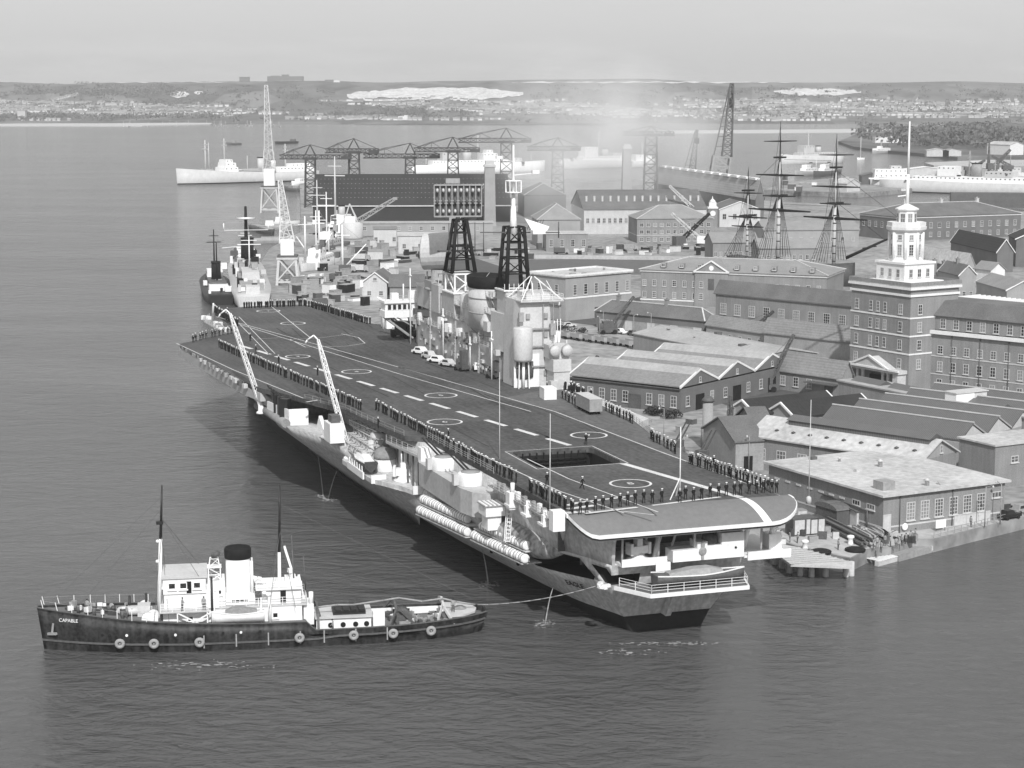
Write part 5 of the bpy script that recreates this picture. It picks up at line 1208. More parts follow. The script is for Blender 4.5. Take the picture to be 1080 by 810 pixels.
# foam where cooling water falls, and the streams
mat('foam',.30,.9,.3,1.5,6)
def foam(name,c,rx,ry,n,label):
    a=MB()
    for i in range(n):
        r=random.random()**.7; A=random.uniform(0,6.28); x,y=c[0]+rx*r*math.cos(A),c[1]+ry*r*math.sin(A); w_=random.uniform(.06,.26)*(1.25-r)
        m=random.randint(5,7); a.add([(x+w_*2.6*random.uniform(.6,1)*math.cos(6.283*j/m),y+w_*random.uniform(.6,1)*math.sin(6.283*j/m),.02+.06*random.random()) for j in range(m)],[list(range(m))])
    return tag(a.build(name,['foam']),label,'foam',None,'stuff')
for i,(px,py,tx,ty) in enumerate(((341,524,336,500),(346,527,362,505),(515,617,522,595),(575,658,583,628))):
    q=P(px,py,0); foam('water_foam',(q.x,q.y),1.7,2.4,70,'white foam patch on the water where a stream falls, number %s from the tug side'%'abcd'[i] if False else ['white foam below the foremost discharge stream of the carrier','white foam below the second discharge stream of the carrier','white foam below the discharge stream near the raft racks','white foam below the discharge stream nearest the carrier stern'][i])
    s_=[124,104,34,12.5][i]; p=W(-hb(s_,4.5)-.2,s_,4.4); a=MB(); prev=p
    for k in range(1,7): u_=k/6; c=Vector((p.x+(q.x-p.x)*u_,p.y+(q.y-p.y)*u_,p.z*(1-u_*u_))); a.tube(prev,c,.025+.012*k,.035+.012*k,5); prev=c
    tag(a.build('water_stream',['foam']),['foremost stream of water falling from the carrier side','second stream of water falling from the carrier side','stream of water falling from the carrier below the raft racks','stream of water falling from the carrier near its name'][i],'water stream',None,'stuff')
for (px,py,rx,ry,n,lab) in ((705,679,9,1.0,90,'pale churned water astern of the carrier'),(668,688,5,1.6,40,'faint churned water to the left of the carrier transom'),(215,702,10,2.4,70,'streaks of foam along the near side of the tug')):
    q=P(px,py,0); foam('water_foam',(q.x,q.y),rx,ry,n,lab)
# ================================================================== DOCKYARD BUILDINGS
random.seed(31)
def G(px,py,z=QZ): return P(px,py,z)
# flat-roofed brick workshop by the water
b=Bld('brick_workshop','flat-roofed brick workshop with six tall windows, beside the pale quay edge','building',(811,489),(932,524),(1060,509),8)
b.walls('brick'); b.flat('roof_felt',.7,.35); b.band(1.0,.25,.05,'stone_pale')
for i,u in enumerate((.22,.335,.45,.57,.685,.8)): window(b.root,b.W*u,-.01,1.75,0,1.7,2.9,3,5)
window(b.root,b.W*.93,-.01,3.6,0,2.0,1.0,3,1); b.doorR(b.W*.03,1.2,3.0,'pale_grey'); 
for u in (.63,.73,.83): b.doorR(b.W*u,2.2,1.5,'pale_grey')
for u in (.1,.22): window(b.root,-.01,b.L*u,3.4,-math.pi/2,2.0,.9,3,1)
a=MB()
for u in (.34,.43,.52,.62,.72,.82,.92): a.box((-.06,b.L*u,3.9),(.1,1.3,.28),0); 
a.build('wall_vent',['pale_grey'],b.root)
a=MB(); a.bx(1.6,4.0,2.2,4.6,b.H+.37,b.H+1.7); a.build('roof_vent',['mid_grey'],b.root)
a=MB(); a.tube((b.W*.13,-.12,0),(b.W*.13,-.12,b.H),.08); a.tube((b.W*.56,-.12,0),(b.W*.56,-.12,b.H),.08); a.tube((-.2,b.L*.12,.1),(-.2,b.L*.12,3.2),.12); a.tube((-.2,b.L*.12,3.2),(-.2,b.L*.5,3.6),.12); a.build('drainpipe',['dark_grey'],b.root)
a=MB(); a.lathe((0,0,0),[(.45,-.12),(.6,0),(.45,.12)],14); o=a.build('life_ring',['white_paint'],b.root); o.location=(b.W*.17,-.25,.9); o.rotation_euler=(math.pi/2,0,0)
b.rooftop(5,3)
# pale-roofed long workshop with glazed lantern
b=Bld('ropery_workshop','long brick workshop with a pale sunlit roof and a dark glazed ridge lantern','building',(791,459),(972,486),(1009,478),8)
b.walls('brick'); b.gable(2.7,'y','roof_felt',.5,'brick_pale')
b.winL(8,1.7,2.0,2.3,.05,.93,3,3,skip=(4,)); b.doorL(b.L*.56,2.6,3.2); window(b.root,b.W*.55,-.01,b.H+.5,0,.8,1.3,1,2)
a=MB(); hw=b.W*.16; a.bx(b.W/2-hw,b.W/2+hw,b.L*.03,b.L*.84,b.H+1.6,b.H+3.0); a.build('ridge_lantern',['glass_roof'],b.root)
a=MB(); a.extr([(b.W/2-hw-.3,b.L*.02,b.H+3.0),(b.W/2+hw+.3,b.L*.02,b.H+3.0),(b.W/2,b.L*.02,b.H+3.8)],(0,b.L*.83,0)); a.build('lantern_roof',['glass_roof'],b.root)
for k in range(9):
    a=MB(); y=b.L*(.07+.1*k); a.lathe((b.W*.16,y,b.H+.8),[(.3,0),(.25,.4),(.45,.45),(.02,.7)],8); a.build('roof_ventilator',['dark_grey'],b.root)
# north-light factory behind it
b=Bld('factory','factory of parallel dark-glazed roof ridges behind the pale-roofed workshop','factory',(866,443),(1012,463),(1140,428),7.6)
b.walls('brick_pale',top=-.6); nb=5; bw2=b.W/nb
for k in range(nb):
    x0=k*bw2; a=MB(); a.extr([(x0,-.3,b.H-.4),(x0+bw2*.46,-.3,b.H+2.2),(x0+bw2*.46,-.3,b.H+2.45),(x0,-.3,b.H-.1)],(0,b.L+.6,0)); a.build('glazed_roof',['glass_roof'],b.root)
    a=MB(); a.extr([(x0+bw2*.465,-.3,b.H+2.45),(x0+bw2*.465,-.3,b.H+2.15),(x0+bw2*.995,-.3,b.H-.4),(x0+bw2*.995,-.3,b.H-.1)],(0,b.L+.6,0)); a.build('roof_slope',['sheet_pale'],b.root)
    a=MB(); a.extr([(x0+.05,-.02,b.H-.62),(x0+bw2-.05,-.02,b.H-.62),(x0+bw2*.46,-.02,b.H+2.1)],(0,b.L,0)); a.build('gable_wall',['stone_pale'],b.root)
    a=MB(); a.bar((x0+bw2*.46,-.4,b.H+2.55),(x0+bw2*.46,b.L+.4,b.H+2.55),.3,.2); a.build('ridge_cap',['stone_pale'],b.root)
b=Bld('brick_store','plain brick store with one small window at the right edge','building',(1040,462),(1050,471),(1130,458),9.4,ang=119,length=9)
b.walls('brick'); b.flat('roof_felt',.3,.3); window(b.root,4.5,-.01,4.2,0,1.7,1.2,2,2); b.doorR(9,3,3.4)
b=Bld('long_shed','long low shed with pale flat roof and dark skylight strips below the tower block','shed',(884,402),(1110,447),(1140,440),8.6)
b.walls('brick'); b.flat('sheet_pale',.3,.3)
for k in range(5):
    a=MB(); a.extr([(b.W*.25,b.L*(.06+.19*k),b.H+.32),(b.W*.75,b.L*(.06+.19*k),b.H+.32),(b.W*.5,b.L*(.06+.19*k),b.H+1.2)],(0,b.L*.15,0)); a.build('skylight',['glass_roof'],b.root)
q=G(1012,424,8.9); t=thing('roof_lantern','white boxy roof lantern standing on the long low shed','roof lantern',q,b.ang); a=MB(); a.bx(-2.4,2.4,-1.6,1.6,0,2.0); a.build('wall',['white_paint'],t); a=MB(); a.bx(-2.6,6,-1.8,1.8,2.0,2.2); a.bx(2.5,5.8,-1.5,1.5,0,1.9); a.build('roof',['pale_grey'],t)
for nm_,pc,pr,lab in (('low_shed',(797,437),(884,417),'low shed with a dark roof left of the pale-roofed workshop'),('low_shed',(838,440),(921,421),'low shed with a dark roof and pale eaves against the glazed factory')):
    b=Bld(nm_,lab,'shed',(0,0),pc,pr,7,ang=122,length=8); b.walls('brick_pale'); b.gable(2.2,'x','sheet_dark',.4,'brick_pale',.3)
b=Bld('brick_cottage','small gabled grey building beside the round tower near the starboard guns','building',(742,452),(776,466),(806,452),7.5); b.walls('mid_grey'); b.gable(3.2,'x','slate',.4,'mid_grey'); b.doorR(2.5,1.4,2.6,'soot_and_shade')
b=Bld('brick_cottage','small gabled building with a dark roof against the pale-roofed workshop','building',(776,440),(796,450),(815,441),8.4); b.walls('brick'); b.gable(2.6,'x','slate',.4,'brick')
for k in range(34):
    px,py=random.choice(((random.uniform(690,790),random.uniform(476,502)),(random.uniform(640,730),random.uniform(446,476)),(random.uniform(822,875),random.uniform(512,548)),(random.uniform(1000,1075),random.uniform(534,541)),(random.uniform(600,700),random.uniform(424,446))))
    d=(random.uniform(.8,3),random.uniform(.8,2),random.uniform(.5,1.6)); t=thing('stores_crate','stores crate on the quay between the carrier and the brick sheds','crate',G(px,py),random.uniform(0,3),'stores crates between carrier and sheds'); a=MB(); a.bx(-d[0]/2,d[0]/2,-d[1]/2,d[1]/2,0,d[2]); a.build('body',[random.choice(('pale_grey','mid_grey','dark_grey','wood_pale','steel_dark','white_paint'))],t); a=MB(); a.bx(-d[0]/2-.05,d[0]/2+.05,-d[1]/2-.05,d[1]/2+.05,d[2],d[2]+.07); a.build('lid',['mid_grey'],t)
t=thing('round_tower','pale round brick tower with a dark conical cap beside the gabled grey cottage','tower',G(746,472)); a=MB(); a.lathe((0,0,0),[(1.35,0),(1.25,4),(1.05,4.2),(1.0,9.0)],18); a.build('shaft',['brick_pale'],t); a=MB(); a.lathe((0,0,9.0),[(1.25,0),(1.25,.3),(.7,.9),(.02,1.2)],18); a.build('cap',['dark_grey'],t)
# three-gabled brick sheds
b=Bld('gabled_shed','row of three joined brick sheds with white-edged gables, beyond the starboard deck edge','shed',(600,396),(718,409),(832,387),7.6)
b.walls('brick_dark',top=-.4); w3=b.W/3
for k in range(3): b.gable(3.0,'y','sheet_grey',.05 if k else .1,'brick_dark',.35,x0=k*w3,x1=(k+1)*w3)
a=MB()
for k in range(3): a.extr([(k*w3+w3*.32,-.1,b.H+1.95),(k*w3+w3*.5,-.1,b.H+3.36),(k*w3+w3*.5,-.1,b.H+3.46),(k*w3+w3*.32,-.1,b.H+2.2)],(0,b.L,0))
a.build('roof_glazing',['sheet_pale'],b.root)
b.winL(8,1.2,1.5,2.5,.06,.8,2,3,skip=(3,)); b.doorL(b.L*.40,3.0,3.0)
for k in range(3): b.doorR(k*w3+w3*.5,3.0,3.2,'soot_and_shade'); window(b.root,k*w3+w3*.18,-.01,1.3,0,1.4,2.2,2,3); window(b.root,k*w3+w3*.82,-.01,1.3,0,1.4,2.2,2,3); window(b.root,k*w3+w3*.5,-.01,b.H+.3,0,.8,1.2,1,2)
a=MB(); a.bx(-.45,-.1,0,b.L,b.H-.5,b.H-.3); a.build('gutter',['dark_grey'],b.root)
# low row with many doors
b=Bld('garage_row','long low brick row with many pale doors under a dark hipped roof','garage',(629,328),(743,339),(757,331),6.8)
b.walls('brick_dark'); b.hip(3.2,'slate',.5)
for k in range(11): b.doorL(b.L*(.06+.07*k),2.4,2.7,'mid_grey' if k%3 else 'pale_grey')
for k in range(3): window(b.root,-.01,b.L*(.84+.05*k),1.4,-math.pi/2,1.4,1.2,2,2)
b.chimney(b.W*.5,b.L*.4,b.H+2.4,2.2); b.chimney(b.W*.5,b.L*.85,b.H+2.4,2.2)
# pale flat hall
b=Bld('hall','square brick hall with a pale flat roof, white cornice and tall narrow windows','building',(559.5,289),(596.5,293),(665.7,286),15)
b.walls('brick_pale'); b.flat('roof_felt',.5,.4,.5,'stone_white'); b.rooftop(6,12); b.band(b.H*.5,.5,.12,'stone_white'); b.winR(6,b.H*.58,1.5,3.2,.14,.94,1,4); b.winL(2,b.H*.58,1.5,3.2,.25,.75,1,4); b.doorR(b.W*.5,3,3.2)
b=Bld('pyramid_hut','small brick hut with a pyramid roof in front of the square hall','hut',(569,319),(590,322),(609,317),6.6); b.walls('brick_pale'); b.hip(2.8,'slate',.5); b.doorR(b.W*.8,1.5,2.4,'pale_grey'); window(b.root,b.W*.35,-.01,1.3,0,1.2,1.2,2,2)
# pedimented storehouse
b=Bld('storehouse','long three-storey brick storehouse with a white-edged pediment and dormers','storehouse',(676,284),(872,291),(890,286),13.2)
b.walls('brick'); b.band(b.H-.7,.6,.3,'stone_pale','cornice'); b.band(b.H*.12,.4,.1,'stone_white')
for z in (2.2,6.0): b.winL(18,z,1.3,2.0,.04,.98,2,3)
b.hip(3.4,'slate_pale',.6,trim=True,flat=1.0)
for k in range(9):
    if k in (5,): continue
    a=MB(); y=b.L*(.08+.1*k); a.bx(.8,2.6,y-.8,y+.8,b.H+.8,b.H+2.3); a.build('dormer',['slate_pale'],b.root); window(b.root,.79,y,b.H+1.0,-math.pi/2,1.2,1.1,2,2)
y0,y1=b.L*.52,b.L*.70; a=MB(); a.extr([(-.6,y0,b.H-.1),(-.6,y1,b.H-.1),(-.6,(y0+y1)/2,b.H+3.3)],(b.W*.5,0,0)); a.bx(-.6,.05,y0,y1,-.4,b.H-.12); pdm=a.build('pediment',['brick'],b.root)
a=MB()
for p,q in (((-.75,y0-.4,b.H-.1),(-.75,(y0+y1)/2,b.H+3.5)),((-.75,y1+.4,b.H-.1),(-.75,(y0+y1)/2,b.H+3.5)),((-.75,y0-.4,b.H-.1),(-.75,y1+.4,b.H-.1))): a.bar(p,q,.5,.4)
a.lathe((0,0,0),[(.5,0)],3) if False else None
a.build('pediment_edge',['stone_white'],pdm)
a=MB(); a.tube((-.66,(y0+y1)/2,b.H+1.2),(-.58,(y0+y1)/2,b.H+1.2),.8,.8,16); a.build('round_window',['stone_white'],pdm)
for z in (2.2,6.0): window(b.root,-.62,y0+2.2,z,-math.pi/2,1.3,2.0,2,3); window(b.root,-.62,y1-2.2,z,-math.pi/2,1.3,2.0,2,3)
a=MB(); a.bx(-.68,-.5,(y0+y1)/2-1,(y0+y1)/2+1,5.4,9.0); a.build('loading_door',['dark_grey'],b.root)
# two-storey store with big windows
b=Bld('storehouse','two-storey brick store with nine large white windows left of the tower block','storehouse',(755,307.5),(898,321),(908,316),13.6)
b.walls('brick'); b.band(b.H-.8,.5,.25,'stone_pale','cornice'); b.gable(3.0,'y','slate',.5,'brick'); b.winL(9,5.4,2.2,3.1,.06,.94,3,4); b.winL(9,1.2,2.0,2.4,.06,.94,3,3)
b=Bld('lean_to_shed','low brick shed with a sloping grey sheet roof below the large-windowed store','shed',(745,342),(806,351),(818,345),6.4); b.walls('brick_pale'); b.gable(2.3,'y','sheet_grey',.4,'brick_pale'); b.winL(6,1.2,1.3,1.3,.08,.9,2,2)
b=Bld('lean_to_shed','long windowless shed with a streaked sheet roof in front of the tower block','shed',(806,349),(897,359),(906,353),7.2); b.walls('mid_grey'); b.gable(3.2,'y','sheet_grey',.4,'mid_grey')
b=Bld('workshop','brick workshop with a wide grey roof and dark canopy beside the tower block portico','building',(822,388),(888,397),(899,391),7.0); b.walls('brick'); b.gable(3.0,'y','sheet_grey',.5,'brick'); b.winL(4,1.2,1.5,2.2,.3,.94,2,3,skip=(0,)); a=MB(); a.bx(-2.4,-.02,b.L*.05,b.L*.5,2.9,3.1); a.build('canopy',['dark_grey'],b.root); b.doorL(b.L*.2,2,2.5)
b=Bld('sheet_roofed_shed','broad low shed with a pale corrugated roof behind the three gabled sheds','shed',(668,352),(800,378),(862,362),6.6); b.walls('brick'); b.gable(1.6,'y','sheet_pale',.3,'brick'); b.rooftop(9,5,b.H+.9)
for k in range(16):
    px,py=random.choice(((random.uniform(700,790),random.uniform(462,500)),(random.uniform(600,720),random.uniform(345,360)),(random.uniform(560,760),random.uniform(262,268)),(random.uniform(330,440),random.uniform(262,318)),(random.uniform(985,1070),random.uniform(538,560))))
    t=thing('lamp_post','thin lamp post standing in the dockyard','lamp post',G(px,py),random.uniform(0,6),'dockyard lamp posts'); a=MB(); a.tube((0,0,0),(0,0,6.5),.1,.07,6); a.bar((0,0,6.4),(1.1,0,6.8),.08); a.build('post',['mid_grey'],t); a=MB(); a.lathe((1.1,0,6.45),[(.25,0),(.12,.25),(.02,.35)],8); a.build('lamp_shade',['pale_grey'],t)
a=MB()
for o in (0,1.5):
    for pts in (((600,352),(690,366)),((700,470),(790,500)),((330,318),(372,300)),((440,268),(560,268))):
        p,q=G(*pts[0]),G(*pts[1]); d=(q-p).normalized(); n=Vector((-d.y,d.x,0))*o; a.bar(p+n+Vector((0,0,.08)),q+n+Vector((0,0,.08)),.22,.14)
tag(a.build('railway_track',['rail_steel']),'pale railway rails let into the dockyard ground','rails',None,'stuff')
# ------------------------------------------------------------------ tower block
b=Bld('tower_block','tall brick block carrying a white octagonal tower with a flagpole','tower building',(898.5,297),(961,304.6),(1011,296),26)
TBk=b; b.rooftop(0,1)
b.walls('brick'); b.flat('roof_felt',.5,.4,.9,'brick'); b.band(b.H-.35,.5,.6,'stone_white','cornice'); b.band(b.H-1.9,.5,.3,'stone_white','cornice')
for z in (8.9,13.0,17.1): b.band(z,.35,.12,'stone_white')
for z in (5.6,9.9,14.0,18.0):
    for u in (.16,.42,.54,.66,.9): 
        if z<6 and .3<u<.8: continue
        window(b.root,-.01,b.L*u,z,-math.pi/2,1.3 if u in(.16,.9) else 1.1,2.3,2,3)
    for u in (.2,.75): window(b.root,b.W*u,-.01,z,0,1.3,2.3,2,3)
po=MB(); po.bx(-2.6,-.02,b.L*.04,b.L*.12,-.4,4.6); po.bx(-2.6,-.02,b.L*.88,b.L*.96,-.4,4.6); po.bx(-2.8,-.02,b.L*.02,b.L*.98,4.6,5.4); po.extr([(-3.0,b.L*.2,5.4),(-3.0,b.L*.8,5.4),(-3.0,b.L*.5,7.8)],(2.9,0,0)); po=po.build('portico',['stone_pale'],b.root)
a=MB()
for u in (.24,.33,.67,.76): a.lathe((-1.7,b.L*u,0),[(.55,0),(.5,.3),(.42,.4),(.36,4.1),(.55,4.3),(.55,4.59)],14)
a.build('column',['stone_pale'],po)
a=MB(); a.bx(-.6,-.01,b.L*.38,b.L*.62,0,3.4); a.build('doorway',['soot_and_shade'],po)
for p,q in (((-3.1,b.L*.17,5.45),(-3.1,b.L*.5,8.0)),((-3.1,b.L*.83,5.45),(-3.1,b.L*.5,8.0)),((-3.1,b.L*.0,5.4),(-3.1,b.L*1.0,5.4))):
    a=MB(); a.bar(p,q,.5,.4); a.build('pediment_edge',['stone_white'],po)
a=MB()
for k in range(4): a.bx(-3.4-k*.4,-.03,b.L*.2,b.L*.8,-.3-.2*k,-.1-.2*k)
a.build('step',['stone_pale'],po)
# white tower
cx,cy=b.W*.5,b.L*.5
for _ in range(2):
    pass
tz=b.H+.42
a=MB(); a.bx(cx-4.6,cx+4.6,cy-4.6,cy+4.6,tz,tz+4.4); a.bx(cx-4.9,cx+4.9,cy-4.9,cy+4.9,tz+4.4,tz+4.9); a.bx(cx-6.2,cx+6.2,cy-6.2,cy+6.2,tz+.005,tz+.6); tw=a.build('tower_base',['stone_white'],b.root)
for k in (-2.6,0,2.6): window(tw,cx+k,cy-4.61,tz+1.4,0,1.1,1.9,2,2); window(tw,cx-4.61,cy+k,tz+1.4,-math.pi/2,1.1,1.9,2,2)
a=MB(); a.lathe((cx,cy,tz+4.9),[(4.0,0),(4.0,.5),(3.65,.7),(3.6,6.6),(3.9,6.8),(4.5,7.2),(4.6,7.9),(4.2,8.0),(.02,8.02)],8,0,False); sh=a.build('tower_shaft',['stone_white'],b.root)
for k in range(8):
    A=2*math.pi*(k+.5)/8; ap=3.62*math.cos(math.pi/8); x,y=cx+ap*math.cos(A),cy+ap*math.sin(A); rz=A+math.pi/2
    window(sh,x,y,tz+6.2,rz,1.1,2.6,2,4); window(sh,x,y,tz+9.8,rz,1.0,1.2,2,2)
a=MB()
for k in range(8):
    A=2*math.pi*k/8; a.tube((cx+3.75*math.cos(A),cy+3.75*math.sin(A),tz+5.4),(cx+3.75*math.cos(A),cy+3.75*math.sin(A),tz+11.5),.4,.36,8)
a.build('pilaster',['stone_white'],sh)
a=MB(); a.lathe((cx,cy,tz+12.9),[(4.4,0),(4.4,.9),(4.1,.9)],8,0,False,1,1); a.build('balustrade',['stone_white'],sh)
a=MB(); a.lathe((cx,cy,tz+12.95),[(2.3,0),(2.2,3.4),(2.7,3.6),(2.7,3.9),(1.2,4.6),(.3,5.0)],8,0,False); lt=a.build('lantern',['stone_white'],b.root)
for k in range(8):
    A=2*math.pi*(k+.5)/8; ap=2.26*math.cos(math.pi/8); window(lt,cx+ap*math.cos(A),cy+ap*math.sin(A),tz+13.6,A+math.pi/2,1.2,2.2,2,2)
a=MB(); a.tube((cx,cy,tz+17.6),(cx,cy,tz+24.6),.42,.36,8); a.tube((cx,cy,tz+24.6),(cx,cy,tz+36.6),.3,.16,8)
ca_,sa_=math.cos(-b.ang),math.sin(-b.ang)
a.bar((cx-9*ca_,cy-9*sa_,tz+23.7),(cx+9*ca_,cy+9*sa_,tz+23.4),.3); a.bar((cx-2.2*ca_,cy-2.2*sa_,tz+19.6),(cx+.3,cy,tz+19.9),.22); fp=a.build('flagpole',['white_paint'],b.root)
# right wing
b=Bld('office_wing','long brick office wing with rows of white windows and a dark mansard roof','office building',(961,347),(1112,362),(1150,350),16)
b.walls('brick'); b.band(b.H-.5,.8,.7,'stone_white','cornice'); n=int(b.L/3.1)
for z in (1.0,5.0,9.0): b.winL(n,z,1.4,2.3 if z<8 else 1.9,.03,.97,2,3)
b.band(8.3,.3,.1,'stone_pale'); b.band(4.2,.25,.08,'stone_pale')
a=MB(); a.bx(.8,b.W-.8,.8,b.L-.2,b.H+.31,b.H+3.6); a.build('attic_wall',['brick'],b.root)
for i in range(n): window(b.root,.79,b.L*(.03+.94*i/(n-1)),b.H+.7,-math.pi/2,1.4,2.3,2,3)
a=MB(); z=b.H+3.6; a.loft([[(.2,.2,z),(b.W-.2,.2,z),(b.W-.2,b.L,z),(.2,b.L,z)],[(3.6,3,z+3.2),(b.W-3.6,3,z+3.2),(b.W-3.6,b.L-1,z+3.2),(3.6,b.L-1,z+3.2)]]); a.build('roof',['slate'],b.root)
for k in range(5):
    a=MB(); y=b.L*(.1+.2*k); a.tube((-.14,y,0),(-.14,y,b.H-.6),.09); a.build('drainpipe',['dark_grey'],b.root)
b=Bld('glazed_hall','hall with a pale roof of close white glazing bars behind the office wing','building',(995,315),(1120,329),(1150,318),18); b.walls('brick_pale'); b.flat('glass_roof',.3,.3)
a=MB()
for k in range(int(b.L/1.6)): a.bx(0,b.W,k*1.6,k*1.6+.35,b.H+.32,b.H+.7)
a.bx(-.3,.1,-.3,b.L,b.H+.32,b.H+1.0); a.build('glazing_bar',['white_paint'],b.root)
# rear buildings, right
b=Bld('storehouse','rear brick storehouse with a dark hipped roof and white ridge behind the white tower','storehouse',(907,225),(948,229),(1077,227.5),13); b.walls('brick_dark'); b.band(b.H-.8,.5,.25,'stone_pale','cornice'); b.hip(5.2,'slate',.5); b.winR(14,b.H*.5,1.8,2.6,.05,.95,2,3); b.winR(14,1.4,1.6,2.2,.05,.95,2,3); b.winL(6,b.H*.5,1.8,2.6,.1,.9,2,3)
for u in (.2,.5,.8): b.chimney(b.W*u,b.L*.5,b.H+4.2,2.4,1.4,'stone_pale')
b=Bld('dark_roofed_shed','shed with a broad dark roof and white gable edge at the right','shed',(1003,254),(1052,265),(1069,257),10); b.walls('brick_dark'); b.gable(4.4,'y','sheet_dark',.5,'brick_dark',.3)
b=Bld('dark_roofed_shed','tall dark shed cut by the right edge behind the white gabled house','shed',(1064,248),(1072,252),(1120,244),13); b.walls('brick_dark'); b.gable(4,'y','sheet_dark',.5,'brick_dark',.3)
b=Bld('white_house','small house with a bright white gable behind the tower block','house',(1028,283),(1045,285),(1060,281),13); b.walls('stone_white'); b.gable(2.2,'y','slate_pale',.4,'stone_white'); 
for z in (1.6,5.6): b.winL(2,z,1.3,1.5,.3,.8,2,2)
b=Bld('terrace_house','low house with a white-edged gable between the tower block and the white house','house',(990,285),(1012,290),(1030,284),11); b.walls('brick_pale'); b.gable(3,'y','slate',.4,'brick_pale',.25); b.winR(2,2,1.2,1.6,.3,.7,2,2); b.chimney(b.W*.5,b.L*.5,b.H+2.4,2)
b=Bld('terrace_house','house with a long pale roof and chimneys right behind the white tower','house',(968,272),(1018,280),(1028,274),10); b.walls('brick_pale'); b.gable(4.0,'y','roof_felt',.4,'brick_pale')
for u in (.15,.35,.55,.8): b.chimney(-1.6,b.L*u,3,5.5,1.2,'brick')
b=Bld('terrace_house','low house with a grey curved roof at the right edge below the dark sheds','house',(1030,297),(1062,306),(1095,297),10); b.walls('brick_pale'); b.gable(2.6,'y','slate_pale',.4,'brick_pale',.25); b.winR(3,2,1.2,1.6,.2,.8,2,2)
# middle distance
b=Bld('brick_store','three-storey brick store with even rows of pale windows and a hipped roof','storehouse',(666,229.5),(672,231),(752,231),13,ang=96,length=24); b.walls('brick'); b.hip(5.5,'slate_pale',.4)
for z in (.8,4.2,7.4): b.winR(11,z,1.7,1.7,.06,.94,2,2)
b.band(3.4,.3,.1,'stone_pale')
b=Bld('long_hall','long hall with a row of white posts along its dark roof, half hidden by smoke','building',(0,0),(616,221),(745,221),14,ang=95,length=52); b.walls('stone_pale'); b.gable(8,'x','slate',.5,'brick'); b.winR(22,b.H*.45,1.6,2.4,.03,.97,2,2)
a=MB()
for k in range(15): a.box((b.W*(.04+.066*k),b.L*.2,b.H+4.3),(.9,.9,3.4)); 
a.build('roof_ventilator',['pale_grey'],b.root)
b=Bld('hall','grey hall with a big hipped roof half hidden by smoke','building',(560,230),(567,232),(612,232),14,ang=95,length=26); b.walls('brick_pale'); b.hip(6.5,'slate_pale',.4)
b=Bld('brick_store','low brick store with dark windows in front of the smoky hall','building',(0,0),(576,247),(620,247),9.5,ang=95,length=14); b.walls('brick'); b.flat('roof_felt',.3,.4); b.winR(4,2,1.6,3.2,.12,.9,2,3)
b=Bld('brick_store','low dark store behind the pole mast with a hipped roof','building',(0,0),(553,206),(597,206),14,ang=95,length=40); b.walls('brick_dark'); b.hip(6,'slate',.4)
b=Bld('covered_slip','long pale-roofed slip shed with white ridge vents beyond the brick stores','shed',(690,190),(797,207.5),(806,203),14); b.walls('brick_dark'); b.gable(9,'y','sheet_pale',.5,'brick_dark')
a=MB()
for k in range(12): a.box((b.W*.5,b.L*(.05+.08*k),b.H+9.4),(2.4,b.L*.055,1.2))
a.build('ridge_vent',['white_paint'],b.root)
b=Bld('gabled_hall','pale gabled hall with a small pediment left of the tall ship masts','building',(0,0),(759,221),(802,223),11,ang=95,length=26); b.walls('pale_grey'); b.gable(4,'y','slate',.4,'pale_grey',.3); b.winR(4,4,2,2.8,.12,.88,2,2)
t=thing('clock_turret','slim clock turret with a pale cupola beside the gabled hall','turret',G(751,243)); a=MB(); a.bx(-2.3,2.3,-2.3,2.3,0,11); a.build('shaft',['brick'],t); a=MB(); a.bx(-2.6,2.6,-2.6,2.6,11,11.8); a.bx(-1.8,1.8,-1.8,1.8,11.8,14); a.lathe((0,0,14),[(1.9,0),(1.2,1),(.3,1.8),(.1,3)],8); a.build('cupola',['stone_white'],t)
a=MB(); a.tube((0,-2.5,8.6),(0,-2.3,8.6),1.4,1.4,16); a.build('clock_face',['stone_white'],t)
for pc,pr,ln,zt,lab,wm in (((806,243),(906,245),20,9.5,'low pale store with small windows behind the tall ship','brick_pale'),((752,256),(800,257),16,10,'grey-walled store with dark roof between the brick store and tall ship','brick'),((800,262),(862,263),12,9,'brick store partly hidden by the tall ship rigging','brick')):
    b=Bld('brick_store',lab,'building',(0,0),pc,pr,zt,ang=96,length=ln); b.walls(wm); b.gable(3.4,'x','slate_pale',.4,wm); b.winR(9,2.5,1.4,1.8,.06,.94,2,2)
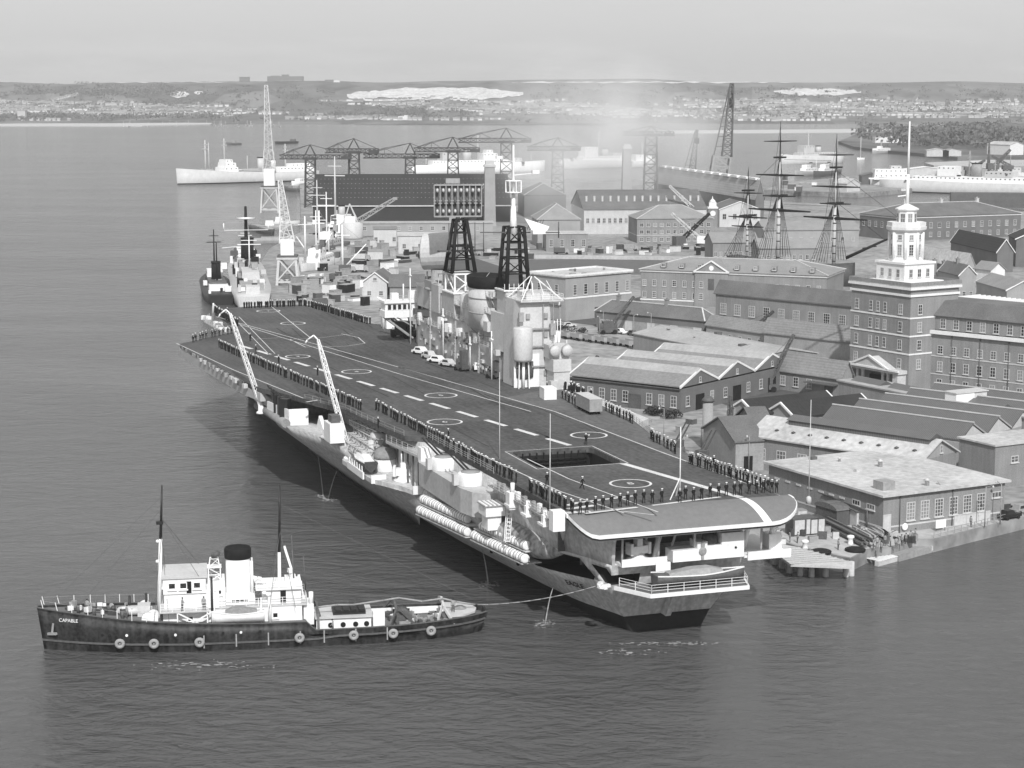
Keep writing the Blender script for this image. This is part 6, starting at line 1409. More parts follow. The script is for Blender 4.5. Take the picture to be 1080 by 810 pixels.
# big dark shed and chimney
b=Bld('slip_shed','huge black-roofed shed dotted with small skylights beside the tall brick chimney','shed',(0,0),(330,217),(538,217),10.8,ang=93,length=70); b.walls('sheet_dark'); b.gable(15.0,'x','sheet_dark',.4,'sheet_dark')
a=MB()
for r in range(6):
    for k in range(50):
        if r==0: continue
        y=b.L/2*(.08+.15*r); z=b.H+15*(y/(b.L/2))+.35; a.box((b.W*(k+.5)/50,y,z),(.45,.6,.2))
a.build('roof_glazing',['mid_grey'],b.root); a=MB(); a.bx(-.5,b.W+.5,-.9,-.42,b.H-.5,b.H+.1); a.build('gutter',['stone_pale'],b.root)
a=MB()
for k in range(3): a.bx(-.06,.1,12+k*18,22+k*18,2,9)
a.build('end_window',['pale_grey'],b.root)
q=G(516.5,238); t=thing('chimney_stack','tall square brick chimney in front of the black shed','chimney',q,.1); a=MB(); a.loft([[(-w_,-w_,z),(w_,-w_,z),(w_,w_,z),(-w_,w_,z)] for w_,z in ((3.2,0),(2.9,2),(2.6,26),(2.5,30))]); a.build('shaft',['brick_pale'],t); a=MB(); a.loft([[(-w_,-w_,z),(w_,-w_,z),(w_,w_,z),(-w_,w_,z)] for w_,z in ((2.7,30),(3.0,30.4),(3.0,31.4),(2.3,31.6),(2.2,33.4))]); a.build('cap',['stone_pale'],t)
q=G(660.5,215); t=thing('chimney_stack','tall slender smoking chimney behind the long hall','chimney',q,.1); zt=zat(q.x,q.y,152)-QZ; a=MB(); a.loft([[(-w_,-w_,z),(w_,-w_,z),(w_,w_,z),(-w_,w_,z)] for w_,z in ((3,0),(2.4,zt-3))]); a.build('shaft',['brick_pale'],t); a=MB(); a.bx(-2.9,2.9,-2.9,2.9,zt-3,zt-1.6); a.bx(-2.2,2.2,-2.2,2.2,zt-1.6,zt); a.build('cap',['stone_pale'],t)
for pc,pr,ln,zt,wm,rm_,lab in (((356,236),(520,234),10,7.6,'brick_pale','sheet_pale','long low flat-topped store in front of the black shed'),((394,242),(418,242),14,9.6,'pale_grey','sheet_grey','grey square store with a low roof on the quay'),((420,249),(482,247),16,9.5,'stone_pale','roof_felt','low pale store with paired windows behind the drum radar')):
    b=Bld('quay_store',lab,'building',(0,0),pc,pr,zt,ang=94,length=ln); b.walls(wm); b.flat(rm_,.4,.5); b.winR(max(2,int(b.W/6)),2.2,1.6,2.0,.1,.9,2,2)
b=Bld('gabled_shed','small pale shed with a white-edged gable on the quay ahead of the island','shed',(0,0),(383,297),(408,297),8.2,ang=84,length=16); b.walls('pale_grey'); b.gable(3,'y','slate',.5,'pale_grey',.3); window(b.root,b.W*.5,-.01,b.H+.3,0,1.3,1.0,2,2); b.winR(2,1.6,1.4,1.6,.25,.75,2,2)
b=Bld('quay_store','dark-roofed store beside the small gabled shed on the quay','building',(0,0),(411,302),(446,299),7.2,ang=90,length=12); b.walls('brick'); b.gable(3.2,'x','slate',.5,'brick')
# dock edge wall of the inner basin
a=MB(); p,q=G(545,272),G(778,275); a.bar(p+Vector((0,0,.6)),q+Vector((0,0,.6)),3.0,1.4); a.build('dock_kerb',['concrete'],kind='structure')
# ------------------------------------------------------------------ foreground quay
jt=thing('timber_jetty','low timber jetty on pale piles astern of the carrier','jetty',tuple(P(855,590,0)))
def J(px,py,z): q=P(px,py,z); c=jt.location; return (q.x-c.x,q.y-c.y,z)
a=MB(); poly=[J(806,571,2.4),J(811,578,2.4),J(834,595.5,2.4),J(899,598,2.4),J(899,593,2.4),J(872,586,2.4),J(840,577,2.4)]; a.extr([(x,y,2.1) for x,y,z in poly],(0,0,.35)); a.build('jetty_deck',['stone_pale'],jt)
a=MB()
for k in range(9): q=k/8; p0=Vector(J(812+22*q,580+15*q,2.5)); p1=Vector(J(845+50*q,577+14.5*q,2.5)); a.bar(p0,p1,.16,.12)
a.build('jetty_plank',['wood_pale'],jt)
for px,py in ((801,578),(809,583),(817,588),(825,592),(833,597),(844,600),(856,601),(871,601),(892,601),(898,600)):
    x,y,_=J(px,py,1.0); a=MB(); a.tube((x,y,-2),(x,y,2.1),.5,.42,10); a.build('pile',['stone_pale'],jt)
random.seed(77)
for k in range(22):
    px,py=random.choice(((random.uniform(815,885),0),(random.uniform(905,975),1))); py=random.uniform(560,574) if py==0 else random.uniform(562,575)
    d=(random.uniform(.5,1.6),random.uniform(.5,1.2),random.uniform(.4,1.2)); t=thing('dock_stores','bundle or box of stores lying on the pale apron astern of the carrier','stores',G(px,py),random.uniform(0,3),'stores on the apron'); a=MB(); a.bx(-d[0]/2,d[0]/2,-d[1]/2,d[1]/2,0,d[2]); a.build('box',[random.choice(('pale_grey','mid_grey','dark_grey','wood_pale','steel_dark','white_paint'))],t); a=MB(); a.bx(-d[0]/2-.04,d[0]/2+.04,-.08,.08,d[2],d[2]+.05); a.build('strap',['dark_grey'],t)
def tagm(name,a,mats,label,cat,group=None): return tag(a.build(name,mats),label,cat,group)
def hut(name,label,cat,px,py,rz,d,wm,rm_,wins=0,door=True,arch=False):
    t=thing(name,label,cat,G(px,py),rz); w_,l_,h_=d; a=MB(); a.bx(-w_/2,w_/2,-l_/2,l_/2,0,h_); a.build('wall',[wm],t); a=MB()
    if arch: a.loft([[(-w_/2-.2,y)+(h_+.02,) for y in ()]]) if False else a.loft([[(x,(l_/2+.2)*math.cos(A),h_+.02+.9*math.sin(A)) for A in [math.pi*i/8 for i in range(9)]] for x in (-w_/2-.2,w_/2+.2)],0)
    else: a.loft([[(-w_/2-.25,-l_/2-.25,h_+.01),(w_/2+.25,-l_/2-.25,h_+.01),(w_/2+.25,l_/2+.25,h_+.3),(-w_/2-.25,l_/2+.25,h_+.3)],[(-w_/2-.25,-l_/2-.25,h_+.13),(w_/2+.25,-l_/2-.25,h_+.13),(w_/2+.25,l_/2+.25,h_+.45),(-w_/2-.25,l_/2+.25,h_+.45)]])
    a.build('roof',[rm_],t)
    for k in range(wins): window(t,w_/2*(-.5+.5*k*2/max(1,wins-1)) if wins>1 else 0,-l_/2-.01,h_*.4,0,.9,.9,2,2)
    if door: a=MB(); a.bx(w_*.32,w_*.46,-l_/2-.06,-l_/2+.02,0,h_*.8); a.build('door',['dark_grey'],t)
    return t
hut('hut','dark-sided hut with a curved roof beside the windowed hut on the quay','hut',879,551,.5,(3.0,5.4,2.5),'dark_grey','slate',0,True,True); hut('hut','pale hut with a four-pane window near the timber stacks','hut',907,553,.42,(3.6,3.4,2.5),'pale_grey','slate',2)
hut('store_hut','grey sheet-metal store shed with a flat roof behind the curved-roof hut','hut',868,530,-1.08,(6.5,4.6,3.4),'mid_grey','sheet_pale',0); hut('store_hut','small dark box shed nearest the flat-roofed workshop wall','hut',834,521,-1.08,(2.6,2.6,2.2),'dark_grey','sheet_grey',0)
def container(name,label,px,py,rz,d,m,z=QZ):
    t=thing(name,label,'container',P(px,py,z),rz); a=MB(); w_,l_,h_=d; a.bx(-w_/2,w_/2,-l_/2,l_/2,.1,h_); a.build('body',[m],t); a=MB()
    for s_ in (-1,1): a.bx(s_*w_*.24-w_*.2,s_*w_*.24+w_*.2,-l_/2-.05,-l_/2+.02,.25,h_-.2)
    a.build('door',['pale_grey' if m!='pale_grey' else 'mid_grey'],t); return t
container('cargo_container','grey container with pale double doors on the concrete apron',845,563,.35,(4.2,2.6,2.7),'dark_grey'); container('cargo_container','dark container beside the pale-doored container on the apron',858,562,.35,(2.6,2.6,2.6),'steel_dark')
for px,py,lab in ((849,579,'white bollard nearest the timber jetty'),(897,574,'white bollard beside the timber stack')):
    a=MB(); a.lathe((0,0,0),[(.5,0),(.4,.2),(.36,.9),(.6,1.1),(.5,1.35),(.02,1.45)],14); o=a.build('bollard',['white_paint']); o.location=G(px,py); tag(o,lab,'bollard')
for px,py,lab in ((866,583,'flat dark round fender mat nearest the jetty'),(902,581,'flat dark round fender mat by the second bollard')):
    a=MB(); a.lathe((0,0,0),[(1.5,0),(1.55,.3),(1.2,.45),(.02,.4)],20); o=a.build('fender_mat',['soot_and_shade']); o.location=G(px,py)+Vector((0,0,.01)); tag(o,lab,'fender mat')
random.seed(8)
for i,(p0,p1,n,lab) in enumerate((((868,553),(916,577),7,'long stack of dark timber baulks running down to the quay edge'),((905,560),(925,570),6,'short jumbled stack of pale timber beside the windowed hut'),((918,556),(936,568),6,'untidy heap of timbers left of the white board'))):
    t=thing('timber_stack',lab,'timber stack',G(*p0)); p=Vector((0,0,0)); q=G(*p1)-G(*p0)
    for k in range(n*2): off=Vector((random.uniform(-1,1)*1.0,random.uniform(-1,1)*.9,.2+.32*(k//4))); j=Vector((random.uniform(-.8,.8),random.uniform(-.8,.8),0))*(1 if i else .2); a=MB(); a.bar(p+off,q+off+j,.32,.3); a.build('baulk',['wood_dark' if i==0 or k%3==0 else 'wood_pale'],t)
t=thing('floating_pontoon','pale slatted pontoon floating at the foot of the quay steps','pontoon',tuple(P(930,592,0)),.75); a=MB(); a.bx(-3,3,-1.6,-.9,-.3,.7); a.bx(-3,3,.9,1.6,-.3,.7); a.build('float',['pale_grey'],t); a=MB()
for k in range(9): a.bx(-2.7+k*.66,-2.3+k*.66,-1.7,1.7,.72,.82)
a.build('slat',['white_paint'],t)
t=thing('notice_board','white notice board standing on the quay below the tall windows','notice board',G(992,560),.5); a=MB(); a.bx(-1.0,1.0,-.06,.06,.5,1.8); a.build('panel',['white_paint'],t); a=MB(); a.bx(-.9,-.8,-.05,.05,0,.5); a.bx(.8,.9,-.05,.05,0,.5); a.build('post',['dark_grey'],t)
t=thing('work_float','dark steel work float moored under the quay edge','float',tuple(P(958,586,0)),.75); a=MB(); a.bx(-4.2,4.2,-1.3,1.3,-.4,1.0); a.build('hull',['mid_grey'],t); a=MB(); a.extr([(4.2,-1.3,1.0),(4.2,-1.3,.2),(5.6,-1.3,1.0)],(0,2.6,0)); a.build('ramp',['pale_grey'],t)
a=MB()
for px0,px1 in (((985,574),(1080,549)),): pass
rl=MB(); p,q=G(985,567.5),G(1082,543.5)
for k in range(15): c=p.lerp(q,k/14); rl.bar(c,c+Vector((0,0,1.0)),.09)
for z in (.5,1.0): rl.bar(p+Vector((0,0,z)),q+Vector((0,0,z)),.06)
tag(rl.build('guard_rail',['mid_grey']),'thin post and rail fence along the pale quay edge','railing')
for px,py,c in ((921,580,'pale'),(925,578,'dark'),(929,583,'dark'),(933,576,'pale'),(939,577,'dark'),(945,579,'dark'),(951,576,'pale'),(955,574,'dark'),(960,572,'pale'),(965,569,'dark')):
    sailor(G(px,py),random.uniform(0,6),'workman standing in the loose group at the head of the quay pontoon','workmen by the quay pontoon','work',1,False)
for px,py,lab in ((884,580,'workman standing alone between the two dark fender mats'),(1024,556,'workman by the pale doors of the flat-roofed workshop'),(823,571,'workman under the carrier stern overhang nearest the ship'),(833,572,'workman beside the small white post astern of the carrier'),(841,573,'workman standing just left of the white bollard near the jetty')): sailor(G(px,py),random.uniform(0,6),lab,None,'work',1,False)
for px,py,rz,lab,m in ((1064,547,.6,'dark car at the corner of the flat-roofed workshop','black_paint'),(1078,541,.5,'grey car cut by the right edge on the quay','mid_grey'),(655,352,-1.0,'pale car nearest the garage row doors','white_paint'),(668,354,-1.0,'dark car second from the left before the garage row','dark_grey'),(680,356,-1.1,'pale car parked right of the dark car by the garages','pale_grey'),(697,358,-.9,'dark car at the right of the garage row','black_paint'),(600,345,.3,'pale car on the road in front of the pyramid-roofed hut','pale_grey')):
    vehicle('parked_car',lab,'car',G(px,py),rz,4.2,1.7,1.5,m)
# wagons along the quay siding
rl=MB()
for k in range(8):
    pass
for k in range(6):
    q=G(596+k*13,357-k*.0+2.2*k*.8,QZ); t=thing('railway_wagon','pale open wagon in the row left of the dark mobile crane','wagon',q,-1.05,'wagons on the siding'); a=MB(); a.bx(-2.8,2.8,-1.2,1.2,.9,1.0); a.bx(-2.8,2.8,-1.2,-1.1,1.0,2.0); a.bx(-2.8,2.8,1.1,1.2,1.0,2.0); a.bx(-2.8,-2.7,-1.1,1.1,1.0,2.0); a.bx(2.7,2.8,-1.1,1.1,1.0,2.0); a.build('body',['wood_pale' if k%2 else 'mid_grey'],t)
    for x in (-1.8,1.8):
        c=MB(); c.tube((x,-1,.45),(x,-.8,.45),.45,.45,10); c.build('wheel',['soot_and_shade'],t); c=MB(); c.tube((x,.8,.45),(x,1,.45),.45,.45,10); c.build('wheel',['soot_and_shade'],t)
# quay mobile cranes
deck_crane(641,352,'mobile_crane','dark mobile crane with a raised jib in front of the garage row',.2,(6.5,.5,8),'dark_grey',QZ)
deck_crane(612,412,'mobile_crane','dark crane with its jib raised against the first gabled shed roof',.6,(4.5,1,5.0),'dark_grey',QZ)
deck_crane(806,413,'mobile_crane','dark crane with a long slender jib before the third gabled shed',.25,(6.6,2,10.2),'dark_grey',QZ)
deck_crane(782,362,'steam_crane','old dark steam crane with a jib before the large-windowed store',.1,(8,2,6),'steel_dark',QZ)
deck_crane(766,478,'mobile_crane','dark derrick crane with a steep jib beside the round tower',.9,(1.8,1.2,8),'dark_grey',QZ)
# shrubs and a tree
def foliage(n,rx,ry,rz,c,s0,s1,seed,lumps=7):
    rr=random.Random(seed); a=MB(); L_=[(Vector((rr.uniform(-.6,.6)*rx,rr.uniform(-.6,.6)*ry,rr.uniform(-.5,.7)*rz)),rr.uniform(.35,.6)) for _ in range(lumps)]
    for i in range(n):
        lc,lr=rr.choice(L_); d=Vector((rr.gauss(0,1),rr.gauss(0,1),rr.gauss(0,1))).normalized()*(rr.random()**.4)
        p=Vector(c)+lc+Vector((d.x*rx*lr,d.y*ry*lr,d.z*rz*lr)); e=Vector((rr.gauss(0,1),rr.gauss(0,1),rr.gauss(0,1))).normalized(); f=e.orthogonal().normalized(); g_=e.cross(f); s_=rr.uniform(s0,s1)
        a.add([p+f*s_,p+g_*s_*.7,p-f*s_,p-g_*s_*.7],[(0,1,2,3)])
    return a
for i,(px,py,r,lab) in enumerate(((584,352,2.6,'dark shrub nearest the pyramid-roofed hut'),(596,355,2.4,'dark shrub second in the scrub left of the wagons'),(608,356,2.2,'low dark shrub third in the scrub left of the wagons'),(684,437,1.6,'dark low bush beside the gabled sheds nearest the carrier'),(697,440,1.7,'dark low bush between two others before the gabled sheds'),(711,442,1.7,'dark low bush nearest the round tower'))):
    t=thing('shrub',lab,'shrub',G(px,py)); foliage(420,r*1.5,r,r*.7,(0,0,r*.6),.14,.32,50+i).build('foliage',['leaf'],t); a=MB()
    for k in range(4): a.tube((0,0,0),(random.uniform(-.7,.7),random.uniform(-.7,.7),r*.7),.08,.04,5)
    a.build('stem',['bark'],t)
q=G(1076,418); t=thing('tree','leafy tree in front of the office wing at the right edge','tree',q); foliage(3400,4.4,4.4,5.0,(0,0,9),.25,.55,77,16).build('crown',['leaf'],t); a=MB(); a.tube((0,0,0),(.2,.1,4.5),.4,.25); 
for k in range(6): A=k; a.tube((.2,.1,3.8+k*.4),(2.6*math.cos(A),2.6*math.sin(A),7+k*.4),.16,.06,6)
a.build('trunk',['bark'],t)
# ------------------------------------------------------------------ dockside clutter ahead of the carrier
random.seed(19)
def lorry(label,q,rz,m,group):
    rt=thing('parked_lorry',label,'lorry',q,rz,group); a=MB(); a.bx(-3.2,1.3,-1.1,1.1,.95,2.9); a.build('cargo_box',[m],rt); a=MB(); a.extr([(1.45,-1.05,.6),(3.2,-1.05,.6),(3.2,-1.05,1.5),(2.7,-1.05,2.4),(1.45,-1.05,2.4)],(0,2.1,0)); a.build('cab',['mid_grey'],rt); a=MB(); a.bx(-3.2,3.1,-.8,.8,.55,.94); a.build('chassis',['soot_and_shade'],rt)
    for x in (-2,2.2):
        for y in (-1,1): c=MB(); c.tube((x,y-.14,.48),(x,y+.14,.48),.48,.48,10); c.build('wheel',['soot_and_shade'],rt)
for i in range(190):
    px,py=random.choice(((random.uniform(330,440),random.uniform(262,312)),(random.uniform(420,560),random.uniform(263,276)),(random.uniform(310,388),random.uniform(296,324)),(random.uniform(330,440),random.uniform(255,300)),(random.uniform(560,770),random.uniform(262,269))))
    if i<16: lorry('lorry among the distant clutter of the quay ahead of the carrier',G(px,py),random.uniform(-.3,.3)+random.choice((0,1.57)),random.choice(('pale_grey','mid_grey','dark_grey','wood_dark')),'lorries on the far quay')
    else:
        d=(random.uniform(1.0,6.5),random.uniform(1.0,3.4),random.uniform(.7,3.2)); t=thing('stores_crate','stores crate among the distant clutter of the quay ahead of the carrier','crate',G(px,py),random.uniform(0,3),'stores crates on the far quay'); a=MB(); a.bx(-d[0]/2,d[0]/2,-d[1]/2,d[1]/2,0,d[2]); m=random.choice(('white_paint','pale_grey','mid_grey','dark_grey','soot_and_shade','soot_and_shade','wood_pale','steel_dark')); a.build('body',[m],t); a=MB(); a.bx(-d[0]/2-.1,d[0]/2+.1,-d[1]/2-.1,d[1]/2+.1,d[2],d[2]+.12); a.build('lid',['mid_grey'],t)
a=MB()
for px in (322,332,345,356): p,q=G(px-16,322),G(px-2,296); a.bar(p+Vector((0,0,.06)),q+Vector((0,0,.06)),.3,.12)
tag(a.build('crane_rails',['rail_steel']),'pale crane rails set in the quay beside the destroyer','rails',None,None)
# ================================================================== SHIPS
def at_d(px,d,z=QZ):
    a=(px-540)/F_PX; 
    return Vector((a*(d*_c-(z-CAM_H)*_s),d,z))
random.seed(41)
def ship(name,label,cat,bow,stern,beam,fb,bowh,hm,blocks=(),masts=(),funnels=(),boot=None,tumble=.0,group=None,clutter=0):
    A=P(bow[0],bow[1],0) if len(bow)==2 else Vector(bow); B=P(stern[0],stern[1],0) if len(stern)==2 else Vector(stern)
    c=(A+B)/2; Ln=(A-B).length; rz=math.atan2((A-B).y,(A-B).x); t=thing(name,label,cat,(c.x,c.y,0),rz,group)
    a=MB(); rg=[]
    for i in range(15):
        q=i/14; x=-Ln/2+Ln*q; w_=beam/2*(min(1,.72+q*1.6) if q<.25 else (1 if q<.6 else max(.01,1-((q-.6)/.405)**2.0)))
        h=fb+(bowh-fb)*max(0,(q-.35)/.65)**1.6; rk=lambda z: max(0,q-.9)*1.2*z if q>.9 else 0
        rg.append([(x+rk(z)*.6,-w_*k,z) for z,k in ((-1,.75),(0,.86),(.8,.9),(h,1))]+[(x+rk(z)*.6,w_*k,z) for z,k in ((h,1),(.8,.9),(0,.86),(-1,.75))])
    a.loft(rg,0,True); h_=a.build('hull',[hm,'boot_black'],t)
    if boot:
        for p in h_.data.polygons:
            if p.center.z<.85 and abs(p.normal.z)<.9: p.material_index=1
    for nm_,x0,x1,hw,z0,z1,m in blocks:
        a=MB(); X0,X1=-Ln/2+Ln*x0,-Ln/2+Ln*x1; k=beam/2*hw
        a.loft([[(X0,-k,z0),(X1,-k,z0),(X1,k,z0),(X0,k,z0)],[(X0+.2,-k*.97,z1),(X1-.5,-k*.97,z1),(X1-.5,k*.97,z1),(X0+.2,k*.97,z1)]]); o=a.build(nm_,[m],t)
        if z1-z0>2.2 and X1-X0>6:
            b=MB(); n=max(2,int((X1-X0)/3.2))
            for s_ in (-1,1):
                for i in range(n): x=X0+(X1-X0)*(i+.5)/n; b.bx(x-.45,x+.45,s_*k*.985-.07,s_*k*.985+.07,z1-1.5,z1-.8)
            b.build('scuttle_row',['glass_dark'],o)
    for x,z0,z1,r,yd,m in masts:
        X=-Ln/2+Ln*x; a=MB(); a.tube((X,0,z0),(X,0,z1),r,r*.5,8); o=a.build('mast',[m],t)
        if yd: a=MB(); a.bar((X,-yd/2,z0+(z1-z0)*.72),(X,yd/2,z0+(z1-z0)*.72),r*.9); a.bar((X,-yd/3,z0+(z1-z0)*.86),(X,yd/3,z0+(z1-z0)*.86),r*.7); a.build('yard',[m],o)
    for x,z0,z1,r,m in funnels:
        X=-Ln/2+Ln*x; a=MB(); a.lathe((X,0,z0),[(r,0),(r*.92,z1-z0)],18,0,sx=1.35); o=a.build('funnel',[m],t); a=MB(); a.lathe((X,0,z1+.01),[(r*.98,0),(r,.7),(r*.75,.7),(.02,.5)],18,0,sx=1.35); a.build('funnel_top',['soot_and_shade'],o)
    if clutter:
        for _ in range(clutter):
            x=random.uniform(-.42,.38)*Ln; a=MB(); d=(random.uniform(.8,3.2),random.uniform(.8,beam*.22),random.uniform(.8,3.2)); a.box((x,random.uniform(-.36,.36)*beam,fb+random.choice((.3,.3,3.2,5.5))*(1 if abs(x)<Ln*.25 else 0)+.2+d[2]/2),d,0); a.build('deck_fitting',[random.choice(('white_paint','pale_grey','mid_grey','dark_grey','soot_and_shade'))],t)
    return t
WP,PG,MG='white_paint','pale_grey','mid_grey'
ship('tanker','pale grey supply tanker with a white bridge lying in the open harbour','tanker',(187,194.5),(332,190),20,8,12.5,'pale_grey',
 (('deckhouse',.60,.70,.8,9,12.5,WP),('bridge',.61,.685,.7,12.51,16,WP),('wheelhouse',.63,.68,.6,16.01,18.5,WP),('catwalk',.18,.6,.12,9.5,10.6,PG),('poop_house',.04,.3,.85,8,11.5,WP),('boat_house',.06,.2,.6,11.51,14,WP),('hatch',.76,.82,.4,10,11.4,MG),('hatch',.42,.55,.5,8.6,10.2,MG)),
 ((.80,9,34,.8,10,PG),(.775,9,32,.5,0,PG),(.665,16,35,.7,8,PG),(.5,9,21,.5,0,PG),(.22,11,30,.7,8,PG)),((.40,9,19,2.4,PG),(.31,11,17,1.6,WP)),boot=True)
fr=ship('frigate','pale frigate with a dark mast and funnel moored ahead of the carrier bow','frigate',tuple(P(256,284,0)),tuple(P(268,329,0)),13.5,5,7.5,'pale_grey',
 (('deckhouse',.12,.62,.6,5,7.4,MG),('after_house',.2,.34,.44,7.41,10,PG),('bridge',.60,.72,.66,5.2,10.0,PG),('wheelhouse',.62,.70,.5,10.01,12.6,WP),('hangar',.38,.5,.5,7.41,10.5,MG),('gun_house',.05,.1,.34,5,7.4,PG),('gun_house',.80,.86,.4,7,9.5,PG)),
 ((.56,8,29,.9,0,'soot_and_shade'),(.30,11,21,.3,8,WP),(.66,13,19,.2,5,WP)),((.46,11.5,18,2.4,'soot_and_shade'),),boot=True,clutter=64)
a=MB(); a.lathe((0,0,0),[(3.0,0),(3.4,.4),(.3,.6)],14); o=a.build('radar_scanner',[WP],fr); o.location=(125*.06,0,24.5)
a=MB(); a.bar((125*.06,-8,20.5),(125*.06,8,20.5),.18); a.tube((125*.06,-8,20.5),(125*.06,-8,23),.2); a.tube((125*.06,8,20.5),(125*.06,8,23),.2); a.bar((125*.06-14,-1,16),(125*.06-14,9,15.2),.16); a.build('yard',[WP],fr)
ship('harbour_tug','black harbour tug with two tall masts and a funnel beside the frigate','tug',tuple(P(223,300,0)),tuple(P(234,322,0)),11,3.2,5.2,'black_paint',(('deckhouse',.3,.72,.55,3.2,5.6,'dark_grey'),('wheelhouse',.58,.7,.5,5.61,8,WP),('after_house',.22,.34,.6,3.2,5.0,WP)),((.64,6,22,.35,5,'soot_and_shade'),(.4,5,19,.35,0,'soot_and_shade')),((.48,5.6,11,1.7,'soot_and_shade'),),clutter=8)
ship('cargo_barge','long low dark barge lying beyond the tall pale crane','barge',(290,152),(312,151),14,3,4,'soot_and_shade',(('deckhouse',.1,.18,.6,3,6,'dark_grey'),))
ship('cargo_barge','small dark launch in open water above the tanker mast','launch',(239,153),(253,152.5),9,2.5,4,'dark_grey',(('deckhouse',.3,.5,.6,2.5,5.5,MG),))
ship('harbour_launch','white harbour launch under the quay left of the black shed','launch',(308,197),(322,195),7,3,4.5,WP,(('deckhouse',.2,.6,.6,3,5.4,WP),))
ship('harbour_launch','dark harbour launch just below the white launch by the black shed','launch',(300,201),(316,202),6,2.2,3.4,'dark_grey',(('deckhouse',.3,.6,.6,2.2,4,MG),))
ship('destroyer','white-grey destroyer with a round radar dome moored behind the hammerhead cranes','destroyer',(574,180.5),(432,183),18,7,10,WP,
 (('deckhouse',.15,.72,.7,7,11,WP),('bridge',.52,.63,.7,11.01,17,WP),('hangar',.22,.34,.7,11.01,18,PG),('gun_house',.76,.82,.4,8.5,12.5,PG),('wheelhouse',.55,.6,.5,17.01,20,WP)),((.5,11,33,.9,9,PG),(.12,8,16,.5,0,PG),(.9,10,17,.4,0,PG)),((.42,11,20,3,PG),),clutter=8)
ship('warship','pale warship half veiled by the funnel smoke','warship',(590,178),(672,176),16,7,10,PG,(('deckhouse',.15,.75,.7,7,11,WP),('bridge',.55,.72,.7,11.01,20,WP),('after_house',.2,.36,.6,11.01,14,PG)),((.5,11,34,.7,8,PG),),((.42,11,18,2.6,PG),),clutter=6)
ship('warship','pale warship lying right of the tall slender chimney','warship',(690,176),(664,176.5),14,6,8,PG,(('deckhouse',.15,.8,.7,6,12,WP),),((.5,11,24,.6,6,PG),))
ship('destroyer','pale destroyer with a slanting derrick in the channel between the tall ship masts','destroyer',(824,173),(886,171.5),15,7,10,PG,(('deckhouse',.2,.75,.7,7,11,PG),('bridge',.5,.68,.7,11.01,18,PG),('gun_house',.1,.2,.5,7,11,PG)),((.55,11,34,.8,10,PG),),((.38,11,17,2.4,PG),))
for i,(b0,b1,lab) in enumerate((((838,186.5),(866,184),'grey minesweeper nearest the left in the basin beyond the tall ship'),((858,187),(884,182.5),'dark tug with white bridge moored right of the minesweeper beyond the tall ship'))):
    ship('minesweeper' if i==0 else 'harbour_tug',lab,'ship',b0,b1,9,3.5,5.5,'mid_grey' if i==0 else 'steel_dark',(('deckhouse',.25,.7,.6,3.5,6.5,WP),('bridge',.5,.65,.55,6.51,9.5,WP)),((.6,6,20,.4,6,PG),(.2,4,14,.3,0,WP)),((.4,6.5,10.5,1.4,'mid_grey'),))
ship('yacht','small white yacht with one bare mast anchored beyond the tall ship','yacht',(834,162.2) if False else (904,168.6),(911,168.4),4,2,2.6,WP,(),((.5,2,24,.35,0,WP),))
ship('ferry','small white ferry beside the wooded island shore','ferry',(920,162.5),(938,161.5),9,3.5,4.5,MG,(('saloon',.1,.85,.8,3.5,6.4,WP),('wheelhouse',.5,.65,.5,6.41,9,WP)),((.5,8,15,.3,0,WP),))
ship('cruiser','long pale grey cruiser with crowded upperworks alongside the far right quay','cruiser',(928,201.5),(1120,207),19,8,10,'pale_grey',
 (('deckhouse',.1,.8,.7,8,12,WP),('bridge',.56,.66,.72,12.01,19,WP),('after_house',.25,.4,.7,12.01,16,PG),('gun_house',.72,.77,.45,9,13,PG),('gun_house',.66,.7,.45,12,15,PG)),((.5,12,30,.8,8,MG),(.36,12,24,.6,6,MG)),((.46,12,21,3,MG),),boot=True,clutter=26)
ship('accommodation_ship','boxy pale accommodation ship with rows of windows left of the cruiser','ship',(918,199),(957,199),16,7,7.5,PG,(('deckhouse',.04,.96,.9,7,11,WP),('upper_house',.06,.94,.8,11.01,14.5,WP),('roof_house',.2,.5,.5,14.51,17,PG)))
ship('frigate','dark-masted grey frigate alongside the quay beyond the cruiser','frigate',(985,188.5),(1100,190),14,6,8,PG,(('deckhouse',.2,.75,.7,6,10,PG),('bridge',.55,.68,.7,10.01,15,PG)),((.5,10,30,1.4,8,'dark_grey'),(.3,9,20,.5,5,MG)),((.4,10,16,2.4,MG),),clutter=8)
# small craft and pontoons in the inlet by the pale crane
for i,(px,py,ln,m,lab) in enumerate(((272,243,24,'dark_grey','dark lighter nearest the left in the inlet below the tall pale crane'),(281,246,26,'steel_dark','dark lighter second from the left in the inlet'),(290,256,22,MG,'pale lighter at the head of the inlet'),(291,242,18,MG,'grey work boat among the lighters of the inlet'),(300,238,16,PG,'white work boat nearest the crane portal in the inlet'))):
    q=P(px,py,0); d=Vector((.35,-.94,0))*ln/2 if i<2 else Vector((1,.1,0))*ln/2
    ship('lighter' if i<3 else 'work_boat',lab,'boat',tuple(q+d),tuple(q-d),6.5,2.2,2.8,m,(('deckhouse',.2,.45,.6,2.2,4.6,WP),) if i>2 else (('hatch',.2,.8,.6,2.2,2.8,MG),),((.6,2.2,10,.2,0,WP),) if i>2 else ())
ship('coaster','white coaster with two tall masts in the dock right of the near pale crane','ship',tuple(P(318,262,0)+Vector((0,0,3))),tuple(P(372,250,0)+Vector((0,0,3))),11,4,6,MG,(('deckhouse',.1,.4,.7,4,8,WP),('bridge',.15,.32,.6,8.01,12,WP),('hatch',.5,.85,.5,4,5.5,MG)),((.35,8,40,.6,10,PG),(.7,5,30,.5,8,PG)),((.22,12,16,1.6,PG),),clutter=10)
V2=Vector((0,0,2))
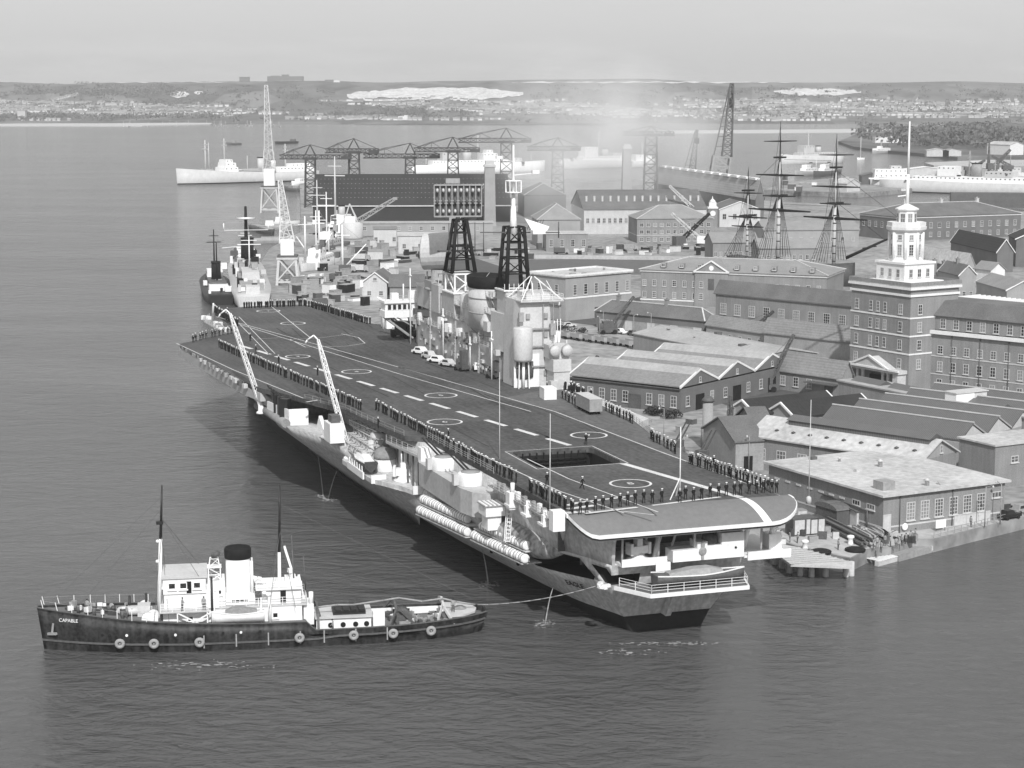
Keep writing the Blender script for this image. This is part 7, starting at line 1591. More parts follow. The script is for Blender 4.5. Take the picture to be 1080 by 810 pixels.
ship('minesweeper','pale minesweeper with a thin white mast in the yard beside the white-cabined crane','ship',tuple(P(318,292,0)+V2),tuple(P(352,279,0)+V2),9,3.4,5,PG,(('deckhouse',.2,.65,.6,3.4,6,WP),('bridge',.45,.62,.55,6.01,9,WP)),((.55,6,24,.35,7,WP),(.15,4,15,.25,0,WP)),((.34,6,9.5,1.3,PG),),clutter=16)
ship('minesweeper','dark-hulled minesweeper behind the pale one in the crowded yard','ship',tuple(P(330,272,0)+V2),tuple(P(362,262,0)+V2),9,3.4,5,'dark_grey',(('deckhouse',.2,.7,.6,3.4,6,PG),('bridge',.45,.62,.55,6.01,9.5,WP)),((.55,6,27,.4,8,WP),(.2,4,18,.25,4,WP)),((.34,6,10,1.4,MG),),clutter=16)
ship('harbour_launch','white launch on the quay nearest the destroyer stern in the crowded yard','launch',tuple(P(322,304,0)+V2),tuple(P(338,300,0)+V2),5,2.4,3.2,WP,(('deckhouse',.25,.6,.6,2.4,4.4,PG),),(),(),clutter=4)
for px,py,pt,jx,jy,lab in ((361.5,287,237,386,258,'white derrick post with a slanting boom on the crowded quay'),(337,268,222,350,246,'tall white derrick post behind the minesweepers'),(322,268,228,312,250,'white derrick post nearest the pale crane jib')):
    q=G(px,py); t=thing('derrick_post',lab,'derrick',q,0); zt=zat(q.x,q.y,pt)-QZ; k=q.y/F_PX; a=MB(); a.tube((0,0,0),(0,0,zt),.5,.3,8); a.bar((-3,0,zt*.78),(3,0,zt*.78),.25); a.build('post',[WP],t); a=MB(); a.tube((.4,0,1.5),((jx-px)*k,3,zat(q.x,q.y,jy)-QZ),.35,.2,8); a.build('boom',[WP],t); a=MB(); a.bar((0,0,zt),((jx-px)*k,3,zat(q.x,q.y,jy)-QZ),.1); a.build('topping_lift',['mid_grey'],t)
# ------------------------------------------------------------------ the old wooden ship of the line
A=at_d(772,700,3); B=at_d(900,668,3) 
vc=(A+B)/2; VL=(B-A).length; vr=math.atan2((B-A).y,(B-A).x); V=thing('sailing_warship','old three-masted wooden ship of the line in dry dock, masts bare of sails','sailing ship',(vc.x,vc.y,0),vr)
a=MB(); rg=[]
for i in range(13):
    q=i/12; x=-VL/2+VL*q; w_=7.2*(min(1,.6+q*2.2) if q<.2 else (1 if q<.75 else max(.1,1-((q-.75)/.27)**2))); h=8.5+2.0*(2*q-1)**2
    rg.append([(x,-w_*.8,1),(x,-w_,5),(x,-w_*.86,h),(x,w_*.86,h),(x,w_,5),(x,w_*.8,1)])
a.loft(rg,0,True); a.build('hull',['steel_dark'],V)
def vmast(fx,top_py,r,yards):
    X=-VL/2+VL*fx; wx=vc.x+X*math.cos(vr); wy=vc.y+X*math.sin(vr); top=zat(wx,wy,top_py)
    a=MB(); a.tube((X,0,9),(X,0,9+(top-9)*.48),r,r*.8,10,1); a.tube((X,0,9+(top-9)*.42),(X,0,9+(top-9)*.75),r*.62,r*.45,8,1); a.tube((X,0,9+(top-9)*.72),(X,0,top),r*.34,r*.12,8,0); 
    for k in range(7): z=9+(top-9)*(.03+.058*k); a.lathe((X,0,z),[(r*1.02,0),(r*1.03,.05),(r*1.03,.3),(r*1.02,.35)],10,0)
    m=a.build('mast',['soot_and_shade','stone_pale'],V)
    for z,wd in ((9+(top-9)*.47,3.6),(9+(top-9)*.74,2.2)): a=MB(); a.prism([(X-1.4,-wd),(X+1.4,-wd),(X+1.4,wd),(X-1.4,wd)],z,z+.6); a.build('fighting_top',['soot_and_shade'],m)
    for fz,hl,rr in yards:
        z=9+(top-9)*fz; a=MB(); ya=1.25; dx,dy=math.sin(ya)*hl,math.cos(ya)*hl; a.tube((X,0,z),(X+dx,-dy,z+.3),rr,rr*.45,6); a.tube((X,0,z),(X-dx,dy,z-.2),rr,rr*.45,6); a.build('yard',['soot_and_shade'],m)
    a=MB()
    for s_ in (-1,1):
        for k in range(7): a.bar((X+(k-4)*1.1-1,s_*7.0,10.5),(X,s_*1.6,9+(top-9)*.46),.12)
        for k in range(4): a.bar((X+(k-2)*.8,s_*2.4,9+(top-9)*.47),(X,s_*.3,9+(top-9)*.73),.1)
        a.bar((X-2,s_*6.5,11),(X,0,top*.98),.09)
        for k in range(1,6): q=k/6; a.bar((X-5.4*(1-q),s_*(7-5.4*q),10.5+(9+(top-9)*.46-10.5)*q),(X+2.2*(1-q),s_*(7-5.4*q),10.5+(9+(top-9)*.46-10.5)*q),.05)
    a.build('rigging',['soot_and_shade'],m); return top
vmast(.125,176,.5,((.36,9,.4),(.46,11,.42),(.72,8,.3)))
vmast(.385,128,.7,((.37,17,.6),(.47,9,.4),(.62,13,.46),(.86,9,.3)))
vmast(.84,141,.66,((.36,16.5,.6),(.47,8,.4),(.60,12.5,.44),(.84,9,.3)))
a=MB(); a.tube((VL*.44,0,12),(VL*.44+15,0,19),.6,.4,8); a.tube((VL*.44+13,0,18.2),(VL*.44+26,0,23),.35,.15,8); a.bar((VL*.44+9,-5,16.2),(VL*.44+9,5,16.2),.3); a.build('bowsprit',['soot_and_shade'],V)
a=MB()
for x0,z0,x1,z1 in ((VL*.44+26,23,VL*.3,44),(VL*.44+15,19,VL*.3,33),(VL*.3,46,-VL*.08,46),(VL*.3,30,-VL*.08,30),(-VL*.08,48,-VL*.36,36)): a.bar((x0,0,z0),(x1,0,z1),.1)
a.build('stay',['soot_and_shade'],V)
# ------------------------------------------------------------------ CRANES
def hammerhead(px,d,py_jib,py_apex,pxl,pxr,w0,label,tower=True,cab=True,m='steel_dark'):
    q=at_d(px,d); t=thing('hammerhead_crane',label,'crane',q,0,None); k=d/F_PX; zj=zat(q.x,q.y,py_jib)-QZ; za=zat(q.x,q.y,py_apex)-QZ; xl,xr=(pxl-px)*k,(pxr-px)*k
    a=MB(); a.lattice((0,0,0),(0,0,zj-1.5),w0,w0*.78,7,.42); a.build('tower',[m],t)
    a=MB(); a.lattice((xl,0,zj),(xr,0,zj),3.2,3.2,12,.34,0,2.4,2.4); a.bx(-w0*.6,w0*.6,-2.2,2.2,zj-1.6,zj-.2); a.bx(xr-6.5 if xr>-xl else xl,xr if xr>-xl else xl+6.5,-1.9,1.9,zj-1.4,zj+.4) if not cab else a.bx(xr-6,xr,-2,2,zj-1.4,zj+.5); a.build('jib',[m],t)
    a=MB()
    for s_ in (-1,1):
        a.bar((-w0*.45,s_*1.4,zj+1),(0,0,za),.5); a.bar((w0*.45,s_*1.4,zj+1),(0,0,za),.5)
    xm=xl*.55 if abs(xl)>xr else xr*.55; a.bar((0,0,za),(xl*.98,0,zj+1),.34); a.bar((0,0,za),(xr*.98,0,zj+1),.34); a.bar((0,0,za),(xl*.55,0,zj+(za-zj)*.62),.3); a.bar((xl*.55,0,zj+(za-zj)*.62),(xl*.98,0,zj+1),.3)
    for f_ in (.3,.55,.78): a.bar((xl*f_,0,zj+1),(xl*.55,0,zj+(za-zj)*.62),.26)
    a.build('tie_frame',[m],t)
    return t
hammerhead(328,1145,165.5,152.5,296,371,7,'hammerhead crane farthest left in the row beyond the black shed')
hammerhead(374,1150,159,146,344,400,7.5,'hammerhead crane second from the left in the row beyond the black shed')
hammerhead(433,1155,164.5,151,384,464,7,'hammerhead crane above the middle of the black shed roof')
hammerhead(478,1150,158,144.5,437,506,7.5,'hammerhead crane left of the tall brick chimney beyond the black shed')
hammerhead(534,1130,148,135,484,560,8,'hammerhead crane directly beside the carrier pole mast')
hammerhead(588,1160,156.5,145,556,612,8,'hammerhead crane half hidden by smoke with a short arm')
hammerhead(686,1210,141,133,656,710,9,'hammerhead crane on a tall lattice tower right of the slender chimney',m='dark_grey')
def portal_crane(px,py,label,w0,py_cab0,py_cab1,px_t,py_t,m,wj=3.2):
    q=G(px,py); t=thing('quay_crane',label,'crane',q,.05); k=q.y/F_PX; zc=zat(q.x,q.y,py_cab1)-QZ; zc1=zat(q.x,q.y,py_cab0)-QZ; zt=zat(q.x,q.y,py_t)-QZ; xt=(px_t-px)*k; h=w0/2
    a=MB()
    for sx in (-1,1):
        for sy in (-1,1): a.bar((sx*h,sy*h,0),(sx*h*.8,sy*h*.8,zc),.9)
    for s_ in (-1,1):
        for z in (zc*.12,zc*.97): a.bar((-h,s_*h*.9,z),(h,s_*h*.9,z),.7); a.bar((s_*h*.9,-h,z),(s_*h*.9,h,z),.7)
        a.bar((-h,s_*h*.92,zc*.15),(h*.85,s_*h*.85,zc*.95),.45); a.bar((h,s_*h*.92,zc*.15),(-h*.85,s_*h*.85,zc*.95),.45)
    a.build('portal',[m],t)
    a=MB(); a.bx(-h*.62,h*.62,-h*.7,h*.7,zc+.8,zc1); a.build('cabin',[WP if m!='steel_dark' else 'dark_grey'],t)
    a=MB(); a.bx(-h*.95,h*.95,-h*.95,h*.95,zc,zc+.75); a.build('turntable',['dark_grey'],t)
    zz=zc1+(zt-zc1)*.22; a=MB(); a.lattice((0,0,zc1-2),(xt*.22,2,zz),h*1.4,h*1.0,3,.3); a.lattice((xt*.22,2,zz),(xt,9,zt),h*.95,h*.36,12,.21); a.build('jib',[m],t)
    a=MB(); a.bar((-h*.4,-h*.5,zc1),(xt*.1,-2,zz*1.02),.3); a.bar((h*.4,-h*.5,zc1),(xt*.1,-2,zz*1.02),.3); a.bar((xt*.1,-2,zz*1.02),(xt,9,zt),.14); a.build('back_stay',[m],t)
    return t
portal_crane(285,224,'tall pale portal crane with an upright lattice jib rising above the tanker',10,178,197,282,90,'pale_grey')
portal_crane(304,300,'pale portal crane with a white cabin on the quay beside the frigate',7.5,252,271,295.5,192,'pale_grey')
# round-house crane on the quay
q=G(371,252); t=thing('dock_crane','pale crane on a round house with an A-frame and long jib before the black shed','crane',q,0); a=MB(); a.lathe((0,0,0),[(5,0),(5.4,1),(5.4,7),(4,8),(.02,8.2)],18); a.build('round_house',[PG],t)
a=MB()
for s_ in (-1,1): a.bar((-3.5,s_*2,8),(-.8,0,16.5),.4); a.bar((3,s_*2,8),(-.8,0,16.5),.4)
a.build('gantry',[PG],t); a=MB(); a.lattice((2.5,0,8.2),(20,3,18.6),2.2,1.2,10,.26); a.bx(19.4,21.4,2,4,18.2,19.4); a.build('jib',[MG],t); a=MB(); a.bx(-3,2,-2.4,2.4,8,10.6); a.build('cabin',[WP],t)
q=G(480,236); t=thing('dock_crane','slim pale crane jib rising from behind the radar frame to the brick chimney','crane',q,0); a=MB(); a.lattice((0,0,8),(18,4,22),2.0,1.0,9,.28); a.build('jib',[PG],t); a=MB(); a.bx(-3,3,-3,3,0,8); a.build('base',['mid_grey'],t)
# floating derrick and its smaller companion
def big_derrick(px,d,py0,px_t,py_t,w0,label,r,n=12):
    q=at_d(px,d); t=thing('derrick_crane',label,'crane',q,0); k=d/F_PX; zt=zat(q.x,q.y,py_t)-QZ; x=(px_t-px)*k; zm=zt*.34
    a=MB(); a.lattice((0,0,0),(x*.35,0,zm),w0,w0*.95,4,r*1.3); a.build('tower',['mid_grey'],t)
    a=MB(); a.lattice((x*.35+w0*.3,0,zm),(x,0,zt),w0*.55,w0*.18,n,r); a.bar((x*.35-w0*.45,0,zm),(x*.82,0,zt*.97),r*1.6); a.bar((-w0*.6,0,2),(x*.35-w0*.45,0,zm),r*1.6)
    for k2 in range(1,7): q_=k2/7; a.bar((x*.35-w0*.45+(x*.82-x*.35+w0*.45)*q_,0,zm+(zt*.97-zm)*q_),(x*.35+w0*.3+(x-x*.35-w0*.3)*q_,0,zm+(zt-zm)*q_),r)
    a.build('jib',['dark_grey'],t); a=MB(); a.bx(x-1.6,x+1.6,-1.5,1.5,zt*.78,zt*.87); a.tube((x,0,zt*.87),(x,0,zt),.3); a.build('sheave_head',['soot_and_shade'],t)
big_derrick(755,1300,190,770,88,12,'giant lattice derrick crane towering over the roofs left of the tall ship',.5)
big_derrick(722,1330,190,734,137,8,'smaller lattice derrick left of the giant derrick crane',.34,8)
big_derrick(752,760,0,738,185,5,'slender dark derrick spar rising from the brick store toward the pale shed',.2,6) if False else None
for px,py,rz,lab in ((742,262,2.7,'pale quay crane with a slanting jib before the three-storey brick store'),(716,262,.4,'dark quay crane with a bent jib before the three-storey brick store')):
    q=G(px,py); t=thing('dock_crane',lab,'crane',q,rz); a=MB(); a.bx(-2.4,2.4,-2,2,1.4,5.4); a.bx(-3,3,-2.6,2.6,0,1.39); a.build('base',['white_paint' if 'pale' in lab else 'dark_grey'],t); a=MB(); a.lattice((1.5,0,4),(15,0,15),1.4,.8,8,.22); a.build('jib',['pale_grey' if 'pale' in lab else 'soot_and_shade'],t); a=MB(); a.bar((-2,0,5.4),(-1,0,9),.3); a.bar((-1,0,9),(15,0,15),.14); a.build('back_stay',['mid_grey'],t)
q=at_d(727,930); t=thing('dock_crane','grey crane with a slim jib above the long hall roof','crane',q,0); zt=zat(q.x,q.y,196)-QZ; a=MB(); a.lattice((4,0,10),(-10,0,zt),1.8,.9,10,.26); a.build('jib',[PG],t); a=MB(); a.bx(-3,6,-3,3,0,10); a.build('base',['mid_grey'],t)
for px,d,pj,lab in ((1046,1350,160,'dark crane with a raised jib beside the white island shed'),(1062,1450,166,'dark crane at the right edge beyond the cruiser'),(1022,1500,170,'dark crane standing behind the cruiser upperworks')):
    q=at_d(px,d); t=thing('dock_crane',lab,'crane',q,0); zt=zat(q.x,q.y,pj)-QZ; a=MB(); a.lattice((0,0,0),(0,0,zt*.55),6,5,4,.5); a.bx(-4,4,-3,3,zt*.55,zt*.7); a.build('tower',['dark_grey'],t); a=MB(); a.lattice((2,0,zt*.66),(12 if px!=1062 else -12,0,zt*1.05),2.2,1.2,8,.34); a.build('jib',['dark_grey'],t)
# ================================================================== FAR SHORE
def shore(x): return 4560+90*math.sin(x*.0021+1)+60*math.sin(x*.0057)+25*math.sin(x*.021)
def crest(x): return 117+5*math.sin(x*.0016+.6)+3*math.sin(x*.0049)+1.2*math.sin(x*.017)-(7 if x>300 else 0)*min(1,max(0,(x-300)/500))
def sm(a,b,x): q=min(1,max(0,(x-a)/(b-a))); return q*q*(3-2*q)
def Tz(x,y):
    s_=shore(x); z=-4+7*sm(s_-40,s_+60,y)+11*sm(s_+100,5500,y)
    h=crest(x)-14; return z+h*(.75*sm(5350+80*math.sin(x*.004),6300,y)+.25*sm(6000,6750,y))+1.5*math.sin(x*.011+y*.007)*sm(5200,6000,y)-18*sm(6900,8200,y)
def thit(px,py):
    d=ray(px,py); y=4300.0
    while y<8200:
        k=y/d[1]; x=d[0]*k; z=CAM_H+d[2]*k
        if Tz(x,y)>=z: return Vector((x,y,Tz(x,y)))
        y+=6
    return None
a=MB(); xs=[-3600+60*i for i in range(121)]; ys=[4380+40*i for i in range(24)]+[5340+45*i for i in range(36)]+[7000+150*i for i in range(11)]
nx=len(xs); a.add([(x,y,Tz(x,y)) for y in ys for x in xs],[(j*nx+i,j*nx+i+1,(j+1)*nx+i+1,(j+1)*nx+i) for j in range(len(ys)-1) for i in range(nx-1)],0,True)
def land_mat():
    m=bpy.data.materials.new('downland'); m.use_nodes=True; t=m.node_tree; b=t.nodes['Principled BSDF']; b.inputs['Roughness'].default_value=.95; b.inputs['Specular IOR Level'].default_value=.1; K=t.links.new
    c=N(t,'ShaderNodeTexCoord'); mp=N(t,'ShaderNodeMapping'); mp.inputs['Scale'].default_value=(.0042,.0016,.0); K(c.outputs['Object'],mp.inputs[0])
    v=N(t,'ShaderNodeTexVoronoi'); v.inputs['Scale'].default_value=1.6; K(mp.outputs[0],v.inputs['Vector']); bwn=N(t,'ShaderNodeRGBToBW'); K(v.outputs['Color'],bwn.inputs[0])
    n=N(t,'ShaderNodeTexNoise'); n.inputs['Scale'].default_value=2.6; n.inputs['Detail'].default_value=8; n.inputs['Roughness'].default_value=.68; K(mp.outputs[0],n.inputs['Vector'])
    mm=N(t,'ShaderNodeMath',operation='MULTIPLY_ADD'); mm.inputs[1].default_value=.35; K(bwn.outputs[0],mm.inputs[0]); K(n.outputs[0],mm.inputs[2])
    mr=N(t,'ShaderNodeMapRange'); mr.inputs[1].default_value=.42; mr.inputs[2].default_value=.95; mr.inputs[3].default_value=.05; mr.inputs[4].default_value=.24; K(mm.outputs[0],mr.inputs[0]); K(mr.outputs[0],b.inputs['Base Color']); M['downland']=m
land_mat(); a.build('hills',['downland'],kind='structure')
def chalk(name,px0,px1,top,bot,seed,step=4,rows=7,lift=1.6,m='chalk'):
    rr=random.Random(seed); n=int((px1-px0)/step)+1; tj=[rr.uniform(-1,1) for _ in range(n)]; bj=[rr.uniform(-1,1) for _ in range(n)]; V_=[]
    for r in range(rows):
        for i in range(n):
            e=min(1,4*min(i,n-1-i)/n); mid=(top+bot)/2; t_=mid+(top-mid)*(.25+.75*e)+.8*tj[i]; b_=mid+(bot-mid)*(.25+.75*e)+.9*bj[i]
            yy=t_+(b_-t_)*r/(rows-1); h=None
            while h is None: h=thit(px0+i*step,yy); yy+=.4
            V_.append(h+Vector((0,-2,lift)))
    a=MB(); a.add(V_,[(r*n+i,r*n+i+1,(r+1)*n+i+1,(r+1)*n+i) for r in range(rows-1) for i in range(n-1)],0); a.build(name,[m],kind='structure')
chalk('chalk_quarry',366,400,97,107,1); chalk('chalk_quarry',384,553,93.2,105.5,2); chalk('chalk_quarry',816,910,94,101,3); chalk('chalk_quarry',180,200,97.5,103.5,4); chalk('chalk_quarry',205,219,96,100,5)
chalk('crest_road',540,840,86.6,88.0,6,8,3); chalk('crest_road',0,240,86.8,87.6,7,8,3,m='stone_pale'); chalk('crest_road',240,380,83.6,84.4,8,8,3,m='stone_pale')
# far town and hedgerow trees (far too many to count)
random.seed(61); a=MB()
for st in range(430):
    px=random.uniform(-60,1140); py=random.choice((random.gauss(118,4),random.gauss(112,3),random.uniform(105,127)))
    if px<240: py=random.gauss(115.5,4)
    h=thit(px,min(127.5,max(103,py)))
    if h is None or math.sin(h.x*.005+h.y*.007)+math.sin(h.x*.0023-1)*.7<-.55: continue
    ang=random.choice((0,0,.12,-.15,.5,-.5,1.3)); n=random.randint(5,22); w_=random.uniform(8,12); rt_=random.choice((2,3,3,4)); wt=random.choice((0,1,1,2))
    for k in range(n):
        if random.random()<.12: continue
        x=h.x+(k-n/2)*(w_+random.uniform(1,6))*math.cos(ang); y=h.y+(k-n/2)*(w_+3)*math.sin(ang); z=Tz(x,y)-.5; hh=random.uniform(4.5,6); m=wt if random.random()<.75 else random.choice((0,1,2))
        if y<shore(x)+50: continue
        d_=random.uniform(6,8.5); a.bx(x-w_/2,x+w_/2,y-d_/2,y+d_/2,z,z+hh,m); a.extr([(x-w_/2-.3,y-d_/2-.4,z+hh+.02),(x-w_/2-.3,y+d_/2+.4,z+hh+.02),(x-w_/2-.3,y,z+hh+3)],(w_+.6,0,0),rt_)
tag(a.build('town_houses',['stone_white','stone_pale','brick_pale','slate_pale','slate']),'pale houses of the distant town spread below the chalk hill','houses',None,'stuff')
def clumps(name,pts,label,s0=3,s1=8,n=16):
    a=MB()
    for p,r,h in pts:
        for k in range(n):
            c=p+Vector((random.gauss(0,r*.5),random.gauss(0,r*.4),h*(.25+.75*random.random()**.7))); e=Vector((random.gauss(0,1),random.gauss(0,1),random.gauss(0,1))).normalized(); f=e.orthogonal().normalized(); g_=e.cross(f); s_=random.uniform(s0,s1)*.5
            a.add([c+f*s_,c+(f*.3+g_)*s_*.8,c-f*s_,c-(g_-f*.2)*s_*.8],[(0,1,2,3)])
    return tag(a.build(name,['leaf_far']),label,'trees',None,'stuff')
pts=[]
for i in range(900):
    px=random.uniform(-40,1120); py=random.choice((random.gauss(121,4),random.gauss(110,4),random.gauss(99,4))); h=thit(px,min(129,max(92,py)))
    if h and not(355<px<560 and 90<py<109): pts.append((h,random.uniform(8,26),random.uniform(6,11)))
for i in range(130): h=thit(random.uniform(0,240),random.gauss(125.5,1.2)); pts.append((h,20,11)) if h else None
for i in range(70): h=thit(random.uniform(345,452),random.gauss(123,1.2)); pts.append((h,16,10)) if h else None
for i in range(50): h=thit(random.uniform(400,450),random.gauss(119,1.5)); pts.append((h,16,12)) if h else None
for i in range(150): h=thit(random.choice((random.uniform(20,180),random.uniform(100,190))),random.gauss(97,3.5)); pts.append((h,30,9)) if h else None
clumps('hedgerow_trees',pts,'dark trees and hedges scattered over the distant town and hill')
# buildings one can single out on the far shore and the crest
def far_block(name,label,cat,px,py,parts_):
    h=thit(px,py); h=h or Vector((ray(px,py)[0]*6700,6700,Tz(0,6700))); t=thing(name,label,cat,h)
    for nm_,x0,x1,y0,y1,z0,z1,m in parts_: a=MB(); a.bx(x0,x1,y0,y1,z0,z1); a.build(nm_,[m],t)
    return t
far_block('hilltop_fort','long dark fort with a low central tower on the skyline','fort',304,85.6,(('wall',-62,62,-10,20,-6,13,'brick_dark'),('tower',-12,12,-8,12,13.01,19,'brick_dark'),('roof',-50,-20,-6,10,13.01,15,'slate')))
far_block('hilltop_house','small dark block alone on the skyline left of the fort','house',258,86,(('wall',-17,17,-8,8,-4,14,'brick_dark'),('roof',-19,19,-9,9,14.01,16,'slate')))
far_block('hilltop_house','low dark roof with a white end on the skyline right of the fort','house',349,86.6,(('wall',-20,10,-8,8,-4,8,'brick_dark'),('wing',10.01,30,-8,8,-4,6,'stone_white')))
far_block('flats_block','pale square block of flats among the trees at far left','flats',23.5,126,(('wall',-10,10,-8,8,-1,22,'stone_pale'),('roof',-10.5,10.5,-8.5,8.5,22.01,23,'slate_pale')))
far_block('shore_house','white twin building on the far shore below the chalk quarry','building',425,126.5,(('wall',-12,3,-6,6,-1,9,'stone_white'),('tower',3.01,12,-6,6,-1,12,'stone_white')))
a=MB(); pl=[P(-60,133,.5),P(60,133,.5),P(150,133.2,.5),P(222,131.6,.5),P(225,129.8,.5),P(120,129.5,.5),P(-60,129,.5)]
a.prism([(p.x,p.y) for p in pl],-2,2.2); a.build('sea_wall_spit',['stone_pale'],kind='structure')
a=MB(); pl=[P(x,y,.5) for x,y in ((690,140.6),(800,140.2),(905,139.6),(960,137),(905,136.2),(800,137),(690,138))]; a.prism([(p.x,p.y) for p in pl],-2,.8); a.build('mud_flat',['stone_pale'],kind='structure')
a=MB(); pl=[P(x,y,.5) for x,y in ((375,131.5),(560,132),(640,132),(640,129.5),(375,129.5))]; a.prism([(p.x,p.y) for p in pl],-2,1.6); a.build('mud_flat',['downland'],kind='structure')
# yachts off the far shore
for i in range(26):
    q=P(random.uniform(130,300),random.uniform(131.5,134.5),0); t=thing('yacht','tiny white yacht moored off the far left shore','yacht',q,random.uniform(0,3),'yachts off the far shore'); a=MB(); a.loft([[(-4,-1.2,1.6),(-4,0,0),(-4,1.2,1.6)],[(1,-1.4,1.6),(1,0,-.2),(1,1.4,1.6)],[(5,-.05,2),(5,0,1.4),(5,.05,2)]],0); a.build('hull',[WP],t); a=MB(); a.tube((.5,0,1.6),(.5,0,12),.25,.15,5); a.build('mast',[WP],t)
# wooded island and quays at the right
def land(name,pts,z,m,top=None):
    a=MB(); pl=[P(x,y,z) for x,y in pts]; a.prism([(p.x,p.y) for p in pl],-3,z); return a.build(name,[m],kind='structure')
land('wooded_island_ground',((907,140),(884,149),(900,154.5),(928,158),(975,162),(1010,165.5),(1240,166),(1240,135),(1000,134.5),(950,136)),3.5,'downland')
land('far_quay_ground',((806,200),(832,192),(870,188.5),(912,189),(960,183.5),(1240,182.5),(1240,193),(985,193.5),(960,199),(905,204)),3,'quay_ground')
land('far_quay_ground',((985,174.5),(1060,172),(1240,172),(1240,168.5),(1040,168.5),(975,171.5)),3,'concrete')
a=MB(); p,q=P(1002,214,3),P(1240,216,3); a.bar(p+Vector((0,0,2)),q+Vector((0,0,2)),10,9); a.build('dock_wall',['dark_grey'],kind='structure')
pts=[]
for i in range(230):
    px=random.choice((random.uniform(900,1090),random.gauss(985,26),random.gauss(1040,14))); py=random.uniform(137,158); py=min(py,154 if px<940 else 159)
    if px<930 and py>149: continue
    q=P(px,py,3.5); pts.append((q,random.uniform(10,20),random.uniform(10,19)))
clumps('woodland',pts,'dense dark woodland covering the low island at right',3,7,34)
def far_shed(label,px,py,w_,l_,h_,wm,rm_,rz=0,rise=3):
    t=thing('island_shed',label,'shed',P(px,py,3.5),rz); a=MB(); a.bx(-w_/2,w_/2,-l_/2,l_/2,-.5,h_); a.extr([(-w_/2,-l_/2+.01,h_),(w_/2,-l_/2+.01,h_),(0,-l_/2+.01,h_+rise)],(0,l_-.02,0)); a.build('wall',[wm],t); a=MB()
    for s_ in (-1,1): a.extr([(s_*(w_/2+.5),-l_/2-.5,h_-.1),(0,-l_/2-.5,h_+rise+.05),(0,-l_/2-.5,h_+rise+.5),(s_*(w_/2+.5),-l_/2-.5,h_+.3)],(0,l_+1,0))
    a.build('roof',[rm_],t)
far_shed('bright white gabled shed on the wooded island at right',1060,163,20,36,11,'stone_white','roof_felt',.5); far_shed('pale long hut on the island shore left of the flagpole crosspiece',988,164.5,24,9,6,'stone_pale','roof_felt',0,2); far_shed('second pale hut on the island shore behind the flagpole',1003,164.5,20,9,6,'stone_pale','sheet_grey',0,2)
far_shed('white low pavilion among the trees of the wooded island',938,150.5,44,14,7,'stone_white','roof_felt',.1,2); far_shed('dark block at the far right edge of the island skyline',1064,140,50,20,14,'brick_dark','slate',0,3)
far_shed('small pale gabled boat shed on the far quay right of the tall ship',893,201,14,12,5,'stone_pale','roof_felt',.7,3); far_shed('dark store on the far quay left of the accommodation ship',920,193.5,18,12,6,'dark_grey','slate',0,2)
far_shed('grey long store on the far quay behind the cruiser',1012,185,46,12,6,'mid_grey','roof_felt',0,2); far_shed('pale long store with a white roof on the far quay behind the tower pole',975,186.5,34,12,6,'stone_pale','stone_white',0,2)
for i in range(18):
    q=P(random.uniform(810,960),random.uniform(190,202),3); t=thing('stores_crate','pale stores crate on the far right quay beyond the tall ship','crate',q,random.uniform(0,3),'stores crates on the far right quay'); d=(random.uniform(3,8),random.uniform(2,4),random.uniform(1.5,4)); a=MB(); a.bx(-d[0]/2,d[0]/2,-d[1]/2,d[1]/2,0,d[2]); a.build('body',[random.choice((WP,PG,MG,'dark_grey'))],t); a=MB(); a.bx(-d[0]/2-.1,d[0]/2+.1,-d[1]/2-.1,d[1]/2+.1,d[2],d[2]+.2); a.build('lid',[PG],t)
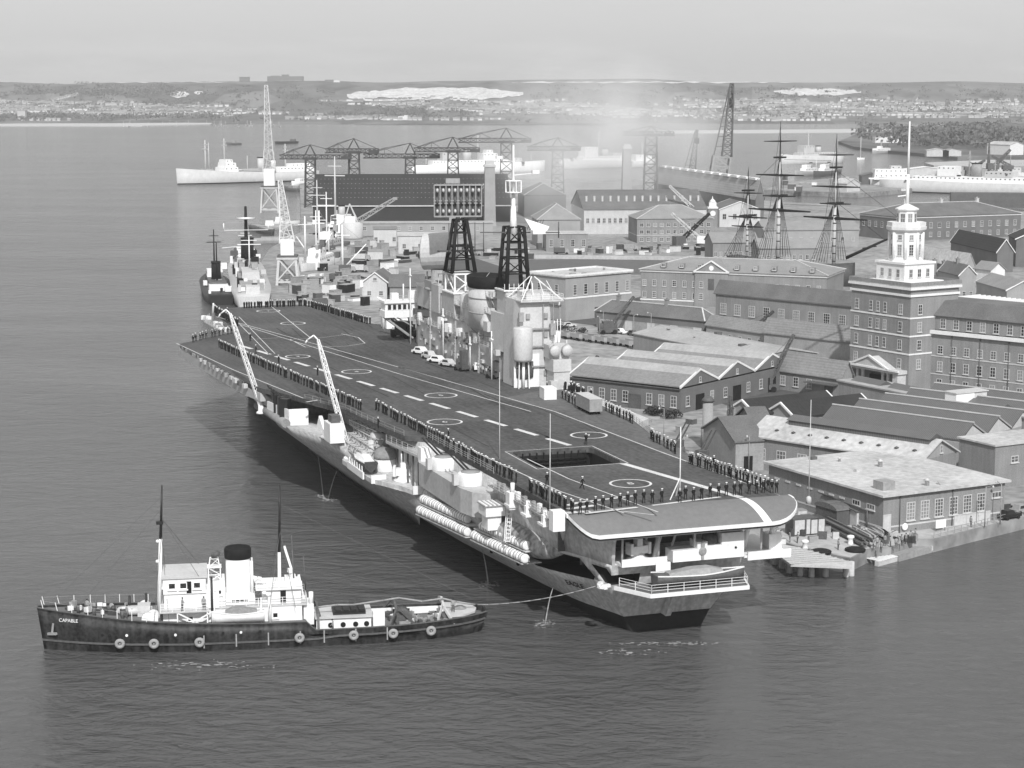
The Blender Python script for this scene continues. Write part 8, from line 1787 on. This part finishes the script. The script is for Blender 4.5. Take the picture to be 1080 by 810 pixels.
# ================================================================== AIR: haze and smoke
hz=bpy.data.materials.new('haze'); hz.use_nodes=True; t=hz.node_tree; t.nodes.clear(); o=N(t,'ShaderNodeOutputMaterial'); pv=N(t,'ShaderNodeVolumePrincipled'); pv.inputs['Color'].default_value=(.93,.93,.93,1); pv.inputs['Density'].default_value=.000085; pv.inputs['Anisotropy'].default_value=.2; t.links.new(pv.outputs[0],o.inputs['Volume'])
M['haze']=hz
a=MB(); a.bx(-4900,4900,-400,9200,-5,158); tag(a.build('haze',['haze']),'thin pale haze lying over the whole harbour','haze',None,'stuff')
sm_=bpy.data.materials.new('smoke'); sm_.use_nodes=True; t=sm_.node_tree; t.nodes.clear(); o=N(t,'ShaderNodeOutputMaterial'); pv=N(t,'ShaderNodeVolumePrincipled'); pv.inputs['Color'].default_value=(.99,.99,.99,1); pv.inputs['Anisotropy'].default_value=.0
tc=N(t,'ShaderNodeTexCoord'); nn=N(t,'ShaderNodeTexNoise'); nn.inputs['Scale'].default_value=.03; nn.inputs['Detail'].default_value=4; t.links.new(tc.outputs['Object'],nn.inputs['Vector'])
gr=N(t,'ShaderNodeVectorMath',operation='LENGTH'); mp=N(t,'ShaderNodeMapping'); mp.inputs['Scale'].default_value=(1/72,1/84,1/52); mp.inputs['Rotation'].default_value=(0,0,0); t.links.new(tc.outputs['Object'],mp.inputs[0]); t.links.new(mp.outputs[0],gr.inputs[0])
m1_=N(t,'ShaderNodeMapRange'); m1_.inputs[1].default_value=1.0; m1_.inputs[2].default_value=.1; m1_.inputs[3].default_value=0; m1_.inputs[4].default_value=1; t.links.new(gr.outputs['Value'],m1_.inputs[0])
m2_=N(t,'ShaderNodeMapRange'); m2_.inputs[1].default_value=.38; m2_.inputs[2].default_value=.72; m2_.inputs[3].default_value=0; m2_.inputs[4].default_value=.034; t.links.new(nn.outputs[0],m2_.inputs[0])
mu=N(t,'ShaderNodeMath',operation='MULTIPLY'); t.links.new(m1_.outputs[0],mu.inputs[0]); t.links.new(m2_.outputs[0],mu.inputs[1]); t.links.new(mu.outputs[0],pv.inputs['Density']); t.links.new(pv.outputs[0],o.inputs['Volume']); M['smoke']=sm_
q=at_d(632,960,40); a=MB(); a.ball((0,0,0),(72,84,50),10); o=a.build('smoke',['smoke']); o.location=(q.x,q.y,44); tag(o,'pale drifting smoke over the halls beyond the island','smoke',None,'stuff')
sm_.cycles.volume_step_rate=1.0 if hasattr(sm_,'cycles') else 1
